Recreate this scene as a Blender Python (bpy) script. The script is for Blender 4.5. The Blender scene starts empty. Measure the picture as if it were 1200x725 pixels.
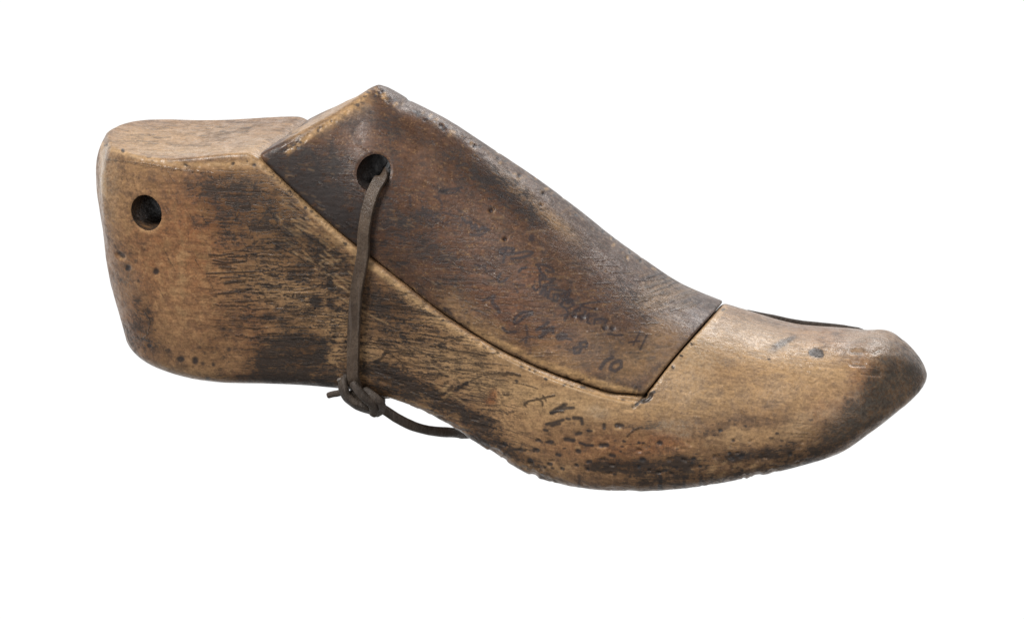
# An old wooden shoe last with its instep block tied on by a leather cord, on pure white.
import bpy, math
import numpy as np
# ---- camera numbers (cm) ----
TH=math.radians(17.0); EL=math.radians(17.0); DIST=135.0
FWD=np.array([-math.sin(TH)*math.cos(EL), math.cos(TH)*math.cos(EL), -math.sin(EL)])
RIGHT=np.array([math.cos(TH), math.sin(TH), 0.0])
UP=np.cross(RIGHT,FWD)
TGT=np.array([13.6,0.0,5.2]); CAM=TGT-FWD*DIST
SX=36.0            # px per cm at target
FPX=SX*DIST
CX,CY=600.0,362.5
OFF=np.array([0.0,0.0])
def proj(P):
    d=P-CAM; q=d@FWD
    return np.stack([CX+FPX*(d@RIGHT)/q, CY-FPX*(d@UP)/q],-1), q
def inv(px,py,y):
    """point of plane Y=y seen at pixel"""
    px=np.asarray(px,float);py=np.asarray(py,float);y=np.asarray(y,float)
    r=FWD+((px-CX)/FPX)[...,None]*RIGHT-((py-CY)/FPX)[...,None]*UP
    k=(y-CAM[1])/r[...,1]
    return CAM+k[...,None]*r
def pchip(xs,ys):
    xs=np.asarray(xs,float);ys=np.asarray(ys,float)
    h=np.diff(xs);d=np.diff(ys)/h
    m=np.zeros_like(ys)
    m[0]=d[0];m[-1]=d[-1]
    for i in range(1,len(xs)-1):
        if d[i-1]*d[i]<=0: m[i]=0
        else:
            w1=2*h[i]+h[i-1];w2=h[i]+2*h[i-1]
            m[i]=(w1+w2)/(w1/d[i-1]+w2/d[i])
    def f(x):
        x=np.asarray(x,float)
        i=np.clip(np.searchsorted(xs,x)-1,0,len(xs)-2)
        t=(x-xs[i])/h[i]
        tc=np.clip(t,0,1)
        v=((1+2*tc)*(1-tc)**2)*ys[i]+tc*(1-tc)**2*h[i]*m[i]+tc*tc*(3-2*tc)*ys[i+1]+tc*tc*(tc-1)*h[i]*m[i+1]
        return v+np.where(t<0,t*h[i]*m[0],0)+np.where(t>1,(t-1)*h[i]*m[-1],0)
    return f

# ---- shape (cm) ----
PR=dict(
 W=[(-0.6, 3.1), (3.0, 3.15), (6.0, 3.0), (9.0, 2.75), (12.0, 2.95), (15.0, 3.6), (18.0, 4.25), (20.5, 4.2), (23.0, 3.7), (25.0, 3.2), (27.6, 2.8)],
 M=[(0.0, 2.6), (6.0, 2.2), (9.0, 1.5), (12.0, 1.7), (16.0, 2.0), (20.0, 2.2), (24.0, 2.3), (28.0, 2.4)],
 N=[(0.0, 2.2), (6.0, 2.0), (9.0, 1.5), (12.0, 1.7), (16.0, 2.0), (20.0, 2.2), (24.0, 2.3), (28.0, 2.4)],
 ZM=[(0.0, 6.6), (6.0, 7.4), (9.0, 8.3), (12.0, 5.8), (15.0, 3.6), (18.0, 2.0), (21.0, 2.0), (24.0, 2.7), (26.0, 3.4), (28.0, 3.9)],
 ZR=[(0.0, 12.7), (6.0, 12.7), (9.0, 12.5), (11.0, 11.6), (13.0, 10.37), (15.0, 8.995), (17.0, 7.42), (19.0, 6.159), (21.0, 5.578), (23.0, 5.251), (25.0, 5.524), (26.0, 5.915), (28.0, 5.3)],
 ZB=[(0.0, 2.95), (2.0, 2.577), (4.0, 2.474), (7.0, 2.615), (9.0, 2.572), (10.5, 2.363), (12.0, 1.863), (13.0, 1.395), (14.3, 0.806), (15.7, 0.402), (17.0, 0.353), (18.3, 0.395), (19.5, 0.533), (20.8, 0.794), (22.5, 1.192), (24.0, 1.658), (25.0, 2.02), (26.0, 2.719), (27.0, 3.475), (28.0, 3.944)],
 XB=[(2.5, 0.643), (3.0, 0.427), (3.5, 0.301), (4.36, 0.095), (5.4, -0.16), (6.8, -0.395), (7.6, -0.62), (8.6, -0.925), (9.5, -1.07), (10.2, -0.956)],
 ZT=[(-1.0, 10.324), (2.0, 10.067), (5.9, 10.468), (7.0, 10.45), (9.0, 10.6)],
 SEAM=[(5.4, 10.62), (5.95, 10.2), (8.79, 7.95), (10.81, 6.61), (12.53, 5.54), (15.24, 4.52), (16.87, 4.17), (18.3, 3.93), (19.08, 3.95), (19.17, 4.05), (19.82, 4.98), (20.75, 6.1), (21.5, 7.0)],
 BT=[(4.0, 9.2), (5.95, 10.513), (7.0, 11.106), (8.0, 11.689), (9.05, 12.449), (9.3, 12.375), (10.0, 11.84), (11.0, 11.581), (12.0, 11.146), (13.0, 10.402), (14.0, 9.75), (15.0, 9.4), (17.0, 8.7), (21.0, 7.0)],
 XT=23.0,
 RT=4.32,
 KT=2.2,
 RH=4.6,
 KH=2.3,
)
def lin(pts):
    a=np.array(pts,float)
    return lambda x: np.interp(x,a[:,0],a[:,1])
class Shape:
    def __init__(s,P=PR):
        s.P=P
        for k in ('W','M','N','ZM','ZR','ZB','XB','ZT'):
            a=np.array(P[k],float); setattr(s,k,pchip(a[:,0],a[:,1]))
        s.SEAM=lin(P['SEAM']); s.BT=lin(P['BT'])
        # soften the corners of the drawn lines a little
        a=np.array(P['SEAM'],float)
        xs=np.linspace(4.5,22,1400); v=np.interp(xs,a[:,0],a[:,1]); 
        pc=pchip(a[:,0],a[:,1])(xs); s._sx=xs; s._sv=pc
        s.SEAM=lambda x:np.interp(x,s._sx,s._sv)
        a=np.array(P['BT'],float); xb=np.linspace(3,21,1400); v=np.interp(xb,a[:,0],a[:,1])
        k=np.exp(-np.linspace(-2,2,11)**2); k/=k.sum(); v2=np.convolve(np.pad(v,5,'edge'),k,'valid')
        s.BT=lambda x:np.interp(x,xb,v2)
    def skin(s,p,off=0.0):
        x,y,z=p[...,0],p[...,1],p[...,2]
        P=s.P
        W=s.W(x)+off; zm=s.ZM(x); zr=s.ZR(x)+off; zb=s.ZB(x)
        low=np.clip((zm-z)/np.maximum(zm-zb,.3),0,1.3)
        Wl=W*(1-0.06*low**2)
        a=(np.abs(y)/Wl)
        b=np.maximum(0,z-zm)/np.maximum(zr-zm,.3)
        c=np.maximum(0,P['RH']-(x-s.XB(z)))/P['RH']
        d=np.maximum(0,x-P['XT'])/P['RT']
        m=s.M(x);n=s.N(x)
        rho=a**m+b**n+c**P['KH']+d**P['KT']
        return (rho**(1/np.maximum(m,n))-1)*W
    def bottom(s,p):
        x,y,z=p[...,0],p[...,1],p[...,2]
        # slightly rounded sole across the width
        return (s.ZB(x)+0.02*y*y-z)
def smax(a,b,k):
    h=np.maximum(k-np.abs(a-b),0)/k
    return np.maximum(a,b)+h*h*k*0.25
def f_body(S,p):
    f=S.skin(p)
    f=smax(f,S.bottom(p),0.55 )
    f=smax(f,p[...,2]-S.ZT(p[...,0])-np.where(p[...,0]>7,(p[...,0]-7)*2,0),0.11)
    # flat facet where the heel back was trimmed on the near side
    c0=np.interp(p[...,2],[6,7,8,8.5,9,9.5,10.3],[.5,.33,.16,.03,-.08,-.22,-.40])
    f=smax(f,-0.883*(p[...,0]-S.XB(p[...,2]))-0.469*p[...,1]-c0,0.07)
    # blunt face across the near side of the toe
    f=smax(f,p[...,0]*0.8004+p[...,1]*-0.5003+p[...,2]*0.3302-23.334,0.26)
    sl=S.SEAM(p[...,0])
    f=smax(f,(p[...,2]-sl)*0.75,0.16)
    return f
def f_block(S,p):
    x=p[...,0]
    off=np.interp(x,[5,9,12,14,18,21],[-.05,-.05,0.0,.08,.13,.03])
    f=S.skin(p,off)
    f=smax(f,(p[...,2]-S.BT(x))*0.8,0.20)
    f=smax(f,(S.SEAM(x)+0.055-p[...,2])*0.75,np.interp(x,[11,13.5,18.5,19.3],[.14,.30,.30,.12]))
    return f
SP_BODY=[(3.2,6.2),(6,6.2),(9,5.0),(12,3.8),(15,2.5),(18,2.1),(21,2.8),(23.6,3.7)]
SP_BLOCK=[(7.4,10.2),(9,10.0),(12,7.8),(15,6.1),(17,5.4),(18.9,5.3)]
def mesh_grid(S,f,spine,nc0,nm,nc1,nv,vdens=0.45,rmax=9.0):
    a=np.array(spine,float); pc=pchip(a[:,0],a[:,1])
    x0,x1=a[0,0],a[-1,0]
    al=np.concatenate([np.linspace(-math.pi/2,0,nc0,endpoint=False),np.zeros(nm),np.linspace(0,math.pi/2,nc1+1)[1:]])
    xx=np.concatenate([np.full(nc0,x0),np.linspace(x0,x1,nm),np.full(nc1,x1)])
    zz=pc(xx)
    # angles: denser on the side towards -Y (v=pi)
    t=np.linspace(0,2*math.pi,nv,endpoint=False)
    v=t+vdens*np.sin(t-0.0)   # dtheta small near t=pi
    v=v
    A,V=np.meshgrid(al,v,indexing='ij')
    D=np.stack([np.sin(A),np.cos(A)*np.cos(V),np.cos(A)*np.sin(V)],-1)
    O=np.stack([xx,np.zeros_like(xx),zz],-1)[:,None,:]
    lo=np.zeros(A.shape);hi=np.full(A.shape,rmax)
    # march for first crossing, then bisect
    steps=np.linspace(0.3,rmax,16); found=np.zeros(A.shape,bool); prev=np.zeros(A.shape)
    for st in steps:
        val=f(S,O+D*st)
        new=(val>0)&~found
        lo=np.where(new,prev,lo);hi=np.where(new,st,hi)
        found|=new; prev=np.where(found,prev,st)
    for _ in range(14):
        mid=(lo+hi)/2; val=f(S,O+D*mid[...,None]); ins=val<0
        lo=np.where(ins,mid,lo);hi=np.where(ins,hi,mid)
    Pt=O+D*((lo+hi)/2)[...,None]
    return Pt

FWD_OBJ=FWD/np.linalg.norm(FWD)
# =====================================================================
# noise in numpy (used to roughen the carved surfaces)
def vnoise(p, seed=0):
    p=np.asarray(p,float); i=np.floor(p).astype(np.int64); f=p-i; f=f*f*(3-2*f)
    def h(a,b,c):
        n=(a*73856093)^(b*19349663)^(c*83492791)^(seed*2654435761)
        n=(n^(n>>13))*1274126177; n=n&0x7fffffff; n=(n^(n>>15))*69069&0x7fffffff
        return (n&0xffff)/65535.0
    r=0
    for dx in (0,1):
        for dy in (0,1):
            for dz in (0,1):
                w=(f[...,0] if dx else 1-f[...,0])*(f[...,1] if dy else 1-f[...,1])*(f[...,2] if dz else 1-f[...,2])
                r=r+w*h(i[...,0]+dx,i[...,1]+dy,i[...,2]+dz)
    return r*2-1
def fbm(p,oct=3,seed=0):
    s=0;a=1.0;t=0
    for k in range(oct):
        s=s+a*vnoise(p*(2.03**k)+k*7.3,seed+k); t+=a; a*=.5
    return s/t

# =====================================================================
# stains, scratches, pits, handwriting, painted sheen and toe shade, kept as soft strokes in a flat chart
# of the near side (u along the last, v up; both in cm of the object itself)
DU=np.array([1.0,0.306,0.0]); DV=np.array([-0.0895,0.2925,1.0]); RES=0.022
U0,V0,NU,NVV=-2.0,-1.5,1420,740
def chart(p): return p@DU, p@DV
def raster(strokes,nch):
    img=np.zeros((nch,NVV,NU),np.float32)
    for (ch,r,s,soft,pts) in strokes:
        P=np.array(pts,float).reshape(-1,2)
        if len(P)==1: P=np.vstack([P,P+1e-4])
        R=r*(1+soft)+RES*1.5
        x0=max(0,int((P[:,0].min()-R-U0)/RES)); x1=min(NU,int((P[:,0].max()+R-U0)/RES)+2)
        y0=max(0,int((P[:,1].min()-R-V0)/RES)); y1=min(NVV,int((P[:,1].max()+R-V0)/RES)+2)
        if x1<=x0 or y1<=y0: continue
        gx,gy=np.meshgrid(U0+RES*np.arange(x0,x1),V0+RES*np.arange(y0,y1))
        d=np.full(gx.shape,1e9)
        for a,b in zip(P[:-1],P[1:]):
            ab=b-a; L=max((ab**2).sum(),1e-9)
            t=np.clip(((gx-a[0])*ab[0]+(gy-a[1])*ab[1])/L,0,1)
            d=np.minimum(d,np.hypot(gx-a[0]-t*ab[0],gy-a[1]-t*ab[1]))
        e=np.clip((R-d)/(R-r*max(0,1-soft)+1e-6),0,1); e=e*e*(3-2*e)*s
        sub=img[ch,y0:y1,x0:x1]
        img[ch,y0:y1,x0:x1]=np.where(np.abs(e)>np.abs(sub),e,sub) if s<0 else np.maximum(sub,e)
    return img
def blobs(img,bl):
    gx,gy=np.meshgrid(U0+RES*np.arange(NU),V0+RES*np.arange(NVV))
    for (ch,cx,cy,rx,ry,ang,s) in bl:
        R=max(rx,ry)*2.6
        x0=max(0,int((cx-R-U0)/RES));x1=min(NU,int((cx+R-U0)/RES)+1)
        y0=max(0,int((cy-R-V0)/RES));y1=min(NVV,int((cy+R-V0)/RES)+1)
        if x1<=x0 or y1<=y0: continue
        X=gx[y0:y1,x0:x1]-cx;Y=gy[y0:y1,x0:x1]-cy
        c,sn=math.cos(ang),math.sin(ang)
        q=((X*c+Y*sn)/rx)**2+((-X*sn+Y*c)/ry)**2
        g=(np.exp(-0.5*q**1.5)*s).astype(np.float32)
        sub=img[ch,y0:y1,x0:x1]
        img[ch,y0:y1,x0:x1]=sub+g*(1-np.clip(sub,0,1)) if s>0 else sub+g
def sample(img,u,v):
    fx=np.clip((u-U0)/RES,0,NU-1.001);fy=np.clip((v-V0)/RES,0,NVV-1.001)
    ix=fx.astype(int);iy=fy.astype(int);a=fx-ix;b=fy-iy
    return (img[:,iy,ix]*(1-a)*(1-b)+img[:,iy,ix+1]*a*(1-b)+img[:,iy+1,ix]*(1-a)*b+img[:,iy+1,ix+1]*a*b)

# =====================================================================
def grid_normals(G):
    """outward normals of a (rings, around) grid"""
    du=np.empty_like(G); du[1:-1]=G[2:]-G[:-2]; du[0]=G[1]-G[0]; du[-1]=G[-1]-G[-2]
    dv=np.roll(G,-1,1)-np.roll(G,1,1)
    n=np.cross(du,dv); n/=np.linalg.norm(n,axis=-1,keepdims=True)+1e-12
    c=G.reshape(-1,3).mean(0)
    if ((G-c)*n).sum()<0: n=-n
    return n
def link(name,verts,faces,mat,parent=None,smooth=True,origin=None):
    me=bpy.data.meshes.new(name)
    verts=np.asarray(verts,float)*0.01
    nv=len(verts); me.vertices.add(nv); me.vertices.foreach_set('co',verts.astype(np.float32).ravel())
    quads=np.asarray(faces,np.int32)
    tri=quads[:,2]==quads[:,3]
    cnt=np.where(tri,3,4); 
    mask=np.ones(quads.shape,bool); mask[:,3]=~tri
    loops=quads[mask]; start=np.concatenate([[0],np.cumsum(cnt)[:-1]])
    me.loops.add(len(loops)); me.loops.foreach_set('vertex_index',loops.astype(np.int32))
    me.polygons.add(len(quads)); me.polygons.foreach_set('loop_start',start.astype(np.int32))
    me.polygons.foreach_set('use_smooth',np.full(len(quads),smooth))
    me.update(calc_edges=True); me.validate()
    me.materials.append(mat)
    o=bpy.data.objects.new(name,me); bpy.context.scene.collection.objects.link(o)
    if parent is not None: o.parent=parent
    return o
def set_attr(o,name,arr):
    at=o.data.attributes.new(name,'FLOAT_COLOR','POINT')
    a=np.zeros((len(o.data.vertices),4),np.float32); a[:len(arr),:arr.shape[1]]=arr
    at.data.foreach_set('color',a.ravel())
def carve(name,S,f,spine,counts,img,mat,parent,hole,seed,rough):
    G=mesh_grid(S,f,spine,*counts)
    N=grid_normals(G)
    shp=G.shape[:2]; P=G.reshape(-1,3); n=N.reshape(-1,3)
    u,v=chart(P)
    ch=sample(img,u,v)                        # channels x verts
    facing=np.clip((-(n@FWD_OBJ))*25,0,1)      # the marks lie on the near side only
    wrap=np.clip((-(n@FWD_OBJ)+.3)*6,0,1); dep=ch[6]*wrap
    ch=ch*facing; ch[6]=dep
    # hand-carved unevenness, nicks along the sole edge, grooves and pits
    disp=0.016*fbm(P/1.7,2,seed)+0.007*fbm(P*np.array([1/.9,1/.35,1/.35]),2,seed+5)
    disp+=rough*0.0035*fbm(P*np.array([1/.35,1/.08,1/.08]),2,seed+9)
    if name=='last_body':
        e=np.clip(1-np.abs(P[:,2]-S.ZB(P[:,0])-0.25)/0.55,0,1)*np.clip((P[:,0]-11.3)/1.5,0,1)
        c=fbm(P*np.array([1/.55,1/.8,1/.45]),3,31)
        c2=fbm(P*np.array([1/.28,1/.5,1/.22]),2,77)
        gate=np.clip(.5+1.6*fbm(P/1.9,2,55),0.05,1.3)
        disp+=e*gate*np.clip((24.5-P[:,0])/3,.15,1)*(0.035*c+.03*c2-0.22*np.clip(c-.14,0,1)-.12*np.clip(c2-.2,0,1))
    disp-=ch[6]
    P=P+n*disp[:,None]
    # drilled hole through from side to side
    hx,hz,hr,hgx=hole
    d=np.stack([P[:,0]-hx,P[:,2]-hz],-1); rr=np.hypot(d[:,0],d[:,1])
    inh=rr<hr
    # roll the rim in
    rim=np.clip(1-(rr-hr)/0.09,0,1)*(~inh); P[:,1]-=np.sign(P[:,1])*0.045*rim**2
    near=np.abs(rr-hr)<0.045
    sc=np.where(near,hr/np.maximum(rr,1e-6),1.0)
    P[:,0]=hx+d[:,0]*sc; P[:,2]=hz+d[:,1]*sc
    rr2=np.where(near,hr,rr)
    a,b=shp
    idx=np.arange(a*b).reshape(a,b); nx=np.roll(idx,-1,1)
    F=np.stack([idx[:-1],idx[1:],nx[1:],nx[:-1]],-1).reshape(-1,4)
    keep=~((rr2[F]<hr+1e-4).all(1)); F=F[keep]
    # end poles
    p0=P[:b].mean(0);p1=P[-b:].mean(0)
    V=[P,p0[None],p1[None]]; k0=a*b;k1=k0+1
    r=np.arange(b); rn=np.roll(r,-1)
    c0=np.stack([np.full(b,k0),r,rn,rn],-1); c1=np.stack([np.full(b,k1),rn+(a-1)*b,r+(a-1)*b,r+(a-1)*b],-1)
    # bore wall
    nt,ny=96,40
    th=np.linspace(0,2*math.pi,nt,endpoint=False); cx=hx+hr*np.cos(th);cz=hz+hr*np.sin(th)
    ye=[]
    for sgn in (-1,1):
        lo=np.zeros(nt);hi=np.full(nt,7.0)
        for _ in range(30):
            mid=(lo+hi)/2; val=f(S,np.stack([cx,sgn*mid,cz],-1)); lo=np.where(val<0,mid,lo);hi=np.where(val<0,hi,mid)
        ye.append(sgn*(lo-0.03))
    t=np.linspace(0,1,ny)[:,None]
    Y=ye[0]*(1-t)+ye[1]*t
    wob=1-0.02*np.sin(t*23+th*2)*np.sin(t*math.pi)
    T=np.stack([hx+(cx-hx)*wob,Y,hz+(cz-hz)*wob],-1).reshape(-1,3)
    base=a*b+2
    ti=np.arange(nt*ny).reshape(ny,nt)+base; tn=np.roll(ti,-1,1)
    FT=np.stack([ti[:-1],tn[:-1],tn[1:],ti[1:]],-1).reshape(-1,4)
    allF=np.concatenate([F,c0,c1,FT]); allV=np.concatenate(V+[T])
    if ((P[idx[5,5]]-P.mean(0))@np.cross(P[idx[6,5]]-P[idx[5,5]],P[idx[5,6]]-P[idx[5,5]]))<0: allF=allF[:,::-1] if False else np.stack([allF[:,0],allF[:,1],allF[:,2],allF[:,3]],-1)
    o=link(name,allV,allF,mat,parent)
    A=np.concatenate([ch.T,np.zeros((2,ch.shape[0]))]); tube=np.zeros((len(T),ch.shape[0])); tube[:,0]=0.8  # bore wall coloured dark along its whole depth
    A=np.concatenate([A,tube])
    set_attr(o,'marks_a',A[:,[0,1,2]]); set_attr(o,'marks_b',A[:,[3,4,5]]); set_attr(o,'marks_c',A[:,[7,8,9]])
    return o,P.reshape(a,b,3),n.reshape(a,b,3)

# ---- swept straps and cords ------------------------------------------
def catmull(P,n):
    P=np.array(P,float); Q=np.vstack([2*P[0]-P[1],P,2*P[-1]-P[-2]])
    seg=len(P)-1; t=np.linspace(0,seg,n); i=np.minimum(t.astype(int),seg-1); f=(t-i)[:,None]
    a,b,c,d=Q[i],Q[i+1],Q[i+2],Q[i+3]
    return .5*((2*b)+(c-a)*f+(2*a-5*b+4*c-d)*f*f+(3*b-a-3*c+d)*f**3)
def sweep(path,flat,w,h,n=160,m=24,seed=1,rough=.012,sq=3.2,taper=(1,1),smooth=0):
    """strap of width w and thickness h along path; flat = direction(s) its broad face looks to"""
    C=catmull(path,n)
    if smooth:
        k=np.hanning(smooth+2)[1:-1]; k/=k.sum(); h_=smooth//2
        C=np.stack([np.convolve(np.pad(C[:,j],h_,'reflect',reflect_type='odd'),k,'valid')[:n] for j in range(3)],-1)
    s=np.concatenate([[0],np.cumsum(np.linalg.norm(np.diff(C,axis=0),axis=1))])
    u=np.linspace(0,s[-1],n); C=np.stack([np.interp(u,s,C[:,k]) for k in range(3)],-1)
    T=np.gradient(C,axis=0); T/=np.linalg.norm(T,axis=1,keepdims=True)
    Fl=np.array(flat,float); 
    if Fl.ndim==1: Fl=np.repeat(Fl[None],n,0)
    else:
        k=np.linspace(0,1,len(Fl)); q=np.linspace(0,1,n); Fl=np.stack([np.interp(q,k,Fl[:,j]) for j in range(3)],-1)
    Nn=Fl-(Fl*T).sum(1,keepdims=True)*T; Nn/=np.linalg.norm(Nn,axis=1,keepdims=True)
    B=np.cross(T,Nn)
    q=np.linspace(0,1,n)
    W=w*(np.interp(q,[0,.06,.94,1],[taper[0],1,1,taper[1]])); 
    W=W*(1+.05*np.array([fbm(np.array([x*0.9,seed,0.]),2,seed) for x in u]))
    a=np.linspace(0,2*math.pi,m,endpoint=False)
    ca,sa=np.cos(a),np.sin(a)
    ex=np.sign(ca)*np.abs(ca)**(2/sq); ey=np.sign(sa)*np.abs(sa)**(2/sq)
    Hh=h*np.interp(q,[0,.03,.97,1],[min(1,taper[0]),1,1,min(1,taper[1])])
    V=C[:,None]+B[:,None]*(ex[None,:,None]*W[:,None,None]/2)+Nn[:,None]*(ey[None,:,None]*Hh[:,None,None]/2)
    d=V-C[:,None]; d/=np.linalg.norm(d,axis=-1,keepdims=True)+1e-9
    V=V+d*(rough*fbm(V*np.array([2.2,2.2,2.2]),3,seed))[...,None]
    idx=np.arange(n*m).reshape(n,m); nx=np.roll(idx,-1,1)
    F=np.stack([idx[:-1],nx[:-1],nx[1:],idx[1:]],-1).reshape(-1,4)
    vs=np.concatenate([V.reshape(-1,3),V[:1].mean(1),V[-1:].mean(1)]); r=np.arange(m);rn=np.roll(r,-1)
    c0=np.stack([np.full(m,n*m),rn,r,r],-1);c1=np.stack([np.full(m,n*m+1),r+(n-1)*m,rn+(n-1)*m,rn+(n-1)*m],-1)
    return vs,np.concatenate([F,c0,c1])
def join(parts):
    V=[];F=[];k=0
    for v,f in parts: V.append(v);F.append(f+k);k+=len(v)
    return np.concatenate(V),np.concatenate(F)

HOLE_BODY=(2.072,8.301,0.585,0)
HOLE_BLOCK=(9.605,10.035,0.54,0)
WORLD_DIM=0.22
KEY=13.5
TOP=5.5
FILL=5.0
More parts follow.
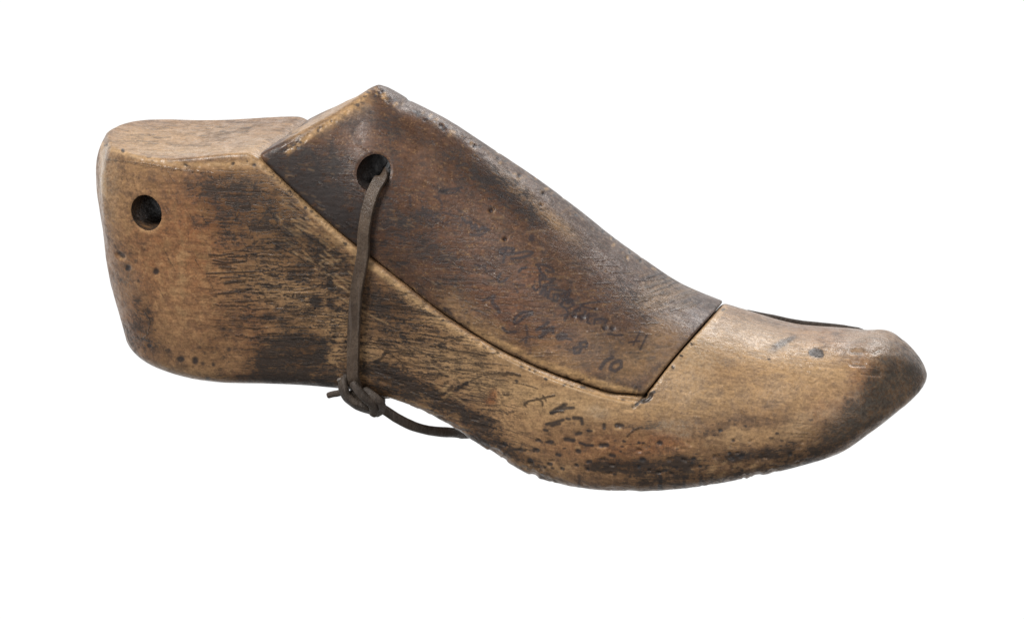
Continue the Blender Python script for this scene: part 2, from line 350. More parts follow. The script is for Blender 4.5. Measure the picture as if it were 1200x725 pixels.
# chart strokes: (channel, radius, strength, softness, [u,v, ...]); blobs: (channel, u, v, ru, rv, angle, strength)
BODY_STROKES=[
(7,0.016,0.9,0.6,[3.35,5.85,3.74,5.81,4.17,5.88]),(7,0.02,0.95,0.6,[3.49,5.66,3.88,5.57,4.6,5.62]),(7,0.013,0.8,0.6,[3.47,5.55,3.8,5.52,4.02,5.55]),(7,0.031,0.8,0.6,[3.69,5.41,4.26,5.38]),
(7,0.018,0.95,0.6,[3.24,5.2,4.11,5.24,4.94,5.26]),(7,0.011,0.8,0.6,[3.25,5.11,3.62,5.1]),(7,0.029,0.95,0.6,[3.88,4.87,4.2,4.93,4.54,4.95]),(7,0.02,0.95,0.6,[3.64,4.52,4.14,4.56,4.68,4.68]),
(7,0.036,0.8,0.6,[4.21,4.58,4.39,4.66]),(7,0.029,0.9,0.6,[4.28,4.26,4.62,4.26]),(7,0.022,0.8,0.6,[4.81,3.97,5.01,4.0,5.35,4.02]),(7,0.016,0.7,0.6,[6.1,5.46,6.58,5.47]),(7,0.018,0.7,0.6,[3.34,5.8,3.64,5.78]),
(7,0.018,0.7,0.6,[6.0,5.34,6.39,5.31,6.77,5.35]),(7,0.016,0.8,0.6,[6.34,5.09,7.06,5.16,7.49,5.11]),(7,0.016,0.8,0.6,[6.59,4.64,7.0,4.74,7.2,4.88]),(7,0.016,0.7,0.6,[6.2,3.8,7.23,3.83,7.9,3.69]),
(7,0.018,0.7,0.6,[6.37,3.6,7.22,3.57]),
(2,0.089,1.0,0.9,[5.16,8.85,6.03,8.07,6.98,7.18,7.93,6.26,8.94,5.4,9.88,4.68,10.83,3.91,11.55,3.4,12.26,2.94,12.97,2.58,14.17,2.02,14.87,1.71,15.71,1.41,16.55,1.16,17.19,0.96,17.58,0.91]),
(2,0.125,0.6,1,[9.88,4.57,10.83,3.77,11.89,3.06,12.97,2.41,14.16,1.79]),(2,0.056,0.9,1,[18.23,1.36,18.79,2.03,19.4,2.7,20.13,3.43,20.79,4.05]),
(2,0.069,0.75,1,[0.06,9.41,0.85,9.16,1.61,9.0,2.51,8.87,3.83,8.86,5.13,8.88]),(2,0.097,0.35,1,[-0.19,9.61,0.54,9.22,1.61,8.97,2.51,8.81,3.83,8.77,5.14,8.82]),(2,0.094,1.0,0.5,[10.24,1.15,10.55,1.07,10.85,1.01]),
(2,0.042,0.8,0.5,[9.98,1.13,10.24,1.17]),(2,0.056,0.9,0.5,[11.07,1.18,11.29,1.25,11.42,1.4]),(2,0.047,0.9,0.5,[11.16,0.88,11.38,1.06,11.55,1.17]),(6,0.044,0.02,1,[11.03,1.05,11.29,1.12,11.42,1.27]),
(7,0.044,0.9,0.6,[11.07,1.12,11.29,1.12,11.59,1.4]),(0,0.056,0.9,0.8,[11.72,1.28,11.9,1.41,12.07,1.52]),(2,0.044,0.8,0.6,[11.68,0.56,11.74,0.54]),(0,0.094,0.9,0.9,[11.94,0.46,12.11,0.33,12.02,0.2]),
(7,0.017,0.6,0.6,[9.86,2.86,10.29,2.67,11.2,2.82]),(7,0.022,0.9,0.6,[11.01,2.82,11.58,2.63,12.25,2.54,12.72,2.45]),(7,0.019,0.7,0.6,[10.29,2.67,10.96,2.39,11.58,2.32,12.06,2.37]),
(7,0.017,0.8,0.6,[11.72,1.96,12.34,1.95,12.77,1.86,13.43,1.81]),(7,0.028,1,0.6,[13.43,1.89,13.66,1.85,13.87,1.79]),(7,0.033,0.95,0.6,[8.98,2.23,9.18,2.33,9.33,2.55,9.45,2.57]),
(7,0.019,0.6,0.6,[8.7,2.71,9.28,2.67,9.86,2.72]),(7,0.019,0.6,0.6,[9.71,2.45,10.29,2.41,10.53,2.24]),(7,0.019,0.7,0.6,[10.38,1.79,10.81,1.77,11.39,1.87]),(7,0.014,0.6,0.6,[10.19,2.12,10.72,2.03,11.2,2.1]),
(7,0.017,0.5,0.6,[11.39,1.72,11.82,1.82,12.43,1.9]),(7,0.028,0.8,0.6,[13.33,1.15,13.5,1.15]),(7,0.028,0.8,0.6,[13.52,0.56,13.64,0.58]),(7,0.014,0.7,0.6,[12.86,0.64,13.28,0.6,13.47,0.49]),
(7,0.028,0.8,0.6,[11.77,1.35,12.05,1.49]),(7,0.044,0.8,0.6,[9.9,2.09,10.02,2.0]),(7,0.017,0.5,0.6,[12.91,1.57,13.38,1.55]),(7,0.028,0.8,0.6,[14.01,0.88,14.18,0.95]),(7,0.014,0.5,0.6,[12.05,0.54,12.53,0.59,12.86,0.55]),
(7,0.022,0.95,0.6,[14.0,0.83,14.15,0.94,14.45,1.01,15.0,1.15]),(7,0.019,0.9,0.6,[14.41,1.05,14.6,0.93,14.6,0.8]),(7,0.019,0.8,0.6,[14.62,1.14,14.72,0.97]),(7,0.019,0.9,0.6,[13.6,1.86,13.85,1.79]),
(7,0.014,0.7,0.6,[13.64,1.56,14.02,1.5,14.45,1.37]),(7,0.017,0.7,0.6,[14.02,0.83,14.07,0.75]),(7,0.022,1,0.6,[14.87,0.55,15.08,0.61,15.29,0.6]),(7,0.031,0.75,0.6,[17.39,-0.17,17.6,0.03,17.85,0.13]),
(7,0.011,0.5,0.6,[14.07,0.45,14.02,0.58]),(1,0.072,0.85,0.7,[14.91,0.57,15.17,0.72,15.33,0.83]),(1,0.044,0.85,0.7,[15.17,0.66,15.42,0.73,15.63,0.74]),(1,0.033,0.85,0.7,[15.29,0.81,15.4,0.85]),
(1,0.044,0.85,0.7,[14.75,0.18,14.96,0.23,15.29,0.34]),(1,0.044,0.85,0.7,[14.91,0.14,15.17,0.21]),(1,0.036,0.85,0.7,[15.4,0.38,15.5,0.37]),(1,0.056,0.85,0.7,[15.63,0.41,15.88,0.39,15.92,0.22]),
(1,0.061,0.85,0.7,[15.36,-0.3,15.63,-0.34]),(1,0.036,0.85,0.7,[15.84,-0.42,16.05,-0.5,16.26,-0.5]),(1,0.05,0.85,0.7,[16.55,-0.49,16.74,-0.47]),(1,0.053,0.85,0.7,[16.63,0.19,16.63,0.08]),
(1,0.064,0.85,0.7,[17.03,0.17,17.22,0.17]),(1,0.05,0.85,0.7,[15.73,-0.12,15.86,-0.1]),(1,0.033,0.85,0.7,[16.09,-0.01,16.22,-0.02]),(1,0.036,0.85,0.7,[14.66,-0.01,14.77,-0.03]),
(1,0.033,0.85,0.7,[14.41,-0.36,14.49,-0.38]),(1,0.031,0.85,0.7,[14.73,-0.42,14.87,-0.42]),(1,0.064,0.85,0.7,[14.35,-0.69,14.45,-0.71]),(1,0.036,0.85,0.7,[13.64,-0.68,14.03,-0.71]),
(1,0.036,0.85,0.7,[13.73,1.62,13.77,1.6]),(1,0.031,0.85,0.7,[14.7,1.69,14.74,1.67]),(1,0.033,0.85,0.7,[18.39,-0.4,18.49,-0.41]),(1,0.031,0.85,0.7,[17.26,-0.34,17.31,-0.36]),(6,0.067,0.045,0.8,[17.12,0.17]),
(6,0.05,0.03,0.8,[16.63,0.14]),(6,0.044,0.02,0.8,[15.8,-0.1]),(6,0.056,0.02,0.8,[15.46,-0.3]),(6,0.056,0.03,0.8,[14.41,-0.7]),(6,0.05,0.02,0.8,[15.08,0.64,15.33,0.77]),(8,0.025,1,0.5,[16.99,0.06,17.18,0.05]),
(8,0.022,0.8,0.5,[15.8,0.69,15.96,0.77,16.3,0.61]),(8,0.019,0.7,0.5,[14.28,1.52,14.57,1.37]),(1,0.054,0.95,0.8,[13.3,-0.53,13.37,-0.53]),(6,0.054,0.038,0.8,[13.3,-0.53]),(1,0.047,0.95,0.8,[13.88,-0.7,13.94,-0.71]),
(6,0.047,0.041,0.8,[13.88,-0.7]),(1,0.041,0.95,0.8,[14.4,-0.7,14.48,-0.7]),(6,0.041,0.046,0.8,[14.4,-0.7]),(1,0.056,0.95,0.8,[14.17,-1.03,14.22,-1.05]),(6,0.056,0.024,0.8,[14.17,-1.03]),
(1,0.046,0.95,0.8,[14.81,-1.16,14.9,-1.16]),(6,0.046,0.035,0.8,[14.81,-1.16]),(1,0.035,0.95,0.8,[15.23,-1.3,15.31,-1.31]),(6,0.035,0.037,0.8,[15.23,-1.3]),(1,0.06,0.95,0.8,[15.76,-0.7,15.82,-0.71]),
(6,0.06,0.038,0.8,[15.76,-0.7]),(1,0.051,0.95,0.8,[16.51,-0.5,16.57,-0.51]),(6,0.051,0.048,0.8,[16.51,-0.5]),(1,0.048,0.95,0.8,[16.67,-0.5,16.75,-0.49]),(6,0.048,0.041,0.8,[16.67,-0.5]),
(1,0.053,0.95,0.8,[16.86,-0.82,16.97,-0.84]),(6,0.053,0.029,0.8,[16.86,-0.82]),(1,0.045,0.95,0.8,[16.11,-1.05,16.2,-1.04]),(6,0.045,0.034,0.8,[16.11,-1.05]),(1,0.038,0.95,0.8,[16.09,-1.31,16.13,-1.31]),
(6,0.038,0.043,0.8,[16.09,-1.31]),(1,0.037,0.95,0.8,[15.72,-1.18,15.77,-1.18]),(6,0.037,0.046,0.8,[15.72,-1.18]),(1,0.036,0.95,0.8,[14.47,-0.37,14.54,-0.38]),(6,0.036,0.047,0.8,[14.47,-0.37]),
(1,0.058,0.95,0.8,[14.83,-0.42,14.93,-0.42]),(6,0.058,0.032,0.8,[14.83,-0.42]),(1,0.044,0.95,0.8,[15.09,-0.83,15.19,-0.85]),(6,0.044,0.025,0.8,[15.09,-0.83]),(1,0.039,0.95,0.8,[17.77,-1.19,17.81,-1.19]),
(6,0.039,0.035,0.8,[17.77,-1.19]),(1,0.051,0.95,0.8,[17.9,-0.96,17.95,-0.95]),(6,0.051,0.033,0.8,[17.9,-0.96]),(1,0.045,0.95,0.8,[15.49,-1.72,15.57,-1.74]),(6,0.045,0.041,0.8,[15.49,-1.72]),
(1,0.049,0.95,0.8,[15.86,-1.73,15.94,-1.74]),(6,0.049,0.022,0.8,[15.86,-1.73]),(1,0.058,0.9,0.8,[18.43,-0.4,18.49,-0.4]),(6,0.058,0.041,0.8,[18.43,-0.4]),(1,0.055,0.9,0.8,[19.55,-0.92,19.58,-0.91]),
(6,0.055,0.027,0.8,[19.55,-0.92]),(1,0.036,0.9,0.8,[19.75,-1.16,19.8,-1.16]),(6,0.036,0.017,0.8,[19.75,-1.16]),(1,0.035,0.9,0.8,[19.01,-1.23,19.02,-1.22]),(6,0.035,0.02,0.8,[19.01,-1.23]),
(1,0.043,0.9,0.8,[17.79,-1.2,17.79,-1.2]),(6,0.043,0.015,0.8,[17.79,-1.2]),(1,0.038,0.9,0.8,[20.84,-0.3,20.85,-0.3]),(6,0.038,0.026,0.8,[20.84,-0.3]),(1,0.034,0.9,0.8,[20.39,0.03,20.46,0.03]),
(6,0.034,0.033,0.8,[20.39,0.03]),(1,0.037,0.9,0.8,[20.72,-0.72,20.74,-0.72]),(6,0.037,0.025,0.8,[20.72,-0.72]),(1,0.043,0.9,0.8,[20.82,-0.9,20.83,-0.9]),(6,0.043,0.04,0.8,[20.82,-0.9]),
(1,0.061,0.9,0.8,[21.12,-0.82,21.16,-0.82]),(6,0.061,0.03,0.8,[21.12,-0.82]),(1,0.036,0.9,0.8,[22.72,-0.75,22.73,-0.75]),(6,0.036,0.025,0.8,[22.72,-0.75]),(1,0.041,0.9,0.8,[17.83,-0.95,17.9,-0.95]),
(6,0.041,0.02,0.8,[17.83,-0.95]),(1,0.034,0.9,0.8,[18.58,-1.32,18.66,-1.32]),(6,0.034,0.031,0.8,[18.58,-1.32]),(2,0.067,0.9,0.8,[20.13,-1.26,20.2,-1.2]),(2,0.054,0.9,0.8,[19.41,-1.36,19.48,-1.3]),
(2,0.062,0.9,0.8,[18.61,-1.27,18.68,-1.21]),(2,0.033,0.9,0.8,[20.52,-1.05,20.6,-0.99]),(2,0.042,0.9,0.8,[19.7,-0.98,19.77,-0.92]),(1,0.094,0.95,0.6,[0.44,5.4]),(6,0.083,0.035,0.8,[0.44,5.4]),
(1,0.094,0.95,0.6,[1.47,5.27]),(6,0.083,0.035,0.8,[1.47,5.27]),(6,0.072,0.07,0.7,[0.1,5.87,0.26,5.77]),(1,0.056,0.8,0.6,[0.1,5.87,0.23,5.78]),(2,0.044,0.8,0.6,[0.18,5.72,0.32,5.78]),(1,0.044,0.75,0.8,[0.82,4.95]),
(1,0.044,0.75,0.8,[1.84,2.61]),(1,0.069,0.75,0.8,[3.96,2.62]),(1,0.042,0.75,0.8,[0.15,5.0]),(1,0.042,0.75,0.8,[0.14,3.29]),(1,0.061,0.75,0.8,[3.41,2.11]),(1,0.067,0.75,0.8,[3.04,2.14]),(1,0.083,0.75,0.8,[3.18,1.61]),
(1,0.039,0.75,0.8,[0.42,3.46]),(6,0.083,0.015,0.8,[1.11,2.73]),(6,0.083,0.015,0.8,[2.24,2.28]),(6,0.083,0.015,0.8,[2.77,2.24]),(7,0.014,0.7,0.5,[0.8,2.89,1.08,3.14,1.2,3.62,1.03,3.87]),
(7,0.017,0.7,0.5,[0.49,3.05,1.21,2.89]),(0,0.061,0.5,1,[0.65,7.37,0.62,7.14,0.7,6.87]),(2,0.044,0.7,0.8,[1.66,7.24,1.65,6.89,1.49,6.66,1.25,6.58,0.97,6.67]),(7,0.008,0.49,0.6,[2.28,7.71,2.3,7.61,2.32,7.51]),
(7,0.01,0.34,0.6,[2.81,8.05,2.83,7.9,2.78,7.74]),(7,0.01,0.43,0.6,[2.63,7.17,2.64,6.69,2.65,6.21]),(7,0.004,0.16,0.6,[2.65,7.75,2.63,7.52,2.6,7.3]),(7,0.011,0.5,0.6,[4.76,6.87,4.78,6.61,4.72,6.34]),
(7,0.006,0.37,0.6,[2.63,8.33,2.65,8.16,2.68,8.0]),(7,0.005,0.38,0.6,[3.8,7.48,3.82,7.07,3.84,6.66]),(7,0.01,0.27,0.6,[5.03,7.82,5.04,7.66,5.11,7.5]),(7,0.009,0.21,0.6,[3.42,7.98,3.4,7.51,3.35,7.05]),
(7,0.004,0.49,0.6,[3.21,7.69,3.22,7.55,3.21,7.41]),(7,0.006,0.3,0.6,[2.96,8.3,2.93,7.98,3.02,7.66]),(7,0.01,0.3,0.6,[3.23,7.87,3.25,7.55,3.22,7.23]),(7,0.007,0.21,0.6,[4.04,7.73,4.01,7.64,4.09,7.54]),
(7,0.008,0.26,0.6,[2.4,7.84,2.4,7.46,2.4,7.09]),(7,0.006,0.25,0.6,[5.18,8.55,5.2,8.24,5.18,7.93]),(7,0.007,0.36,0.6,[4.17,7.26,4.16,6.81,4.16,6.36]),(7,0.007,0.48,0.6,[4.77,7.87,4.78,7.57,4.83,7.27]),
(7,0.006,0.18,0.6,[2.17,7.91,2.18,7.79,2.22,7.68]),(7,0.011,0.23,0.6,[4.62,8.48,4.65,8.04,4.6,7.6]),(7,0.005,0.3,0.6,[3.82,6.81,3.82,6.39,3.78,5.97]),(7,0.004,0.34,0.6,[2.51,8.15,2.51,7.77,2.42,7.4]),
(7,0.005,0.49,0.6,[3.13,7.54,3.14,7.25,3.2,6.96]),(7,0.01,0.24,0.6,[2.1,8.26,2.07,8.16,2.08,8.05]),(7,0.009,0.18,0.6,[2.28,6.96,2.25,6.64,2.3,6.33]),(7,0.009,0.43,0.6,[3.56,8.63,3.53,8.17,3.62,7.7]),
(7,0.007,0.34,0.6,[1.9,7.08,1.92,6.81,1.85,6.54]),(7,0.005,0.21,0.6,[2.2,7.74,2.17,7.56,2.14,7.37]),(7,0.006,0.33,0.6,[3.04,8.17,3.02,7.78,3.01,7.39]),(7,0.009,0.34,0.6,[1.7,8.29,1.68,8.2,1.69,8.11]),
(7,0.007,0.33,0.6,[3.59,7.79,3.59,7.37,3.66,6.95]),(7,0.009,0.29,0.6,[3.17,7.13,3.16,6.76,3.08,6.39]),(7,0.006,0.21,0.6,[2.21,8.64,2.19,8.26,2.27,7.87]),(7,0.005,0.31,0.6,[2.73,8.2,2.71,7.93,2.8,7.66]),
(7,0.008,0.22,0.6,[1.61,8.03,1.61,7.76,1.52,7.48]),(7,0.004,0.16,0.6,[2.83,8.6,2.81,8.35,2.78,8.11]),(7,0.009,0.4,0.6,[4.28,7.72,4.3,7.33,4.25,6.95]),(7,0.009,0.38,0.6,[3.09,6.83,3.06,6.68,3.14,6.53]),
(7,0.01,0.35,0.6,[3.91,7.12,3.92,6.71,3.93,6.3]),(7,0.005,0.28,0.6,[4.77,8.31,4.75,8.21,4.83,8.11]),(7,0.009,0.32,0.6,[4.16,7.53,4.12,7.19,4.2,6.85]),(7,0.009,0.17,0.6,[5.02,7.77,5.03,7.47,4.97,7.17]),
(7,0.006,0.41,0.6,[1.96,8.26,1.98,7.88,1.95,7.5]),(7,0.009,0.37,0.6,[3.36,7.82,3.37,7.46,3.28,7.1]),(7,0.006,0.35,0.6,[2.29,8.28,2.26,7.89,2.21,7.51]),(7,0.009,0.25,0.6,[2.84,7.45,2.83,7.08,2.82,6.72]),
(7,0.006,0.49,0.6,[3.75,8.54,3.77,8.09,3.66,7.65]),(7,0.014,0.6,0.6,[-0.25,9.1,1.16,8.92,2.51,8.67,3.53,8.57]),(7,0.011,0.5,0.6,[0.24,9.0,1.46,8.79,2.21,8.67]),(7,0.011,0.6,0.6,[6.42,6.15,5.85,6.64,5.34,7.5]),
(7,0.014,0.6,0.6,[5.74,6.92,5.67,6.07]),(7,0.007,0.64,0.6,[5.37,5.37,5.7,5.38,6.03,5.38]),(7,0.006,0.62,0.6,[7.44,3.77,7.76,3.79,8.08,3.78]),(7,0.013,0.85,0.6,[4.66,5.84,4.81,5.86,4.95,5.85]),
(7,0.01,0.48,0.6,[4.59,4.99,4.94,5.0,5.29,5.01]),(7,0.015,0.87,0.6,[7.7,5.43,7.9,5.45,8.1,5.44]),(7,0.012,0.49,0.6,[5.82,3.71,6.08,3.7,6.35,3.73]),(7,0.008,0.66,0.6,[4.85,5.26,5.2,5.27,5.54,5.29]),
(7,0.014,0.95,0.6,[4.01,5.77,4.34,5.78,4.66,5.78]),(7,0.008,0.67,0.6,[3.88,5.65,4.02,5.67,4.17,5.66]),(7,0.006,0.48,0.6,[6.8,4.84,7.0,4.85,7.21,4.83]),(7,0.008,0.56,0.6,[3.78,4.51,4.09,4.53,4.4,4.54]),
(7,0.014,0.86,0.6,[7.5,4.61,7.54,4.6,7.58,4.6]),(7,0.013,0.72,0.6,[4.41,5.96,4.61,5.94,4.82,5.95]),(7,0.012,0.5,0.6,[5.38,4.33,5.67,4.32,5.95,4.37]),(7,0.011,0.55,0.6,[4.38,4.01,4.46,4.02,4.54,4.03]),
(7,0.009,0.31,0.6,[7.44,4.61,7.56,4.59,7.68,4.6]),(7,0.006,0.52,0.6,[6.44,4.81,6.69,4.82,6.93,4.8]),(7,0.015,0.5,0.6,[6.49,5.63,6.76,5.64,7.03,5.62]),(7,0.009,0.44,0.6,[4.1,5.54,4.35,5.55,4.6,5.51]),
(7,0.009,0.92,0.6,[5.02,4.98,5.11,5.0,5.21,5.01]),(7,0.006,0.61,0.6,[7.84,5.59,8.13,5.59,8.43,5.58]),(7,0.013,0.8,0.6,[7.62,5.64,7.94,5.66,8.26,5.7]),(7,0.013,0.9,0.6,[6.17,5.39,6.31,5.42,6.45,5.4]),
(7,0.007,0.82,0.6,[7.78,4.93,7.95,4.92,8.13,4.93]),(7,0.013,0.35,0.6,[7.13,3.51,7.27,3.52,7.42,3.53]),(7,0.015,0.87,0.6,[6.82,5.44,6.88,5.45,6.93,5.43]),(7,0.008,0.57,0.6,[4.49,6.05,4.69,6.05,4.88,6.04]),
(7,0.008,0.67,0.6,[6.42,3.6,6.66,3.6,6.91,3.63]),(7,0.011,0.51,0.6,[6.76,5.62,6.87,5.61,6.99,5.64]),(7,0.007,0.61,0.6,[7.96,4.49,8.25,4.47,8.54,4.48]),(7,0.015,0.68,0.6,[7.21,2.99,7.34,3.01,7.47,2.99]),
(7,0.007,0.69,0.6,[4.95,3.16,5.07,3.14,5.2,3.16]),(7,0.012,0.43,0.6,[4.24,5.0,4.35,5.0,4.45,5.03]),(7,0.011,0.34,0.6,[4.75,3.86,4.89,3.85,5.03,3.89]),(7,0.01,0.48,0.6,[5.08,4.33,5.16,4.33,5.23,4.35]),
(7,0.015,0.54,0.6,[7.78,5.2,7.93,5.19,8.08,5.22]),(7,0.01,0.87,0.6,[6.71,5.6,7.03,5.6,7.34,5.62]),(7,0.007,0.48,0.6,[6.24,3.0,6.48,3.01,6.71,3.02]),(7,0.007,0.46,0.6,[7.19,5.68,7.36,5.69,7.52,5.68]),
(7,0.011,0.58,0.6,[3.73,4.15,3.97,4.16,4.21,4.16]),(7,0.013,0.81,0.6,[5.34,4.74,5.58,4.76,5.81,4.76]),(7,0.01,0.63,0.6,[4.05,4.62,4.13,4.64,4.21,4.64]),(7,0.007,0.86,0.6,[6.93,4.47,7.12,4.46,7.32,4.47]),
(7,0.014,0.41,0.6,[6.69,3.35,7.03,3.34,7.38,3.36]),(7,0.008,0.63,0.6,[4.48,3.35,4.68,3.36,4.88,3.35]),(7,0.014,0.66,0.6,[3.97,3.46,4.17,3.47,4.38,3.46]),(7,0.009,0.8,0.6,[6.22,4.91,6.35,4.9,6.47,4.9]),
(7,0.015,0.68,0.6,[4.01,3.62,4.31,3.62,4.6,3.64]),(7,0.008,0.72,0.6,[3.89,4.09,4.09,4.1,4.29,4.1]),(7,0.011,0.43,0.6,[3.2,5.06,3.35,5.06,3.51,5.07]),(7,0.009,0.47,0.6,[4.38,5.81,4.62,5.79,4.86,5.82]),
(7,0.013,0.46,0.6,[6.29,4.29,6.53,4.27,6.77,4.28]),(7,0.006,0.88,0.6,[5.62,3.99,5.71,4.01,5.81,3.99]),(7,0.008,0.33,0.6,[6.77,4.64,6.96,4.67,7.14,4.67]),(7,0.01,0.81,0.6,[6.78,3.8,7.04,3.81,7.3,3.82]),
(7,0.015,0.78,0.6,[4.19,3.11,4.32,3.1,4.44,3.13]),(7,0.012,0.94,0.6,[7.43,5.14,7.75,5.14,8.07,5.15]),(7,0.009,0.44,0.6,[7.21,3.79,7.39,3.78,7.57,3.78]),(7,0.012,0.78,0.6,[4.87,5.84,4.93,5.83,4.98,5.85]),
(7,0.014,0.89,0.6,[6.04,5.02,6.33,5.03,6.63,4.99]),(7,0.012,0.84,0.6,[3.72,5.6,3.77,5.59,3.83,5.6]),(7,0.01,0.31,0.6,[4.6,5.99,4.87,6.01,5.15,6.02]),(7,0.014,0.7,0.6,[4.53,3.72,4.67,3.72,4.81,3.73]),
(7,0.008,0.86,0.6,[5.18,4.75,5.33,4.75,5.48,4.77]),(7,0.006,0.62,0.6,[7.15,5.73,7.25,5.7,7.36,5.72]),(7,0.015,0.48,0.6,[7.04,5.67,7.19,5.68,7.34,5.68]),(7,0.012,0.81,0.6,[6.55,4.52,6.79,4.52,7.03,4.55]),
(7,0.006,0.43,0.6,[4.9,4.88,5.22,4.88,5.54,4.93]),(7,0.011,0.79,0.6,[7.52,4.51,7.83,4.53,8.15,4.53]),(7,0.013,0.41,0.6,[6.31,5.07,6.4,5.06,6.49,5.07]),(7,0.007,0.5,0.6,[6.9,4.22,7.09,4.23,7.27,4.21]),
(7,0.007,0.51,0.6,[7.26,5.78,7.38,5.79,7.5,5.8]),(7,0.015,0.82,0.6,[7.86,3.67,8.2,3.7,8.54,3.7]),(7,0.006,0.56,0.6,[5.3,5.64,5.38,5.64,5.45,5.63]),(7,0.009,0.78,0.6,[6.52,4.51,6.71,4.52,6.89,4.52]),
(7,0.014,0.8,0.6,[5.25,4.24,5.42,4.24,5.6,4.25]),(7,0.007,0.57,0.6,[7.28,3.85,7.46,3.85,7.64,3.86]),(7,0.01,0.74,0.6,[6.61,4.04,6.78,4.04,6.96,4.03]),(7,0.013,0.91,0.6,[5.06,4.55,5.11,4.57,5.17,4.56]),
(7,0.014,0.64,0.6,[3.66,4.24,3.92,4.24,4.19,4.26]),(7,0.008,0.56,0.6,[5.05,3.55,5.4,3.58,5.75,3.59]),(7,0.013,0.91,0.6,[5.21,4.81,5.36,4.83,5.51,4.82]),(7,0.013,0.71,0.6,[4.21,3.4,4.32,3.39,4.43,3.41]),
(7,0.011,0.38,0.6,[4.87,4.0,5.17,4.02,5.46,4.01]),(7,0.007,0.3,0.6,[4.86,3.22,5.02,3.23,5.19,3.23]),(7,0.012,0.54,0.6,[4.56,5.46,4.75,5.46,4.94,5.45]),(7,0.006,0.92,0.6,[7.53,3.47,7.83,3.49,8.12,3.47]),
(7,0.007,0.89,0.6,[4.42,5.99,4.53,5.99,4.65,5.97]),(7,0.012,0.65,0.6,[6.94,3.89,7.22,3.9,7.5,3.88]),(7,0.01,0.34,0.6,[5.27,3.1,5.39,3.12,5.52,3.11]),(7,0.014,0.6,0.6,[3.87,4.55,4.09,4.57,4.29,4.54]),
(7,0.012,0.71,0.6,[6.37,3.26,6.54,3.27,6.71,3.27]),(7,0.01,0.88,0.6,[6.11,3.84,6.25,3.84,6.4,3.85]),(7,0.011,0.8,0.6,[6.63,4.05,6.94,4.07,7.25,4.08]),(7,0.009,0.63,0.6,[5.29,4.8,5.58,4.8,5.88,4.83]),
(7,0.013,0.33,0.6,[7.01,5.14,7.14,5.13,7.28,5.13]),(7,0.015,0.7,0.6,[7.44,4.35,7.58,4.37,7.71,4.36]),(7,0.012,0.6,0.6,[6.15,4.05,6.37,4.06,6.6,4.04]),(7,0.009,0.83,0.6,[3.69,5.69,3.97,5.68,4.26,5.67]),
(7,0.012,0.91,0.6,[5.91,5.41,6.08,5.42,6.25,5.43]),(7,0.01,0.31,0.6,[5.95,6.21,6.24,6.19,6.53,6.22]),(7,0.006,0.3,0.6,[5.48,4.84,5.72,4.87,5.96,4.86]),(7,0.007,0.33,0.6,[7.39,5.88,7.65,5.88,7.91,5.89]),
(7,0.006,0.72,0.6,[5.37,2.92,5.71,2.94,6.05,2.9]),(7,0.012,0.57,0.6,[5.29,3.86,5.57,3.87,5.86,3.89]),(7,0.009,0.69,0.6,[5.93,5.28,6.27,5.26,6.61,5.26]),(7,0.012,0.69,0.6,[7.18,4.14,7.35,4.15,7.53,4.12]),
(7,0.013,0.88,0.6,[7.08,5.31,7.21,5.31,7.33,5.33]),(7,0.009,0.36,0.6,[5.95,5.35,6.24,5.33,6.53,5.35]),(7,0.01,0.36,0.6,[6.45,4.64,6.57,4.63,6.69,4.63]),(7,0.01,0.68,0.6,[6.92,5.5,7.23,5.49,7.55,5.49]),
(7,0.015,0.54,0.6,[4.93,4.28,5.13,4.31,5.33,4.32]),(7,0.006,0.32,0.6,[6.21,3.45,6.44,3.46,6.67,3.45]),(7,0.015,0.8,0.6,[7.35,4.57,7.48,4.57,7.6,4.55]),(7,0.006,0.66,0.6,[7.83,5.42,7.94,5.44,8.04,5.41]),
(7,0.011,0.72,0.6,[3.47,4.16,3.56,4.16,3.64,4.14]),(7,0.008,0.33,0.6,[6.42,4.91,6.51,4.88,6.6,4.91]),(7,0.015,0.74,0.6,[6.59,3.98,6.65,3.97,6.71,3.99]),(7,0.01,0.41,0.6,[6.02,3.56,6.16,3.59,6.3,3.59]),
(7,0.015,0.44,0.6,[3.85,3.86,4.12,3.9,4.38,3.87]),(7,0.014,0.71,0.6,[7.33,3.08,7.51,3.07,7.7,3.1]),(7,0.006,0.76,0.6,[4.79,3.32,5.03,3.35,5.27,3.35]),(7,0.01,0.51,0.6,[5.19,5.78,5.49,5.81,5.79,5.79]),
(7,0.008,0.54,0.6,[7.48,3.9,7.67,3.91,7.86,3.89]),(7,0.006,0.82,0.6,[4.54,3.05,4.81,3.04,5.08,3.08]),(7,0.007,0.42,0.6,[5.74,5.67,6.07,5.68,6.39,5.69]),(7,0.008,0.43,0.6,[6.63,5.63,6.7,5.63,6.77,5.63]),
(7,0.01,0.77,0.6,[6.57,3.37,6.68,3.36,6.78,3.39]),(7,0.014,0.61,0.6,[7.1,5.12,7.4,5.15,7.71,5.12]),(7,0.01,0.64,0.6,[4.98,5.76,5.2,5.77,5.43,5.8]),(7,0.015,0.62,0.6,[4.71,3.74,4.99,3.74,5.26,3.77]),
(7,0.007,0.46,0.6,[5.74,4.38,6.08,4.41,6.42,4.4]),(7,0.006,0.38,0.6,[5.96,4.43,6.04,4.42,6.11,4.43]),(7,0.014,0.4,0.6,[5.61,5.33,5.78,5.33,5.95,5.34]),(7,0.015,0.8,0.6,[7.7,4.92,8.0,4.93,8.3,4.94]),
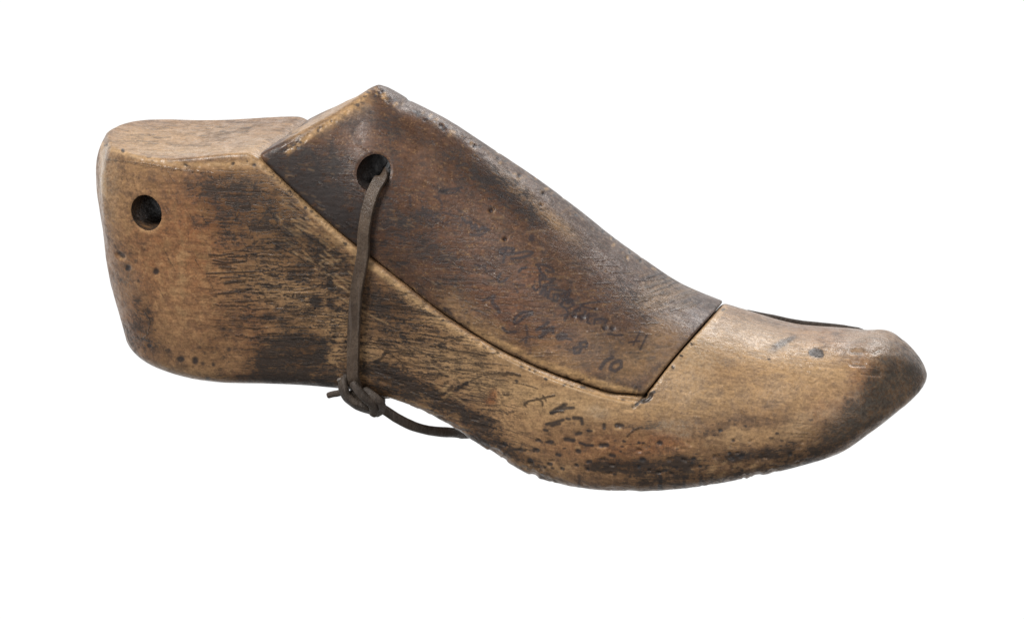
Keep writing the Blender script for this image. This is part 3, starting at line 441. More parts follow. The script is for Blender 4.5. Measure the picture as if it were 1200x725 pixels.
(7,0.013,0.85,0.6,[4.35,5.13,4.7,5.1,5.04,5.13]),(7,0.01,0.63,0.6,[4.39,4.81,4.54,4.83,4.7,4.83]),(7,0.008,0.65,0.6,[7.42,3.1,7.66,3.1,7.9,3.1]),(7,0.009,0.72,0.6,[6.19,5.43,6.37,5.44,6.54,5.44]),
(7,0.008,0.56,0.6,[4.48,4.64,4.57,4.66,4.66,4.66]),(7,0.01,0.66,0.6,[7.22,4.11,7.46,4.11,7.7,4.13]),(7,0.011,0.31,0.6,[5.46,5.21,5.57,5.22,5.68,5.22]),(7,0.008,0.8,0.6,[7.35,5.48,7.54,5.46,7.73,5.5]),
(7,0.009,0.53,0.6,[6.75,5.95,7.08,5.96,7.42,5.94]),(7,0.012,0.89,0.6,[5.66,3.63,5.94,3.63,6.22,3.66]),(7,0.014,0.69,0.6,[6.01,4.52,6.23,4.52,6.44,4.54]),(7,0.009,0.51,0.6,[5.37,4.67,5.5,4.67,5.63,4.67]),
(7,0.011,0.68,0.6,[7.27,4.52,7.37,4.54,7.47,4.54]),(7,0.015,0.8,0.6,[5.21,3.0,5.27,3.0,5.32,3.0]),(7,0.011,0.53,0.6,[7.99,4.45,8.24,4.46,8.49,4.45]),(7,0.011,0.87,0.6,[6.44,4.42,6.6,4.42,6.76,4.42]),
(7,0.013,0.41,0.6,[5.53,4.74,5.88,4.75,6.23,4.77]),(7,0.007,0.71,0.6,[5.24,5.78,5.44,5.8,5.64,5.78]),(7,0.012,0.43,0.6,[4.64,3.81,4.78,3.81,4.92,3.81]),(7,0.01,0.38,0.6,[5.87,5.38,6.07,5.37,6.28,5.38]),
(7,0.012,0.82,0.6,[6.86,5.96,6.96,5.95,7.05,5.98]),(7,0.011,0.53,0.6,[6.64,5.05,6.76,5.04,6.89,5.07]),(7,0.014,0.83,0.6,[6.19,5.44,6.52,5.44,6.84,5.43]),(7,0.014,0.61,0.6,[7.77,5.46,8.03,5.48,8.29,5.47]),
(7,0.011,0.37,0.6,[4.38,5.72,4.48,5.73,4.58,5.71]),(7,0.008,0.42,0.6,[5.05,4.87,5.13,4.88,5.21,4.88]),(7,0.008,0.92,0.6,[7.08,5.77,7.34,5.75,7.61,5.78]),(7,0.011,0.54,0.6,[4.28,4.69,4.54,4.69,4.8,4.72]),
(7,0.008,0.8,0.6,[6.13,5.57,6.21,5.57,6.3,5.58]),(7,0.014,0.51,0.6,[6.35,4.27,6.51,4.29,6.67,4.28]),(7,0.009,0.45,0.6,[3.7,4.29,3.9,4.32,4.09,4.32]),(7,0.014,0.39,0.6,[6.65,5.32,6.97,5.3,7.29,5.32]),
(7,0.009,0.71,0.6,[4.88,4.84,5.14,4.84,5.4,4.87]),(7,0.009,0.33,0.6,[6.64,6.2,6.74,6.22,6.83,6.22]),(7,0.006,0.84,0.6,[5.92,3.72,6.09,3.72,6.27,3.71]),(7,0.014,0.79,0.6,[6.14,6.18,6.22,6.19,6.29,6.19]),
(7,0.015,0.58,0.6,[6.54,4.91,6.83,4.94,7.13,4.92]),(7,0.012,0.58,0.6,[6.5,3.64,6.74,3.66,6.97,3.65]),(7,0.008,0.5,0.6,[6.25,4.35,6.31,4.36,6.38,4.37]),(7,0.015,0.53,0.6,[6.58,3.89,6.7,3.89,6.81,3.9]),
(7,0.011,0.6,0.6,[4.76,3.35,5.04,3.36,5.32,3.37]),(7,0.008,0.43,0.6,[7.21,5.93,7.36,5.96,7.51,5.94]),(7,0.006,0.31,0.6,[5.37,5.94,5.56,5.96,5.74,5.93]),(7,0.011,0.31,0.6,[7.9,4.28,8.09,4.3,8.28,4.28]),
(7,0.007,0.32,0.6,[6.28,4.05,6.52,4.07,6.77,4.06]),(7,0.007,0.81,0.6,[7.24,5.26,7.47,5.24,7.71,5.24]),(7,0.011,0.54,0.6,[6.77,5.15,7.06,5.17,7.36,5.16]),(7,0.01,0.4,0.6,[6.19,3.33,6.51,3.33,6.83,3.33]),
(7,0.01,0.48,0.6,[4.08,3.69,4.38,3.67,4.69,3.68]),(7,0.014,0.41,0.6,[5.67,4.81,5.85,4.79,6.03,4.81]),(7,0.01,0.93,0.6,[5.32,4.28,5.42,4.3,5.52,4.28]),(7,0.011,0.92,0.6,[6.15,3.37,6.4,3.38,6.65,3.37]),
(7,0.012,0.59,0.6,[6.32,5.25,6.63,5.29,6.94,5.31]),(7,0.009,0.37,0.6,[6.37,4.99,6.54,4.99,6.72,5.0]),(7,0.011,0.46,0.6,[7.46,4.34,7.77,4.37,8.08,4.37]),(7,0.006,0.57,0.6,[5.87,5.52,5.95,5.52,6.03,5.54]),
(7,0.015,0.77,0.6,[5.27,3.17,5.54,3.19,5.8,3.18]),(7,0.007,0.8,0.6,[7.19,4.91,7.52,4.9,7.86,4.94]),(7,0.012,0.58,0.6,[4.33,4.99,4.56,5.01,4.79,5.0]),(7,0.013,0.52,0.6,[6.15,3.14,6.48,3.15,6.8,3.12]),
(7,0.013,0.33,0.6,[6.44,3.31,6.6,3.29,6.76,3.31]),(7,0.006,0.37,0.6,[4.43,5.65,4.73,5.67,5.03,5.64]),(7,0.014,0.65,0.6,[4.07,4.32,4.32,4.34,4.58,4.33]),(7,0.014,0.82,0.6,[7.05,2.86,7.2,2.87,7.35,2.89]),
(7,0.011,0.35,0.6,[5.08,4.61,5.38,4.6,5.68,4.63]),(7,0.009,0.31,0.6,[5.43,4.23,5.59,4.24,5.74,4.25]),(7,0.011,0.64,0.6,[3.87,3.89,3.99,3.9,4.12,3.87]),(7,0.009,0.48,0.6,[5.87,3.52,6.15,3.51,6.43,3.51]),
(7,0.011,0.56,0.6,[4.63,3.54,4.83,3.55,5.03,3.56]),(7,0.006,0.87,0.6,[5.51,5.01,5.63,5.03,5.75,5.02]),(7,0.009,0.77,0.6,[5.33,4.26,5.42,4.28,5.52,4.27]),(7,0.013,0.58,0.6,[6.02,6.06,6.24,6.06,6.46,6.03]),
(7,0.008,0.56,0.6,[4.53,5.41,4.62,5.41,4.72,5.43]),(7,0.011,0.35,0.6,[6.06,3.17,6.17,3.15,6.27,3.16]),(7,0.012,0.9,0.6,[7.41,5.1,7.51,5.08,7.61,5.11]),(7,0.006,0.57,0.6,[4.74,3.59,4.91,3.6,5.08,3.61]),
(7,0.006,0.9,0.6,[6.21,5.13,6.44,5.14,6.66,5.14]),(7,0.013,0.36,0.6,[6.13,3.69,6.2,3.71,6.27,3.69]),(7,0.009,0.78,0.6,[5.22,4.37,5.44,4.37,5.65,4.38]),(7,0.01,0.48,0.6,[6.59,3.54,6.73,3.52,6.87,3.54]),
(7,0.009,0.94,0.6,[7.73,5.86,7.92,5.85,8.11,5.87]),(7,0.011,0.42,0.6,[6.85,6.02,6.93,6.03,7.02,6.02]),(7,0.006,0.81,0.6,[4.97,5.81,5.24,5.82,5.51,5.8]),(7,0.009,0.89,0.6,[7.91,4.52,8.06,4.52,8.21,4.53]),
(7,0.015,0.71,0.6,[5.09,3.17,5.31,3.16,5.53,3.19]),(7,0.012,0.49,0.6,[4.41,5.39,4.53,5.39,4.64,5.39]),(7,0.013,0.83,0.6,[4.22,4.26,4.53,4.27,4.84,4.26]),(7,0.01,0.68,0.6,[4.78,4.57,4.87,4.57,4.97,4.56]),
(7,0.006,0.37,0.6,[6.92,3.17,7.22,3.17,7.53,3.14]),(7,0.014,0.77,0.6,[6.75,5.99,7.0,6.01,7.25,6.01]),(7,0.015,0.51,0.6,[3.35,4.5,3.53,4.53,3.71,4.51]),(7,0.007,0.78,0.6,[3.76,4.57,3.93,4.57,4.11,4.58]),
(7,0.015,0.87,0.6,[3.73,5.06,4.06,5.08,4.39,5.07]),(7,0.01,0.66,0.6,[4.52,5.71,4.59,5.71,4.65,5.72]),(7,0.009,0.51,0.6,[5.8,4.34,6.15,4.32,6.49,4.33]),(7,0.022,0.4,0.6,[8.02,4.67,8.15,4.68,8.27,4.66]),
(7,0.011,0.46,0.6,[7.92,5.05,8.09,5.06,8.25,5.03]),(7,0.017,0.67,0.6,[7.57,3.16,7.64,3.17,7.71,3.17]),(7,0.017,0.9,0.6,[8.03,5.77,8.22,5.76,8.41,5.76]),(7,0.016,0.71,0.6,[7.23,3.64,7.35,3.64,7.48,3.63]),
(7,0.012,0.85,0.6,[6.54,3.97,6.69,3.97,6.84,3.98]),(7,0.021,0.66,0.6,[7.45,4.28,7.59,4.3,7.73,4.28]),(7,0.015,0.72,0.6,[6.99,3.44,7.09,3.43,7.19,3.43]),(7,0.02,0.46,0.6,[7.82,3.28,7.89,3.27,7.96,3.29]),
(7,0.015,0.44,0.6,[6.4,5.48,6.52,5.48,6.64,5.48]),(7,0.019,0.47,0.6,[8.07,3.78,8.2,3.77,8.34,3.77]),(7,0.014,0.41,0.6,[6.64,4.28,6.74,4.29,6.84,4.29]),(7,0.013,0.52,0.6,[7.12,5.61,7.21,5.62,7.3,5.59]),
(7,0.019,0.71,0.6,[6.01,3.95,6.22,3.96,6.43,3.96]),(7,0.014,0.72,0.6,[5.91,4.51,6.04,4.51,6.16,4.49]),(7,0.022,0.76,0.6,[6.62,4.67,6.77,4.68,6.93,4.66]),(7,0.016,0.65,0.6,[7.33,4.83,7.4,4.84,7.47,4.81]),
(7,0.02,0.61,0.6,[7.55,5.7,7.71,5.7,7.87,5.7]),(7,0.018,0.77,0.6,[7.83,4.52,7.98,4.5,8.12,4.51]),(7,0.01,0.51,0.6,[5.89,3.82,6.05,3.81,6.2,3.82]),(7,0.009,0.74,0.6,[7.68,5.48,7.75,5.48,7.83,5.47]),
(7,0.022,0.81,0.6,[6.93,5.62,7.1,5.61,7.28,5.6]),(7,0.012,0.53,0.6,[6.15,4.82,6.3,4.8,6.45,4.84]),(7,0.009,0.55,0.6,[6.37,3.31,6.53,3.31,6.68,3.29]),(7,0.016,0.59,0.6,[7.62,3.31,7.72,3.34,7.82,3.32]),
(7,0.021,0.68,0.6,[6.92,4.1,7.04,4.11,7.16,4.11]),(7,0.012,0.8,0.6,[6.52,4.25,6.65,4.25,6.78,4.25]),(7,0.015,0.84,0.6,[7.41,3.47,7.57,3.45,7.73,3.48]),(7,0.017,0.49,0.6,[6.79,3.94,6.86,3.96,6.92,3.92]),
(7,0.012,0.51,0.6,[7.07,3.48,7.22,3.46,7.36,3.45]),(7,0.019,0.88,0.6,[6.12,3.14,6.21,3.16,6.31,3.14]),(7,0.009,0.75,0.6,[7.32,5.04,7.53,5.05,7.75,5.04]),(7,0.016,0.48,0.6,[7.72,4.94,7.82,4.94,7.91,4.91]),
(7,0.014,0.42,0.6,[6.53,3.36,6.61,3.33,6.7,3.35]),(7,0.018,0.61,0.6,[7.28,5.14,7.43,5.14,7.58,5.14]),(7,0.021,0.66,0.6,[6.05,3.39,6.13,3.37,6.21,3.39]),(7,0.015,0.83,0.6,[6.59,3.62,6.73,3.63,6.88,3.6]),
(7,0.02,0.51,0.6,[7.06,5.52,7.14,5.51,7.22,5.51]),(7,0.017,0.43,0.6,[5.88,4.06,6.11,4.04,6.33,4.06]),(7,0.012,0.43,0.6,[6.84,5.07,7.03,5.06,7.22,5.07]),(7,0.009,0.66,0.6,[6.02,4.2,6.22,4.19,6.42,4.2]),
(7,0.018,0.48,0.6,[7.29,5.4,7.45,5.4,7.61,5.41]),(7,0.01,0.45,0.6,[7.95,4.83,8.16,4.81,8.36,4.79]),(7,0.011,0.67,0.6,[6.08,4.35,6.23,4.36,6.38,4.36]),(7,0.012,0.84,0.6,[6.66,5.21,6.79,5.23,6.91,5.21]),
(7,0.016,0.74,0.6,[7.85,5.73,8.07,5.71,8.29,5.73]),(7,0.016,0.55,0.6,[7.53,5.34,7.63,5.34,7.73,5.33]),(7,0.018,0.43,0.6,[6.0,4.12,6.1,4.1,6.2,4.12]),(7,0.02,0.57,0.6,[7.15,2.95,7.21,2.94,7.28,2.93]),
(7,0.014,0.44,0.6,[6.84,3.13,6.9,3.13,6.96,3.13]),(7,0.011,0.51,0.6,[7.47,3.83,7.55,3.84,7.64,3.83]),(7,0.019,0.85,0.6,[8.01,2.91,8.2,2.91,8.4,2.89]),(7,0.01,0.76,0.6,[7.27,5.21,7.43,5.18,7.6,5.19]),
(7,0.02,0.87,0.6,[6.15,3.0,6.33,3.01,6.51,2.97]),(7,0.02,0.79,0.6,[7.49,3.38,7.69,3.38,7.88,3.36]),(7,0.022,0.79,0.6,[6.47,3.01,6.62,3.02,6.77,3.0]),(7,0.015,0.85,0.6,[7.72,5.11,7.82,5.12,7.91,5.1]),
(7,0.021,0.81,0.6,[7.43,4.65,7.62,4.63,7.82,4.64]),(7,0.02,0.8,0.6,[6.0,3.9,6.2,3.9,6.41,3.92]),(7,0.017,0.63,0.6,[6.94,5.73,7.02,5.73,7.1,5.73]),(7,0.006,0.46,0.6,[9.56,3.39,9.93,3.35,10.31,3.27]),
(7,0.006,0.79,0.6,[10.61,2.07,10.97,2.03,11.33,2.01]),(7,0.009,0.6,0.6,[10.25,3.95,10.64,3.87,11.03,3.82]),(7,0.009,0.79,0.6,[9.31,2.64,9.37,2.62,9.43,2.64]),(7,0.013,0.7,0.6,[11.11,1.2,11.36,1.15,11.62,1.16]),
(7,0.011,0.53,0.6,[11.45,3.01,11.87,2.95,12.28,2.91]),(7,0.006,0.8,0.6,[11.69,1.01,11.93,0.96,12.17,0.95]),(7,0.012,0.32,0.6,[11.15,2.99,11.49,2.92,11.82,2.88]),(7,0.011,0.47,0.6,[11.28,2.44,11.36,2.42,11.43,2.41]),
(7,0.012,0.71,0.6,[9.91,2.57,10.13,2.52,10.34,2.5]),(7,0.01,0.8,0.6,[13.0,1.88,13.32,1.86,13.63,1.8]),(7,0.008,0.33,0.6,[10.94,1.14,11.06,1.13,11.18,1.11]),(7,0.009,0.53,0.6,[9.48,3.53,9.71,3.52,9.93,3.47]),
(7,0.011,0.77,0.6,[9.81,4.04,10.21,3.97,10.61,3.94]),(7,0.009,0.85,0.6,[10.74,2.51,11.05,2.47,11.36,2.41]),(7,0.012,0.64,0.6,[9.89,2.2,10.05,2.2,10.21,2.15]),(7,0.009,0.78,0.6,[9.71,4.61,9.97,4.56,10.23,4.54]),
(7,0.012,0.54,0.6,[9.98,2.14,10.4,2.07,10.82,2.0]),(7,0.01,0.61,0.6,[10.37,1.44,10.56,1.4,10.75,1.4]),(7,0.009,0.64,0.6,[10.48,2.76,10.86,2.69,11.23,2.65]),(7,0.012,0.6,0.6,[12.46,1.54,12.83,1.49,13.2,1.45]),
(7,0.007,0.72,0.6,[12.71,1.73,13.07,1.66,13.43,1.62]),(7,0.007,0.36,0.6,[8.86,2.31,9.23,2.28,9.6,2.22]),(7,0.013,0.5,0.6,[13.06,1.48,13.25,1.48,13.44,1.44]),(7,0.006,0.43,0.6,[10.63,2.53,10.99,2.48,11.35,2.46]),
(7,0.007,0.8,0.6,[10.15,3.49,10.42,3.45,10.69,3.42]),(7,0.01,0.54,0.6,[10.9,3.09,10.99,3.07,11.07,3.07]),(7,0.014,0.34,0.6,[12.57,0.64,12.92,0.59,13.28,0.52]),(7,0.008,0.41,0.6,[9.18,2.96,9.5,2.91,9.81,2.86]),
(7,0.007,0.72,0.6,[9.88,4.08,10.22,4.04,10.55,4.0]),(7,0.013,0.85,0.6,[9.79,2.5,10.11,2.43,10.44,2.38]),(7,0.007,0.68,0.6,[12.55,1.82,12.84,1.8,13.13,1.74]),(7,0.006,0.36,0.6,[9.38,3.39,9.78,3.32,10.17,3.27]),
(7,0.007,0.37,0.6,[13.13,1.01,13.48,0.96,13.83,0.92]),(7,0.012,0.53,0.6,[12.76,1.88,13.16,1.81,13.57,1.72]),(7,0.012,0.77,0.6,[8.63,3.99,8.91,3.98,9.19,3.92]),(7,0.007,0.45,0.6,[10.06,2.22,10.45,2.17,10.84,2.11]),
(7,0.009,0.34,0.6,[9.49,2.95,9.77,2.9,10.05,2.86]),(7,0.008,0.69,0.6,[8.81,2.89,9.02,2.84,9.23,2.82]),(7,0.007,0.54,0.6,[12.76,2.35,12.84,2.32,12.92,2.32]),(7,0.014,0.78,0.6,[12.37,2.2,12.7,2.19,13.03,2.16]),
(7,0.013,0.68,0.6,[8.8,3.88,9.21,3.83,9.61,3.78]),(7,0.014,0.73,0.6,[9.8,4.25,9.86,4.26,9.92,4.24]),(7,0.01,0.79,0.6,[12.2,1.1,12.6,1.05,12.99,1.03]),(7,0.01,0.47,0.6,[11.43,2.36,11.79,2.35,12.14,2.3]),
(7,0.014,0.63,0.6,[9.12,2.11,9.25,2.11,9.39,2.08]),(7,0.012,0.39,0.6,[12.49,1.28,12.58,1.28,12.68,1.25]),(7,0.011,0.66,0.6,[13.08,1.63,13.13,1.64,13.19,1.62]),(7,0.012,0.78,0.6,[10.68,3.16,10.96,3.1,11.25,3.06]),
(7,0.009,0.83,0.6,[12.43,1.84,12.5,1.82,12.57,1.84]),(7,0.014,0.69,0.6,[9.96,3.42,10.14,3.4,10.32,3.37]),(7,0.008,0.55,0.6,[12.08,1.32,12.51,1.27,12.94,1.21]),(7,0.006,0.8,0.6,[12.12,1.59,12.51,1.53,12.9,1.47]),
(7,0.009,0.85,0.6,[9.31,2.63,9.61,2.56,9.91,2.54]),(7,0.012,0.89,0.6,[9.56,3.68,9.95,3.65,10.35,3.62]),(7,0.008,0.45,0.6,[10.59,1.96,10.91,1.9,11.22,1.87]),(7,0.008,0.34,0.6,[11.54,2.38,11.84,2.33,12.14,2.31]),
(7,0.014,0.71,0.6,[8.63,3.36,8.74,3.35,8.85,3.34]),(7,0.012,0.36,0.6,[9.03,3.61,9.24,3.58,9.46,3.53]),(7,0.013,0.39,0.6,[12.27,2.04,12.43,2.04,12.59,2.01]),(7,0.014,0.53,0.6,[11.28,2.07,11.4,2.08,11.53,2.04]),
(7,0.009,0.73,0.6,[8.88,4.85,9.26,4.79,9.64,4.78]),(7,0.008,0.53,0.6,[10.26,2.66,10.36,2.64,10.46,2.63]),(7,0.011,0.58,0.6,[9.61,4.08,9.75,4.07,9.89,4.03]),(7,0.009,0.37,0.6,[8.78,2.05,9.16,2.03,9.53,1.97]),
(7,0.007,0.34,0.6,[9.11,2.85,9.23,2.84,9.35,2.83]),(7,0.013,0.37,0.6,[9.58,1.7,9.85,1.63,10.12,1.6]),(7,0.012,0.34,0.6,[9.56,4.56,9.72,4.53,9.88,4.5]),(7,0.014,0.59,0.6,[10.05,4.03,10.35,4.01,10.66,3.97]),
(7,0.012,0.62,0.6,[8.6,2.09,8.85,2.07,9.1,2.06]),(7,0.013,0.74,0.6,[10.87,2.31,11.17,2.27,11.48,2.24]),(7,0.007,0.32,0.6,[9.42,3.94,9.7,3.91,9.98,3.84]),(7,0.009,0.71,0.6,[9.23,4.09,9.57,4.02,9.91,4.01]),
(7,0.011,0.43,0.6,[10.77,2.72,11.19,2.64,11.6,2.59]),(7,0.007,0.8,0.6,[10.46,3.44,10.76,3.42,11.07,3.4]),(7,0.007,0.88,0.6,[10.67,2.5,10.99,2.48,11.32,2.45]),(7,0.008,0.4,0.6,[9.19,2.66,9.47,2.64,9.75,2.56]),
(7,0.014,0.46,0.6,[10.66,3.16,11.05,3.08,11.44,3.02]),(7,0.009,0.62,0.6,[8.65,3.67,8.82,3.62,8.98,3.59]),(7,0.011,0.65,0.6,[12.29,2.12,12.54,2.1,12.79,2.06]),(7,0.01,0.41,0.6,[12.71,0.79,12.84,0.76,12.97,0.76]),
(7,0.006,0.74,0.6,[9.76,3.9,9.95,3.86,10.15,3.84]),(7,0.011,0.73,0.6,[10.74,2.02,11.1,1.99,11.46,1.96]),(7,0.012,0.52,0.6,[9.53,3.15,9.95,3.09,10.37,3.0]),(7,0.009,0.55,0.6,[9.61,3.99,9.76,3.99,9.92,3.98]),
(7,0.009,0.41,0.6,[11.25,0.86,11.52,0.82,11.8,0.79]),(7,0.011,0.68,0.6,[9.31,3.32,9.73,3.24,10.15,3.18]),(7,0.006,0.62,0.6,[11.34,1.26,11.72,1.22,12.11,1.15]),(7,0.008,0.73,0.6,[8.59,4.17,8.92,4.15,9.24,4.1]),
(7,0.008,0.61,0.6,[8.67,4.42,9.08,4.36,9.49,4.28]),(7,0.007,0.35,0.6,[10.5,2.86,10.65,2.86,10.81,2.82]),(7,0.013,0.64,0.6,[12.22,1.79,12.41,1.78,12.59,1.76]),(7,0.012,0.78,0.6,[9.26,1.92,9.47,1.91,9.67,1.88]),
(7,0.011,0.64,0.6,[11.83,1.46,12.19,1.44,12.54,1.4]),(7,0.008,0.55,0.6,[9.45,2.4,9.55,2.4,9.65,2.37]),(7,0.007,0.49,0.6,[9.9,2.16,10.22,2.09,10.54,2.06]),(7,0.012,0.88,0.6,[9.78,4.24,9.93,4.2,10.07,4.18]),
(7,0.006,0.33,0.6,[10.01,3.56,10.33,3.52,10.66,3.5]),(7,0.012,0.62,0.6,[9.49,4.4,9.74,4.37,9.99,4.32]),(7,0.011,0.43,0.6,[9.07,4.61,9.28,4.6,9.48,4.56]),(7,0.013,0.86,0.6,[10.77,1.85,11.11,1.81,11.46,1.76]),
(7,0.014,0.85,0.6,[9.05,2.95,9.35,2.94,9.65,2.9]),(7,0.012,0.56,0.6,[10.72,2.25,10.89,2.22,11.06,2.23]),(7,0.007,0.62,0.6,[9.89,1.6,10.0,1.61,10.11,1.57]),(7,0.007,0.45,0.6,[9.36,4.17,9.71,4.13,10.05,4.06]),
(7,0.009,0.87,0.6,[9.11,3.8,9.45,3.72,9.79,3.68]),(7,0.007,0.87,0.6,[9.9,2.91,10.23,2.88,10.56,2.82]),(7,0.013,0.49,0.6,[9.72,3.82,9.96,3.79,10.19,3.74]),(7,0.006,0.76,0.6,[9.43,3.11,9.8,3.05,10.17,2.98]),
(7,0.008,0.52,0.6,[12.71,0.83,12.89,0.79,13.07,0.78]),(7,0.009,0.68,0.6,[10.2,3.29,10.3,3.26,10.4,3.25]),(7,0.012,0.45,0.6,[12.81,1.47,13.23,1.4,13.65,1.34]),(7,0.012,0.51,0.6,[10.32,1.29,10.42,1.29,10.53,1.25]),
(7,0.011,0.69,0.6,[12.48,1.15,12.59,1.12,12.69,1.13]),(7,0.012,0.82,0.6,[12.58,2.57,12.81,2.53,13.03,2.53]),(7,0.012,0.44,0.6,[10.15,3.84,10.25,3.85,10.34,3.83]),(7,0.008,0.68,0.6,[9.48,2.92,9.69,2.87,9.9,2.84]),
(7,0.01,0.59,0.6,[12.6,2.46,12.7,2.43,12.79,2.44]),(7,0.014,0.72,0.6,[12.63,2.07,12.76,2.06,12.9,2.05]),(7,0.01,0.79,0.6,[11.3,3.06,11.63,3.04,11.95,2.97]),(7,0.013,0.9,0.6,[10.23,3.96,10.56,3.91,10.9,3.85]),
(7,0.008,0.74,0.6,[10.32,1.86,10.73,1.82,11.14,1.78]),(7,0.014,0.64,0.6,[11.1,2.77,11.4,2.71,11.71,2.69]),(7,0.007,0.31,0.6,[11.11,1.65,11.49,1.58,11.88,1.56]),(7,0.01,0.39,0.6,[12.71,1.06,13.12,0.98,13.53,0.95]),
(7,0.006,0.5,0.6,[9.85,3.11,10.1,3.09,10.35,3.03]),(7,0.007,0.65,0.6,[9.75,2.69,9.87,2.65,9.99,2.65]),(7,0.013,0.33,0.6,[12.02,1.86,12.35,1.81,12.67,1.78]),(7,0.008,0.42,0.6,[10.69,2.17,11.12,2.1,11.56,2.08]),
(7,0.006,0.42,0.6,[10.46,2.25,10.63,2.25,10.8,2.23]),(7,0.009,0.42,0.6,[10.79,3.02,11.21,2.95,11.63,2.91]),(7,0.009,0.51,0.6,[9.25,4.19,9.33,4.15,9.42,4.16]),(7,0.01,0.3,0.6,[10.19,1.94,10.39,1.9,10.6,1.89]),
(7,0.01,0.7,0.6,[11.47,0.95,11.68,0.94,11.89,0.9]),(7,0.01,0.54,0.6,[12.22,2.39,12.53,2.33,12.84,2.33]),(7,0.008,0.62,0.6,[10.06,2.85,10.31,2.8,10.55,2.78]),(7,0.012,0.46,0.6,[11.52,2.87,11.7,2.84,11.89,2.83]),
(7,0.008,0.79,0.6,[10.37,3.35,10.77,3.31,11.17,3.25]),(7,0.006,0.46,0.6,[9.48,4.66,9.84,4.63,10.2,4.57]),(7,0.006,0.86,0.6,[11.89,1.0,12.3,0.93,12.71,0.9]),(7,0.013,0.75,0.6,[9.44,1.68,9.83,1.66,10.21,1.59]),
(7,0.006,0.4,0.6,[8.84,4.38,8.9,4.36,8.97,4.37]),(7,0.009,0.53,0.6,[11.38,2.03,11.8,1.95,12.22,1.94]),(7,0.008,0.74,0.6,[13.15,1.9,13.27,1.9,13.39,1.89]),(7,0.01,0.57,0.6,[11.01,1.99,11.09,1.97,11.16,1.96]),
(7,0.009,0.71,0.6,[12.53,0.99,12.79,0.98,13.06,0.96]),(7,0.009,0.7,0.6,[12.27,1.54,12.52,1.51,12.76,1.5]),(7,0.009,0.46,0.6,[12.99,0.82,13.39,0.78,13.79,0.7]),(7,0.008,0.75,0.6,[12.22,1.53,12.59,1.46,12.95,1.41]),
(7,0.013,0.35,0.6,[12.08,2.46,12.48,2.4,12.87,2.34]),(7,0.012,0.45,0.6,[9.05,3.72,9.15,3.71,9.25,3.68]),(7,0.009,0.85,0.6,[10.85,1.81,10.98,1.8,11.12,1.75]),(7,0.009,0.87,0.6,[11.2,1.44,11.55,1.38,11.89,1.35]),
(7,0.012,0.38,0.6,[9.22,1.98,9.3,1.97,9.38,1.95]),(7,0.006,0.81,0.6,[10.32,3.84,10.68,3.81,11.04,3.76]),(7,0.008,0.86,0.6,[8.72,2.91,8.95,2.86,9.19,2.85]),(7,0.013,0.58,0.6,[9.13,4.12,9.38,4.1,9.62,4.04]),
(7,0.006,0.85,0.6,[12.13,2.21,12.38,2.17,12.64,2.11]),(7,0.014,0.85,0.6,[11.71,1.72,11.86,1.68,12.0,1.69]),(7,0.009,0.6,0.6,[11.73,2.54,11.94,2.53,12.14,2.5]),(7,0.013,0.52,0.6,[10.27,2.53,10.61,2.5,10.95,2.42]),
(7,0.007,0.47,0.6,[10.35,2.56,10.52,2.56,10.7,2.52]),(7,0.009,0.66,0.6,[12.94,2.2,13.2,2.15,13.46,2.12]),(7,0.013,0.7,0.6,[8.6,2.53,8.73,2.53,8.87,2.48]),(7,0.006,0.56,0.6,[12.84,0.66,13.15,0.64,13.45,0.56]),
(7,0.01,0.79,0.6,[10.01,2.47,10.07,2.44,10.13,2.47]),(7,0.008,0.83,0.6,[9.51,4.14,9.89,4.09,10.26,4.07]),(7,0.006,0.75,0.6,[10.43,1.91,10.52,1.88,10.6,1.89]),(7,0.014,0.67,0.6,[9.25,3.35,9.56,3.27,9.87,3.23]),
(7,0.008,0.38,0.6,[9.3,1.78,9.56,1.73,9.83,1.73]),(7,0.01,0.64,0.6,[9.25,2.38,9.61,2.34,9.97,2.31]),(7,0.012,0.44,0.6,[8.83,3.09,8.98,3.08,9.13,3.06]),(7,0.011,0.8,0.6,[10.78,3.25,10.96,3.23,11.15,3.19]),
(7,0.009,0.49,0.6,[8.9,4.56,9.08,4.54,9.27,4.52]),(7,0.009,0.4,0.6,[9.29,3.6,9.47,3.56,9.65,3.55]),(7,0.01,0.4,0.6,[10.92,3.47,11.01,3.45,11.11,3.44]),(7,0.007,0.54,0.6,[10.57,2.07,10.66,2.08,10.75,2.05]),
(7,0.011,0.43,0.6,[8.96,1.95,9.39,1.91,9.83,1.85]),(7,0.014,0.85,0.6,[11.75,3.07,11.87,3.05,11.98,3.06]),(7,0.012,0.48,0.6,[10.89,2.82,11.02,2.8,11.15,2.76]),(7,0.01,0.89,0.6,[9.22,2.83,9.32,2.81,9.43,2.81]),
(7,0.01,0.73,0.6,[11.87,1.48,11.97,1.49,12.07,1.46]),(7,0.007,0.82,0.6,[8.59,4.52,8.93,4.46,9.26,4.4]),(7,0.009,0.82,0.6,[9.1,3.28,9.41,3.27,9.72,3.2]),(7,0.013,0.64,0.6,[12.19,1.2,12.47,1.15,12.75,1.12]),
(7,0.01,0.43,0.6,[10.97,2.84,11.15,2.82,11.34,2.8]),(7,0.01,0.47,0.6,[10.89,2.75,11.11,2.73,11.32,2.68]),(7,0.01,0.53,0.6,[11.81,1.56,12.06,1.52,12.32,1.52]),(7,0.007,0.57,0.6,[10.42,1.86,10.79,1.8,11.15,1.77]),
(7,0.008,0.77,0.6,[9.99,3.37,10.33,3.33,10.67,3.25]),(7,0.009,0.32,0.6,[11.69,2.19,12.01,2.17,12.32,2.1]),(7,0.008,0.37,0.6,[10.99,2.03,11.41,1.98,11.83,1.89]),(7,0.011,0.84,0.6,[11.97,2.82,12.17,2.8,12.36,2.77]),
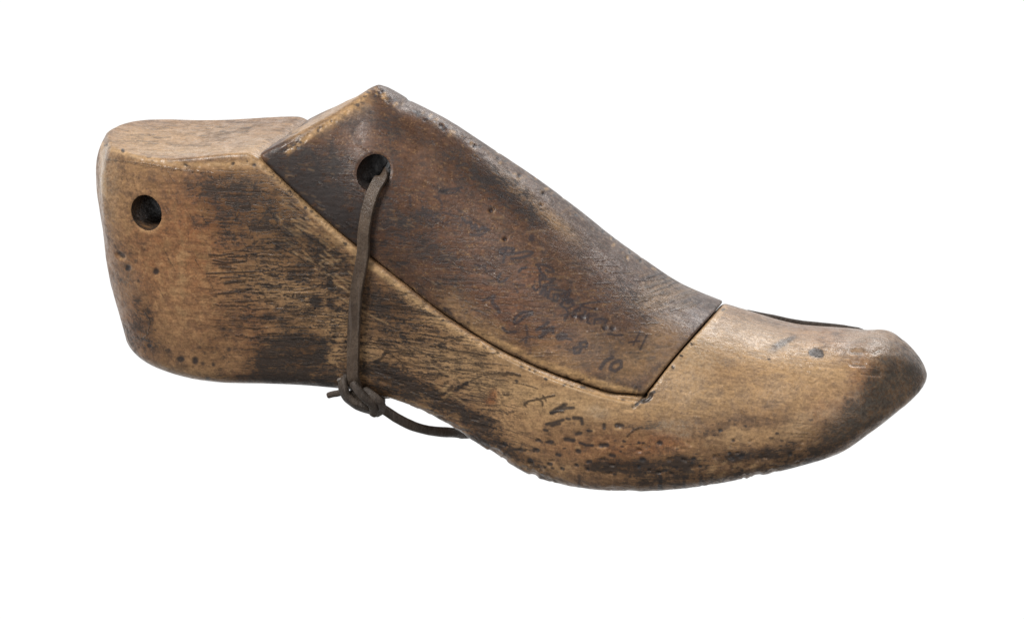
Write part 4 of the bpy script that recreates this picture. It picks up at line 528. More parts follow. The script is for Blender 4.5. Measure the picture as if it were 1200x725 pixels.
(7,0.008,0.85,0.6,[10.52,3.56,10.94,3.54,11.37,3.46]),(7,0.009,0.31,0.6,[10.4,2.35,10.56,2.34,10.71,2.33]),(7,0.011,0.48,0.6,[11.71,2.23,11.83,2.22,11.96,2.22]),(7,0.008,0.32,0.6,[12.51,1.02,12.65,0.99,12.8,0.98]),
(7,0.008,0.55,0.6,[11.54,2.33,11.79,2.32,12.04,2.29]),(7,0.008,0.77,0.6,[11.29,3.3,11.36,3.27,11.43,3.27]),(7,0.01,0.53,0.6,[10.34,3.93,10.63,3.87,10.92,3.83]),(7,0.006,0.58,0.6,[9.06,3.8,9.4,3.73,9.74,3.72]),
(7,0.01,0.47,0.6,[8.59,4.51,8.68,4.5,8.77,4.48]),(7,0.007,0.83,0.6,[9.34,2.71,9.59,2.67,9.83,2.66]),(7,0.014,0.52,0.6,[10.11,2.27,10.38,2.26,10.65,2.22]),(7,0.008,0.55,0.6,[11.6,2.63,11.78,2.6,11.96,2.57]),
(7,0.009,0.54,0.6,[10.24,3.19,10.36,3.16,10.48,3.16]),(7,0.007,0.69,0.6,[11.72,2.01,11.96,2.0,12.2,1.95]),(7,0.01,0.49,0.6,[9.76,2.14,9.87,2.14,9.97,2.1]),(7,0.011,0.63,0.6,[9.18,2.83,9.47,2.81,9.76,2.77]),
(7,0.01,0.75,0.6,[12.17,2.47,12.31,2.43,12.45,2.43]),(7,0.013,0.88,0.6,[12.36,2.12,12.46,2.13,12.55,2.08]),(7,0.013,0.5,0.6,[12.4,1.97,12.65,1.94,12.91,1.9]),(7,0.008,0.85,0.6,[8.89,2.22,8.99,2.22,9.09,2.19]),
(7,0.013,0.79,0.6,[12.58,0.67,12.8,0.64,13.02,0.59]),(7,0.013,0.39,0.6,[9.63,4.52,10.04,4.46,10.44,4.4]),(7,0.008,0.75,0.6,[10.7,1.53,10.93,1.48,11.16,1.47]),(7,0.014,0.52,0.6,[9.7,1.92,9.91,1.91,10.12,1.87]),
(7,0.008,0.74,0.6,[12.04,1.72,12.43,1.69,12.81,1.62]),(7,0.01,0.77,0.6,[10.44,2.66,10.56,2.64,10.68,2.63]),(7,0.007,0.56,0.6,[9.84,2.18,10.08,2.14,10.32,2.13]),(7,0.012,0.48,0.6,[12.4,2.55,12.68,2.53,12.96,2.46]),
(7,0.013,0.41,0.6,[12.2,2.01,12.56,1.96,12.92,1.93]),(7,0.009,0.39,0.6,[10.47,2.72,10.59,2.69,10.7,2.71]),(7,0.006,0.86,0.6,[10.76,2.6,10.99,2.56,11.21,2.55]),(7,0.012,0.44,0.6,[11.2,2.6,11.34,2.59,11.48,2.56]),
(7,0.006,0.8,0.6,[11.54,1.95,11.65,1.92,11.77,1.9]),(7,0.01,0.45,0.6,[8.8,3.85,8.89,3.85,8.98,3.83]),(7,0.007,0.3,0.6,[10.71,3.32,11.06,3.28,11.41,3.21]),(7,0.006,0.75,0.6,[9.05,1.9,9.4,1.85,9.76,1.78]),
(7,0.007,0.54,0.6,[10.61,3.04,10.95,2.98,11.3,2.91]),(7,0.011,0.62,0.6,[10.93,0.22,11.19,0.13,11.46,0.03]),(7,0.018,0.59,0.6,[13.52,-0.46,13.61,-0.5,13.7,-0.51]),(7,0.012,0.64,0.6,[12.23,0.26,12.52,0.18,12.82,0.09]),
(7,0.009,0.77,0.6,[10.37,0.49,10.71,0.37,11.06,0.29]),(7,0.014,0.52,0.6,[9.67,0.83,9.92,0.76,10.16,0.65]),(7,0.016,0.73,0.6,[10.8,0.75,10.96,0.7,11.12,0.63]),(7,0.013,0.71,0.6,[9.3,1.65,9.53,1.58,9.76,1.48]),
(7,0.012,0.69,0.6,[11.92,0.13,12.02,0.1,12.13,0.06]),(7,0.014,0.45,0.6,[9.52,1.23,9.63,1.21,9.75,1.15]),(7,0.016,0.64,0.6,[10.93,0.37,11.3,0.28,11.66,0.15]),(7,0.015,0.52,0.6,[10.21,0.6,10.36,0.56,10.51,0.51]),
(7,0.018,0.51,0.6,[11.49,0.6,11.81,0.5,12.12,0.38]),(7,0.015,0.48,0.6,[13.59,-0.49,13.97,-0.62,14.35,-0.74]),(7,0.01,0.5,0.6,[12.25,-0.1,12.52,-0.19,12.78,-0.25]),(7,0.009,0.59,0.6,[9.75,0.68,10.06,0.58,10.38,0.48]),
(7,0.016,0.56,0.6,[10.85,0.78,11.05,0.69,11.26,0.62]),(7,0.018,0.5,0.6,[13.89,-0.42,14.22,-0.55,14.55,-0.68]),(7,0.017,0.59,0.6,[12.62,-0.39,12.97,-0.51,13.32,-0.64]),
(7,0.015,0.48,0.6,[13.32,-0.16,13.61,-0.23,13.91,-0.33]),(7,0.012,0.74,0.6,[9.25,1.39,9.57,1.27,9.89,1.2]),(7,0.008,0.74,0.6,[10.16,0.84,10.25,0.81,10.34,0.78]),(7,0.015,0.6,0.6,[9.95,1.17,10.04,1.13,10.14,1.12]),
(7,0.01,0.62,0.6,[12.6,-0.09,12.91,-0.21,13.21,-0.29]),(7,0.019,0.72,0.6,[12.59,0.46,12.92,0.34,13.25,0.22]),(7,0.017,0.53,0.6,[12.33,-0.4,12.67,-0.5,13.0,-0.6]),(7,0.01,0.45,0.6,[12.1,-0.1,12.26,-0.18,12.43,-0.21]),
(7,0.013,0.78,0.6,[9.65,1.57,9.89,1.51,10.12,1.44]),(7,0.014,0.56,0.6,[13.36,-0.01,13.62,-0.08,13.89,-0.18]),(7,0.013,0.73,0.6,[9.8,0.97,9.89,0.96,9.98,0.91]),(7,0.013,0.5,0.6,[13.98,-0.13,14.25,-0.2,14.52,-0.31]),
(7,0.017,0.64,0.6,[10.76,0.62,10.97,0.54,11.19,0.5]),(7,0.018,0.67,0.6,[11.98,-0.25,12.39,-0.37,12.78,-0.52]),(7,0.013,0.52,0.6,[13.74,-0.11,14.1,-0.22,14.46,-0.34]),
(7,0.015,0.61,0.6,[11.73,0.08,12.12,-0.05,12.52,-0.19]),(7,0.012,0.72,0.6,[12.97,-0.41,13.14,-0.46,13.3,-0.51]),(7,0.014,0.77,0.6,[11.76,-0.03,12.15,-0.12,12.53,-0.23]),(7,0.016,0.63,0.6,[9.03,0.98,9.16,0.94,9.3,0.91]),
(7,0.018,0.44,0.6,[13.84,-0.07,14.0,-0.13,14.15,-0.17]),(7,0.012,0.67,0.6,[13.26,-0.48,13.45,-0.57,13.64,-0.63]),(7,0.018,0.5,0.6,[10.21,1.17,10.47,1.07,10.73,1.01]),
(7,0.017,0.59,0.6,[12.97,0.02,13.15,-0.03,13.33,-0.1]),(7,0.009,0.7,0.6,[9.57,1.5,9.77,1.44,9.97,1.37]),(7,0.014,0.68,0.6,[10.57,1.2,10.91,1.06,11.25,0.96]),(7,0.012,0.51,0.6,[10.82,1.08,10.99,1.03,11.17,0.94]),
(7,0.014,0.71,0.6,[11.8,-0.23,11.97,-0.27,12.14,-0.33]),(7,0.01,0.65,0.6,[11.34,0.88,11.7,0.75,12.05,0.6]),(7,0.018,0.76,0.6,[10.38,0.56,10.56,0.5,10.74,0.42]),(7,0.018,0.73,0.6,[12.21,-0.25,12.43,-0.31,12.65,-0.41]),
(7,0.013,0.57,0.6,[13.09,0.1,13.2,0.07,13.31,0.01]),(7,0.009,0.61,0.6,[13.57,-0.38,13.86,-0.46,14.14,-0.57]),(2,0.02,0.66,0.6,[10.42,0.92,10.63,0.84,10.85,0.81]),(2,0.02,0.56,0.6,[9.85,0.96,10.08,0.87,10.31,0.85]),
(2,0.023,0.63,0.6,[9.52,0.91,9.82,0.83,10.12,0.71]),(2,0.021,0.57,0.6,[12.17,0.29,12.36,0.24,12.54,0.22]),(2,0.016,0.55,0.6,[11.54,0.55,11.72,0.51,11.9,0.44]),(2,0.021,0.62,0.6,[10.55,0.41,10.75,0.34,10.94,0.28]),
(2,0.016,0.75,0.6,[11.32,0.68,11.58,0.62,11.85,0.56]),(2,0.017,0.72,0.6,[11.7,0.42,11.89,0.37,12.07,0.33]),(2,0.024,0.51,0.6,[11.81,0.05,12.02,0.01,12.22,-0.08]),(2,0.019,0.51,0.6,[10.08,1.12,10.38,1.02,10.67,0.93]),
(2,0.022,0.69,0.6,[9.73,0.74,9.84,0.7,9.96,0.68]),(2,0.022,0.56,0.6,[11.53,0.49,11.69,0.44,11.86,0.4]),(2,0.024,0.59,0.6,[9.3,1.04,9.54,0.96,9.78,0.91]),(2,0.014,0.6,0.6,[11.4,0.64,11.58,0.56,11.75,0.53]),
(2,0.017,0.5,0.6,[9.66,0.8,9.98,0.7,10.31,0.62]),(2,0.016,0.58,0.6,[9.93,1.11,10.07,1.09,10.21,1.03]),(2,0.018,0.78,0.6,[10.53,0.98,10.77,0.9,11.01,0.82]),(2,0.021,0.53,0.6,[10.94,0.75,11.13,0.69,11.32,0.64]),
(2,0.016,0.69,0.6,[10.84,0.25,11.03,0.18,11.23,0.13]),(2,0.023,0.53,0.6,[9.94,1.24,10.09,1.21,10.24,1.15]),(2,0.024,0.56,0.6,[10.15,0.85,10.49,0.74,10.83,0.66]),(2,0.025,0.53,0.6,[11.93,0.35,12.22,0.28,12.51,0.17]),
(2,0.021,0.5,0.6,[12.27,0.1,12.4,0.05,12.54,0.01]),(2,0.024,0.58,0.6,[10.5,0.57,10.81,0.52,11.11,0.43]),(2,0.014,0.63,0.6,[11.29,0.61,11.44,0.54,11.59,0.54]),(2,0.019,0.65,0.6,[12.29,0.26,12.58,0.19,12.86,0.14]),
(2,0.017,0.57,0.6,[10.75,0.29,10.9,0.25,11.05,0.2]),(2,0.025,0.56,0.6,[11.23,0.62,11.56,0.53,11.88,0.46]),(2,0.024,0.65,0.6,[10.12,0.97,10.27,0.95,10.41,0.87]),(2,0.016,0.67,0.6,[11.41,0.4,11.7,0.31,11.99,0.25]),
(2,0.025,0.45,0.6,[7.06,2.79,7.24,2.76,7.43,2.78]),(2,0.018,0.62,0.6,[5.18,1.92,5.48,1.9,5.79,1.89]),(2,0.019,0.45,0.6,[6.69,2.03,6.95,2.02,7.21,2.03]),(2,0.017,0.55,0.6,[6.06,2.38,6.32,2.38,6.57,2.36]),
(2,0.019,0.55,0.6,[5.16,3.02,5.46,3.02,5.75,3.02]),(2,0.016,0.42,0.6,[4.91,1.69,5.28,1.69,5.64,1.68]),(2,0.018,0.55,0.6,[7.22,2.67,7.39,2.65,7.55,2.67]),(2,0.025,0.69,0.6,[7.1,1.71,7.44,1.72,7.78,1.73]),
(2,0.02,0.59,0.6,[5.31,2.95,5.61,2.94,5.91,2.95]),(2,0.015,0.77,0.6,[7.48,2.1,7.6,2.1,7.71,2.08]),(2,0.017,0.73,0.6,[5.24,2.69,5.43,2.69,5.61,2.69]),(2,0.02,0.44,0.6,[6.9,2.54,7.26,2.52,7.62,2.49]),
(2,0.019,0.47,0.6,[6.62,2.06,6.81,2.08,7.0,2.08]),(2,0.015,0.71,0.6,[6.6,1.65,6.84,1.65,7.08,1.67]),(2,0.013,0.49,0.6,[5.62,2.37,5.98,2.39,6.33,2.38]),(2,0.022,0.76,0.6,[5.98,1.87,6.19,1.87,6.39,1.87]),
(2,0.016,0.51,0.6,[7.46,2.66,7.83,2.64,8.21,2.66]),(2,0.014,0.47,0.6,[7.36,2.49,7.65,2.49,7.94,2.49]),(2,0.012,0.5,0.6,[6.79,2.21,6.87,2.21,6.96,2.21]),(2,0.015,0.54,0.6,[7.18,2.2,7.36,2.21,7.54,2.19]),
(2,0.012,0.47,0.6,[7.08,1.97,7.43,1.98,7.77,1.96]),(2,0.025,0.7,0.6,[6.35,1.78,6.61,1.79,6.87,1.78]),(2,0.02,0.54,0.6,[4.99,1.52,5.15,1.53,5.31,1.49]),(2,0.02,0.67,0.6,[5.73,2.89,5.87,2.86,6.02,2.88]),
(2,0.016,0.47,0.6,[5.66,2.91,6.04,2.91,6.41,2.93]),(2,0.018,0.47,0.6,[7.48,2.66,7.62,2.65,7.76,2.64]),(2,0.019,0.69,0.6,[5.21,2.77,5.37,2.77,5.53,2.75]),(2,0.013,0.64,0.6,[6.21,2.98,6.54,3.0,6.87,2.99]),
(2,0.021,0.72,0.6,[5.25,2.59,5.59,2.59,5.93,2.57]),(2,0.017,0.45,0.6,[5.32,2.03,5.5,2.04,5.68,2.04]),(2,0.016,0.77,0.6,[6.42,2.19,6.63,2.2,6.83,2.16]),(2,0.013,0.5,0.6,[7.44,1.87,7.69,1.85,7.93,1.86]),
(2,0.021,0.72,0.6,[7.33,2.55,7.54,2.56,7.74,2.53]),(2,0.016,0.54,0.6,[7.35,2.56,7.48,2.54,7.61,2.56]),(2,0.018,0.7,0.6,[7.21,2.34,7.53,2.34,7.86,2.32]),(2,0.019,0.55,0.6,[5.87,1.97,6.07,1.95,6.28,1.96]),
(2,0.025,0.42,0.6,[7.34,1.81,7.52,1.83,7.7,1.81]),(2,0.012,0.77,0.6,[6.36,2.19,6.61,2.19,6.85,2.2]),(2,0.024,0.42,0.6,[5.27,2.0,5.54,1.98,5.82,1.99]),(2,0.013,0.61,0.6,[5.54,1.84,5.67,1.82,5.8,1.82]),
(2,0.022,0.67,0.6,[6.97,2.43,7.2,2.41,7.43,2.44]),(2,0.021,0.58,0.6,[6.93,2.3,7.25,2.28,7.57,2.29]),(2,0.021,0.6,0.6,[7.13,2.23,7.5,2.22,7.87,2.24]),(2,0.025,0.66,0.6,[5.31,2.52,5.61,2.51,5.9,2.51]),
(2,0.017,0.43,0.6,[5.25,2.92,5.5,2.94,5.76,2.91]),(2,0.016,0.79,0.6,[7.22,2.19,7.44,2.18,7.66,2.17]),(2,0.013,0.57,0.6,[6.9,1.77,7.01,1.78,7.12,1.76]),(2,0.015,0.42,0.6,[7.2,1.57,7.35,1.59,7.5,1.57]),
(2,0.021,0.68,0.6,[5.72,2.0,5.97,2.01,6.23,1.98]),(2,0.02,0.47,0.6,[6.2,2.33,6.37,2.34,6.55,2.33]),(7,0.01,0.52,0.6,[5.3,5.47,5.5,5.13,5.69,4.74]),(7,0.009,0.55,0.6,[1.96,8.65,2.08,8.43,2.21,8.23]),
(7,0.012,0.55,0.6,[5.46,7.42,5.57,7.2,5.68,7.04]),(7,0.01,0.6,0.6,[3.83,5.92,4.06,5.52,4.28,5.08]),(7,0.011,0.41,0.6,[5.67,7.7,5.73,7.59,5.8,7.47]),(7,0.008,0.42,0.6,[5.53,5.12,5.74,4.73,5.94,4.36]),
(7,0.012,0.33,0.6,[2.59,7.29,2.74,7.0,2.9,6.72]),(7,0.014,0.54,0.6,[1.74,6.07,1.86,5.88,1.97,5.65]),(7,0.011,0.59,0.6,[4.92,5.03,5.14,4.65,5.35,4.24]),(7,0.009,0.56,0.6,[4.38,5.51,4.51,5.26,4.64,5.06]),
(7,0.009,0.42,0.6,[3.82,6.51,3.9,6.36,3.98,6.2]),(7,0.01,0.54,0.6,[3.37,8.65,3.44,8.53,3.52,8.37]),(7,0.01,0.31,0.6,[5.35,7.99,5.4,7.88,5.46,7.78]),(7,0.012,0.33,0.6,[2.49,6.47,2.72,6.09,2.94,5.67]),
(7,0.009,0.42,0.6,[3.35,4.98,3.47,4.77,3.58,4.56]),(7,0.011,0.58,0.6,[2.86,5.69,2.95,5.52,3.04,5.39]),(7,0.013,0.44,0.6,[4.73,6.15,4.85,5.94,4.97,5.73]),(7,0.011,0.57,0.6,[4.47,6.38,4.6,6.15,4.73,5.9]),
(7,0.01,0.51,0.6,[3.92,7.43,4.02,7.24,4.11,7.06]),(7,0.009,0.4,0.6,[3.15,5.15,3.28,4.89,3.41,4.65]),(7,0.013,0.5,0.6,[1.75,7.53,1.89,7.27,2.03,7.03]),(7,0.012,0.36,0.6,[1.78,8.54,1.92,8.3,2.05,8.06]),
(7,0.01,0.53,0.6,[3.24,5.07,3.36,4.86,3.48,4.66]),(7,0.01,0.48,0.6,[2.57,7.47,2.78,7.11,2.98,6.7]),(7,0.011,0.6,0.6,[1.9,5.76,2.03,5.53,2.15,5.29]),(7,0.013,0.5,0.6,[5.48,5.91,5.65,5.61,5.83,5.27]),
(7,0.01,0.4,0.6,[2.85,7.67,3.07,7.3,3.28,6.9]),(7,0.009,0.52,0.6,[5.73,5.28,5.93,4.94,6.12,4.58]),(7,0.013,0.55,0.6,[4.91,5.7,4.99,5.58,5.07,5.42]),(7,0.014,0.42,0.6,[2.46,5.46,2.54,5.35,2.61,5.17]),
(7,0.014,0.32,0.6,[4.98,6.48,5.2,6.05,5.43,5.64]),(7,0.011,0.34,0.6,[2.46,7.45,2.58,7.26,2.7,7.0]),(7,0.011,0.52,0.6,[3.63,6.04,3.78,5.78,3.92,5.49]),(7,0.011,0.47,0.6,[5.37,7.49,5.57,7.12,5.77,6.77]),
(7,0.012,0.48,0.6,[1.89,7.51,1.97,7.36,2.05,7.24]),(7,0.011,0.38,0.6,[4.61,5.57,4.78,5.28,4.94,5.0]),(7,0.011,0.32,0.6,[5.25,6.29,5.47,5.92,5.68,5.53]),(7,0.012,0.54,0.6,[3.84,6.86,4.05,6.46,4.26,6.09]),
(7,0.01,0.5,0.6,[1.38,5.0,1.58,4.67,1.77,4.32]),(7,0.009,0.3,0.6,[1.53,6.83,1.59,6.73,1.64,6.63]),(7,0.007,0.46,0.6,[6.24,5.3,6.4,5.3,6.57,5.28]),(7,0.008,0.45,0.6,[12.78,8.64,12.91,8.63,13.03,8.59]),
(7,0.01,0.42,0.6,[2.92,3.46,3.12,3.47,3.32,3.46]),(7,0.012,0.48,0.6,[16.29,4.73,16.38,4.72,16.46,4.75]),(7,0.011,0.46,0.6,[20.2,6.79,20.35,6.77,20.49,6.78]),(7,0.009,0.28,0.6,[24.55,5.88,24.74,5.87,24.93,5.84]),
(7,0.01,0.46,0.6,[4.68,7.25,4.81,7.23,4.95,7.22]),(7,0.007,0.34,0.6,[5.29,3.11,5.4,3.13,5.51,3.1]),(7,0.007,0.27,0.6,[17.24,7.63,17.37,7.62,17.49,7.61]),(7,0.01,0.34,0.6,[15.74,7.74,15.99,7.73,16.24,7.7]),
(7,0.011,0.38,0.6,[10.28,4.27,10.47,4.23,10.66,4.23]),(7,0.01,0.36,0.6,[16.62,-1.17,16.89,-1.17,17.16,-1.2]),(7,0.011,0.43,0.6,[20.52,6.29,20.75,6.28,20.98,6.25]),(7,0.012,0.36,0.6,[25.91,0.46,26.06,0.45,26.22,0.43]),
(7,0.01,0.27,0.6,[0.14,3.78,0.37,3.8,0.59,3.79]),(7,0.008,0.25,0.6,[11.52,5.06,11.7,5.06,11.88,5.05]),(7,0.01,0.45,0.6,[25.42,5.66,25.57,5.65,25.67,5.67]),(7,0.012,0.36,0.6,[3.28,6.53,3.43,6.53,3.59,6.51]),
(7,0.007,0.49,0.6,[24.97,2.06,25.16,2.05,25.36,2.03]),(7,0.009,0.48,0.6,[15.22,7.89,15.46,7.88,15.7,7.87]),(7,0.012,0.28,0.6,[7.01,-0.56,7.14,-0.56,7.26,-0.56]),(7,0.011,0.28,0.6,[20.91,7.75,21.07,7.73,21.23,7.71]),
(7,0.008,0.29,0.6,[9.21,0.23,9.39,0.22,9.56,0.2]),(7,0.008,0.37,0.6,[1.01,6.98,1.28,6.95,1.56,6.95]),(7,0.01,0.47,0.6,[2.59,5.94,2.87,5.92,3.14,5.88]),(7,0.008,0.38,0.6,[15.56,8.05,15.83,8.05,16.09,8.03]),
(7,0.009,0.46,0.6,[11.98,3.79,12.08,3.78,12.18,3.76]),(7,0.008,0.44,0.6,[23.95,-1.41,24.04,-1.41,24.13,-1.43]),(7,0.008,0.36,0.6,[3.36,3.41,3.65,3.39,3.94,3.36]),(7,0.01,0.27,0.6,[20.64,6.64,20.77,6.65,20.9,6.61]),
(7,0.007,0.27,0.6,[10.99,-0.9,11.11,-0.9,11.23,-0.91]),(7,0.01,0.38,0.6,[10.06,-1.36,10.21,-1.35,10.36,-1.37]),(7,0.008,0.28,0.6,[15.17,4.04,15.32,4.02,15.47,4.03]),(7,0.008,0.45,0.6,[6.71,2.05,7.0,2.01,7.28,1.99]),
(7,0.008,0.4,0.6,[12.3,-1.62,12.5,-1.61,12.7,-1.63]),(7,0.008,0.47,0.6,[22.56,8.4,22.64,8.4,22.71,8.39]),(7,0.01,0.4,0.6,[20.57,-0.5,20.75,-0.49,20.94,-0.53]),(7,0.008,0.31,0.6,[13.45,7.49,13.57,7.5,13.69,7.46]),
(7,0.01,0.46,0.6,[14.28,4.99,14.56,4.98,14.85,4.95]),(7,0.01,0.33,0.6,[11.31,2.69,11.59,2.68,11.88,2.65]),(7,0.012,0.37,0.6,[18.8,8.28,18.87,8.29,19.06,8.29]),(7,0.011,0.37,0.6,[7.45,6.0,7.64,6.0,7.82,5.98]),
(7,0.007,0.41,0.6,[6.42,0.01,6.69,-0.0,6.96,-0.02]),(7,0.008,0.34,0.6,[22.21,1.69,22.35,1.67,22.49,1.67]),(7,0.007,0.41,0.6,[17.84,2.58,17.94,2.59,18.03,2.58]),(7,0.009,0.37,0.6,[24.07,2.93,24.33,2.92,24.59,2.89]),
(7,0.01,0.37,0.6,[12.64,8.65,12.79,8.64,12.94,8.62]),(7,0.011,0.38,0.6,[20.01,7.63,20.09,7.62,20.17,7.64]),(7,0.012,0.39,0.6,[11.75,0.01,11.95,0.03,12.15,0.03]),(7,0.007,0.37,0.6,[18.37,-0.8,18.62,-0.82,18.87,-0.83]),
(7,0.007,0.39,0.6,[8.76,7.21,9.01,7.23,9.27,7.17]),(7,0.009,0.29,0.6,[16.09,-0.33,16.18,-0.31,16.27,-0.33]),(7,0.007,0.47,0.6,[0.69,1.82,0.91,1.79,1.13,1.78]),(7,0.012,0.38,0.6,[24.55,3.56,24.63,3.56,24.72,3.53]),
(7,0.008,0.36,0.6,[12.81,5.31,13.03,5.3,13.25,5.28]),(7,0.008,0.49,0.6,[5.86,7.01,6.04,7.02,6.21,7.0]),(7,0.011,0.26,0.6,[20.26,5.45,20.35,5.43,20.44,5.43]),(7,0.011,0.28,0.6,[16.28,3.66,16.51,3.66,16.73,3.64]),
(7,0.009,0.39,0.6,[22.18,2.79,22.36,2.78,22.54,2.78]),(7,0.008,0.46,0.6,[8.96,8.38,9.25,8.35,9.54,8.33]),(7,0.01,0.34,0.6,[22.58,0.39,22.81,0.39,23.05,0.36]),(7,0.011,0.37,0.6,[23.01,1.93,23.19,1.95,23.38,1.92]),
(7,0.009,0.32,0.6,[19.7,-0.51,19.8,-0.52,19.9,-0.51]),(7,0.011,0.27,0.6,[16.11,0.29,16.28,0.26,16.45,0.26]),(7,0.01,0.29,0.6,[14.78,1.5,14.88,1.48,14.98,1.5]),(7,0.011,0.36,0.6,[24.1,2.72,24.4,2.71,24.69,2.68]),
(7,0.008,0.2,0.6,[18.36,0.55,18.58,0.51,18.79,0.51]),(7,0.008,0.32,0.6,[20.83,0.37,20.93,0.36,21.04,0.36]),(7,0.008,0.39,0.6,[15.8,0.42,15.9,0.41,15.99,0.4]),(7,0.01,0.4,0.6,[22.82,-0.15,23.14,-0.18,23.46,-0.2]),
(7,0.01,0.27,0.6,[21.12,2.23,21.29,2.21,21.46,2.2]),(7,0.008,0.3,0.6,[14.28,2.66,14.45,2.64,14.62,2.65]),(7,0.008,0.33,0.6,[19.56,0.47,19.75,0.44,19.94,0.45]),(7,0.007,0.43,0.6,[15.21,2.33,15.43,2.31,15.65,2.31]),
(7,0.009,0.39,0.6,[23.58,2.74,23.83,2.75,24.07,2.75]),(7,0.008,0.23,0.6,[18.29,1.35,18.5,1.33,18.72,1.34]),(7,0.011,0.28,0.6,[17.54,0.1,17.63,0.1,17.73,0.09]),(7,0.01,0.27,0.6,[17.16,0.83,17.32,0.83,17.47,0.82]),
(7,0.007,0.24,0.6,[19.83,0.12,20.07,0.13,20.32,0.12]),(7,0.008,0.25,0.6,[15.67,0.31,15.84,0.31,16.01,0.3]),(7,0.009,0.35,0.6,[21.22,0.67,21.36,0.65,21.51,0.65]),(7,0.01,0.22,0.6,[18.72,2.52,18.9,2.51,19.07,2.48]),
(7,0.008,0.23,0.6,[23.26,1.47,23.43,1.48,23.61,1.45]),(7,0.01,0.21,0.6,[19.3,-0.81,19.62,-0.86,19.95,-0.85]),(7,0.009,0.24,0.6,[24.53,-0.49,24.81,-0.52,25.06,-0.54]),(7,0.008,0.34,0.6,[16.76,2.41,17.08,2.38,17.39,2.39]),
(7,0.007,0.32,0.6,[22.92,2.11,23.16,2.11,23.41,2.09]),(7,0.008,0.36,0.6,[22.78,2.13,22.91,2.12,23.04,2.14]),(7,0.011,0.3,0.6,[14.53,0.11,14.74,0.11,14.95,0.11]),(7,0.008,0.27,0.6,[18.31,0.95,18.4,0.94,18.5,0.94]),
(7,0.008,0.21,0.6,[24.03,-0.36,24.22,-0.37,24.4,-0.39]),(7,0.01,0.35,0.6,[15.43,0.69,15.52,0.71,15.61,0.68]),(7,0.011,0.21,0.6,[20.98,0.89,21.06,0.88,21.15,0.87]),(7,0.008,0.38,0.6,[18.94,2.08,19.13,2.07,19.32,2.09]),
(7,0.01,0.3,0.6,[21.3,0.52,21.56,0.51,21.82,0.46]),(7,0.011,0.44,0.6,[22.81,-0.05,23.04,-0.07,23.28,-0.05]),(7,0.009,0.4,0.6,[22.77,0.29,23.06,0.27,23.36,0.24]),(7,0.007,0.41,0.6,[19.63,-0.49,19.72,-0.48,19.82,-0.47]),
(7,0.009,0.35,0.6,[23.48,2.05,23.6,2.03,23.72,2.03]),(7,0.01,0.23,0.6,[24.18,0.95,24.4,0.95,24.62,0.93]),(7,0.007,0.33,0.6,[23.97,-0.04,24.19,-0.03,24.42,-0.07]),(7,0.011,0.25,0.6,[23.32,2.21,23.59,2.19,23.86,2.18]),
(7,0.009,0.3,0.6,[19.35,0.09,19.54,0.07,19.74,0.09]),(7,0.007,0.44,0.6,[19.0,0.17,19.18,0.16,19.35,0.16]),(7,0.008,0.41,0.6,[19.71,-0.82,19.84,-0.81,19.98,-0.82]),(7,0.011,0.31,0.6,[14.07,1.84,14.29,1.85,14.5,1.85]),
(7,0.009,0.28,0.6,[20.33,2.48,20.54,2.49,20.76,2.45]),(7,0.01,0.4,0.6,[20.48,-0.62,20.72,-0.61,20.95,-0.61]),(7,0.01,0.39,0.6,[18.35,1.78,18.53,1.78,18.68,1.79]),(7,0.008,0.41,0.6,[20.53,1.46,20.73,1.45,20.93,1.46]),
(7,0.007,0.44,0.6,[17.12,-0.41,17.45,-0.44,17.78,-0.41]),(7,0.007,0.29,0.6,[14.0,-0.12,14.12,-0.1,14.25,-0.12]),(7,0.01,0.24,0.6,[18.88,1.57,19.15,1.54,19.42,1.54]),(7,0.008,0.25,0.6,[23.58,0.73,23.8,0.74,24.01,0.72]),
(7,0.01,0.33,0.6,[17.24,-0.09,17.47,-0.08,17.7,-0.12]),(7,0.008,0.28,0.6,[16.28,0.19,16.47,0.17,16.65,0.16]),(7,0.009,0.32,0.6,[13.78,0.4,14.01,0.4,14.23,0.37]),(7,0.008,0.26,0.6,[14.42,0.9,14.58,0.9,14.73,0.87]),
(7,0.007,0.43,0.6,[17.68,-0.53,17.95,-0.53,18.22,-0.54]),(7,0.011,0.36,0.6,[14.87,0.87,15.08,0.87,15.29,0.87]),(1,0.028,0.77,0.8,[22.59,-1.45,22.67,-1.44]),(1,0.019,0.75,0.8,[15.03,-0.48,15.03,-0.5]),
(1,0.032,0.5,0.8,[22.33,-1.41,22.37,-1.43]),(1,0.014,0.45,0.8,[19.19,-0.95,19.2,-0.96]),(1,0.018,0.69,0.8,[15.58,-1.68,15.61,-1.69]),(1,0.016,0.48,0.8,[19.63,-0.97,19.69,-0.97]),
(1,0.028,0.74,0.8,[14.14,-1.57,14.17,-1.57]),(1,0.033,0.44,0.8,[24.75,-0.81,24.83,-0.81]),(1,0.033,0.7,0.8,[23.35,-0.97,23.4,-0.99]),(1,0.023,0.45,0.8,[22.03,-0.92,22.08,-0.92]),
(1,0.017,0.36,0.8,[23.41,0.03,23.48,0.01]),(1,0.016,0.48,0.8,[18.31,-0.96,18.32,-0.95]),(1,0.015,0.35,0.8,[15.23,-1.59,15.28,-1.58]),(1,0.023,0.42,0.8,[20.67,-0.92,20.75,-0.93]),
(1,0.031,0.73,0.8,[20.98,-0.8,21.02,-0.8]),(1,0.019,0.58,0.8,[18.55,-1.14,18.57,-1.12]),(1,0.018,0.58,0.8,[18.91,-1.41,18.95,-1.42]),(1,0.021,0.68,0.8,[16.13,-1.77,16.21,-1.76]),
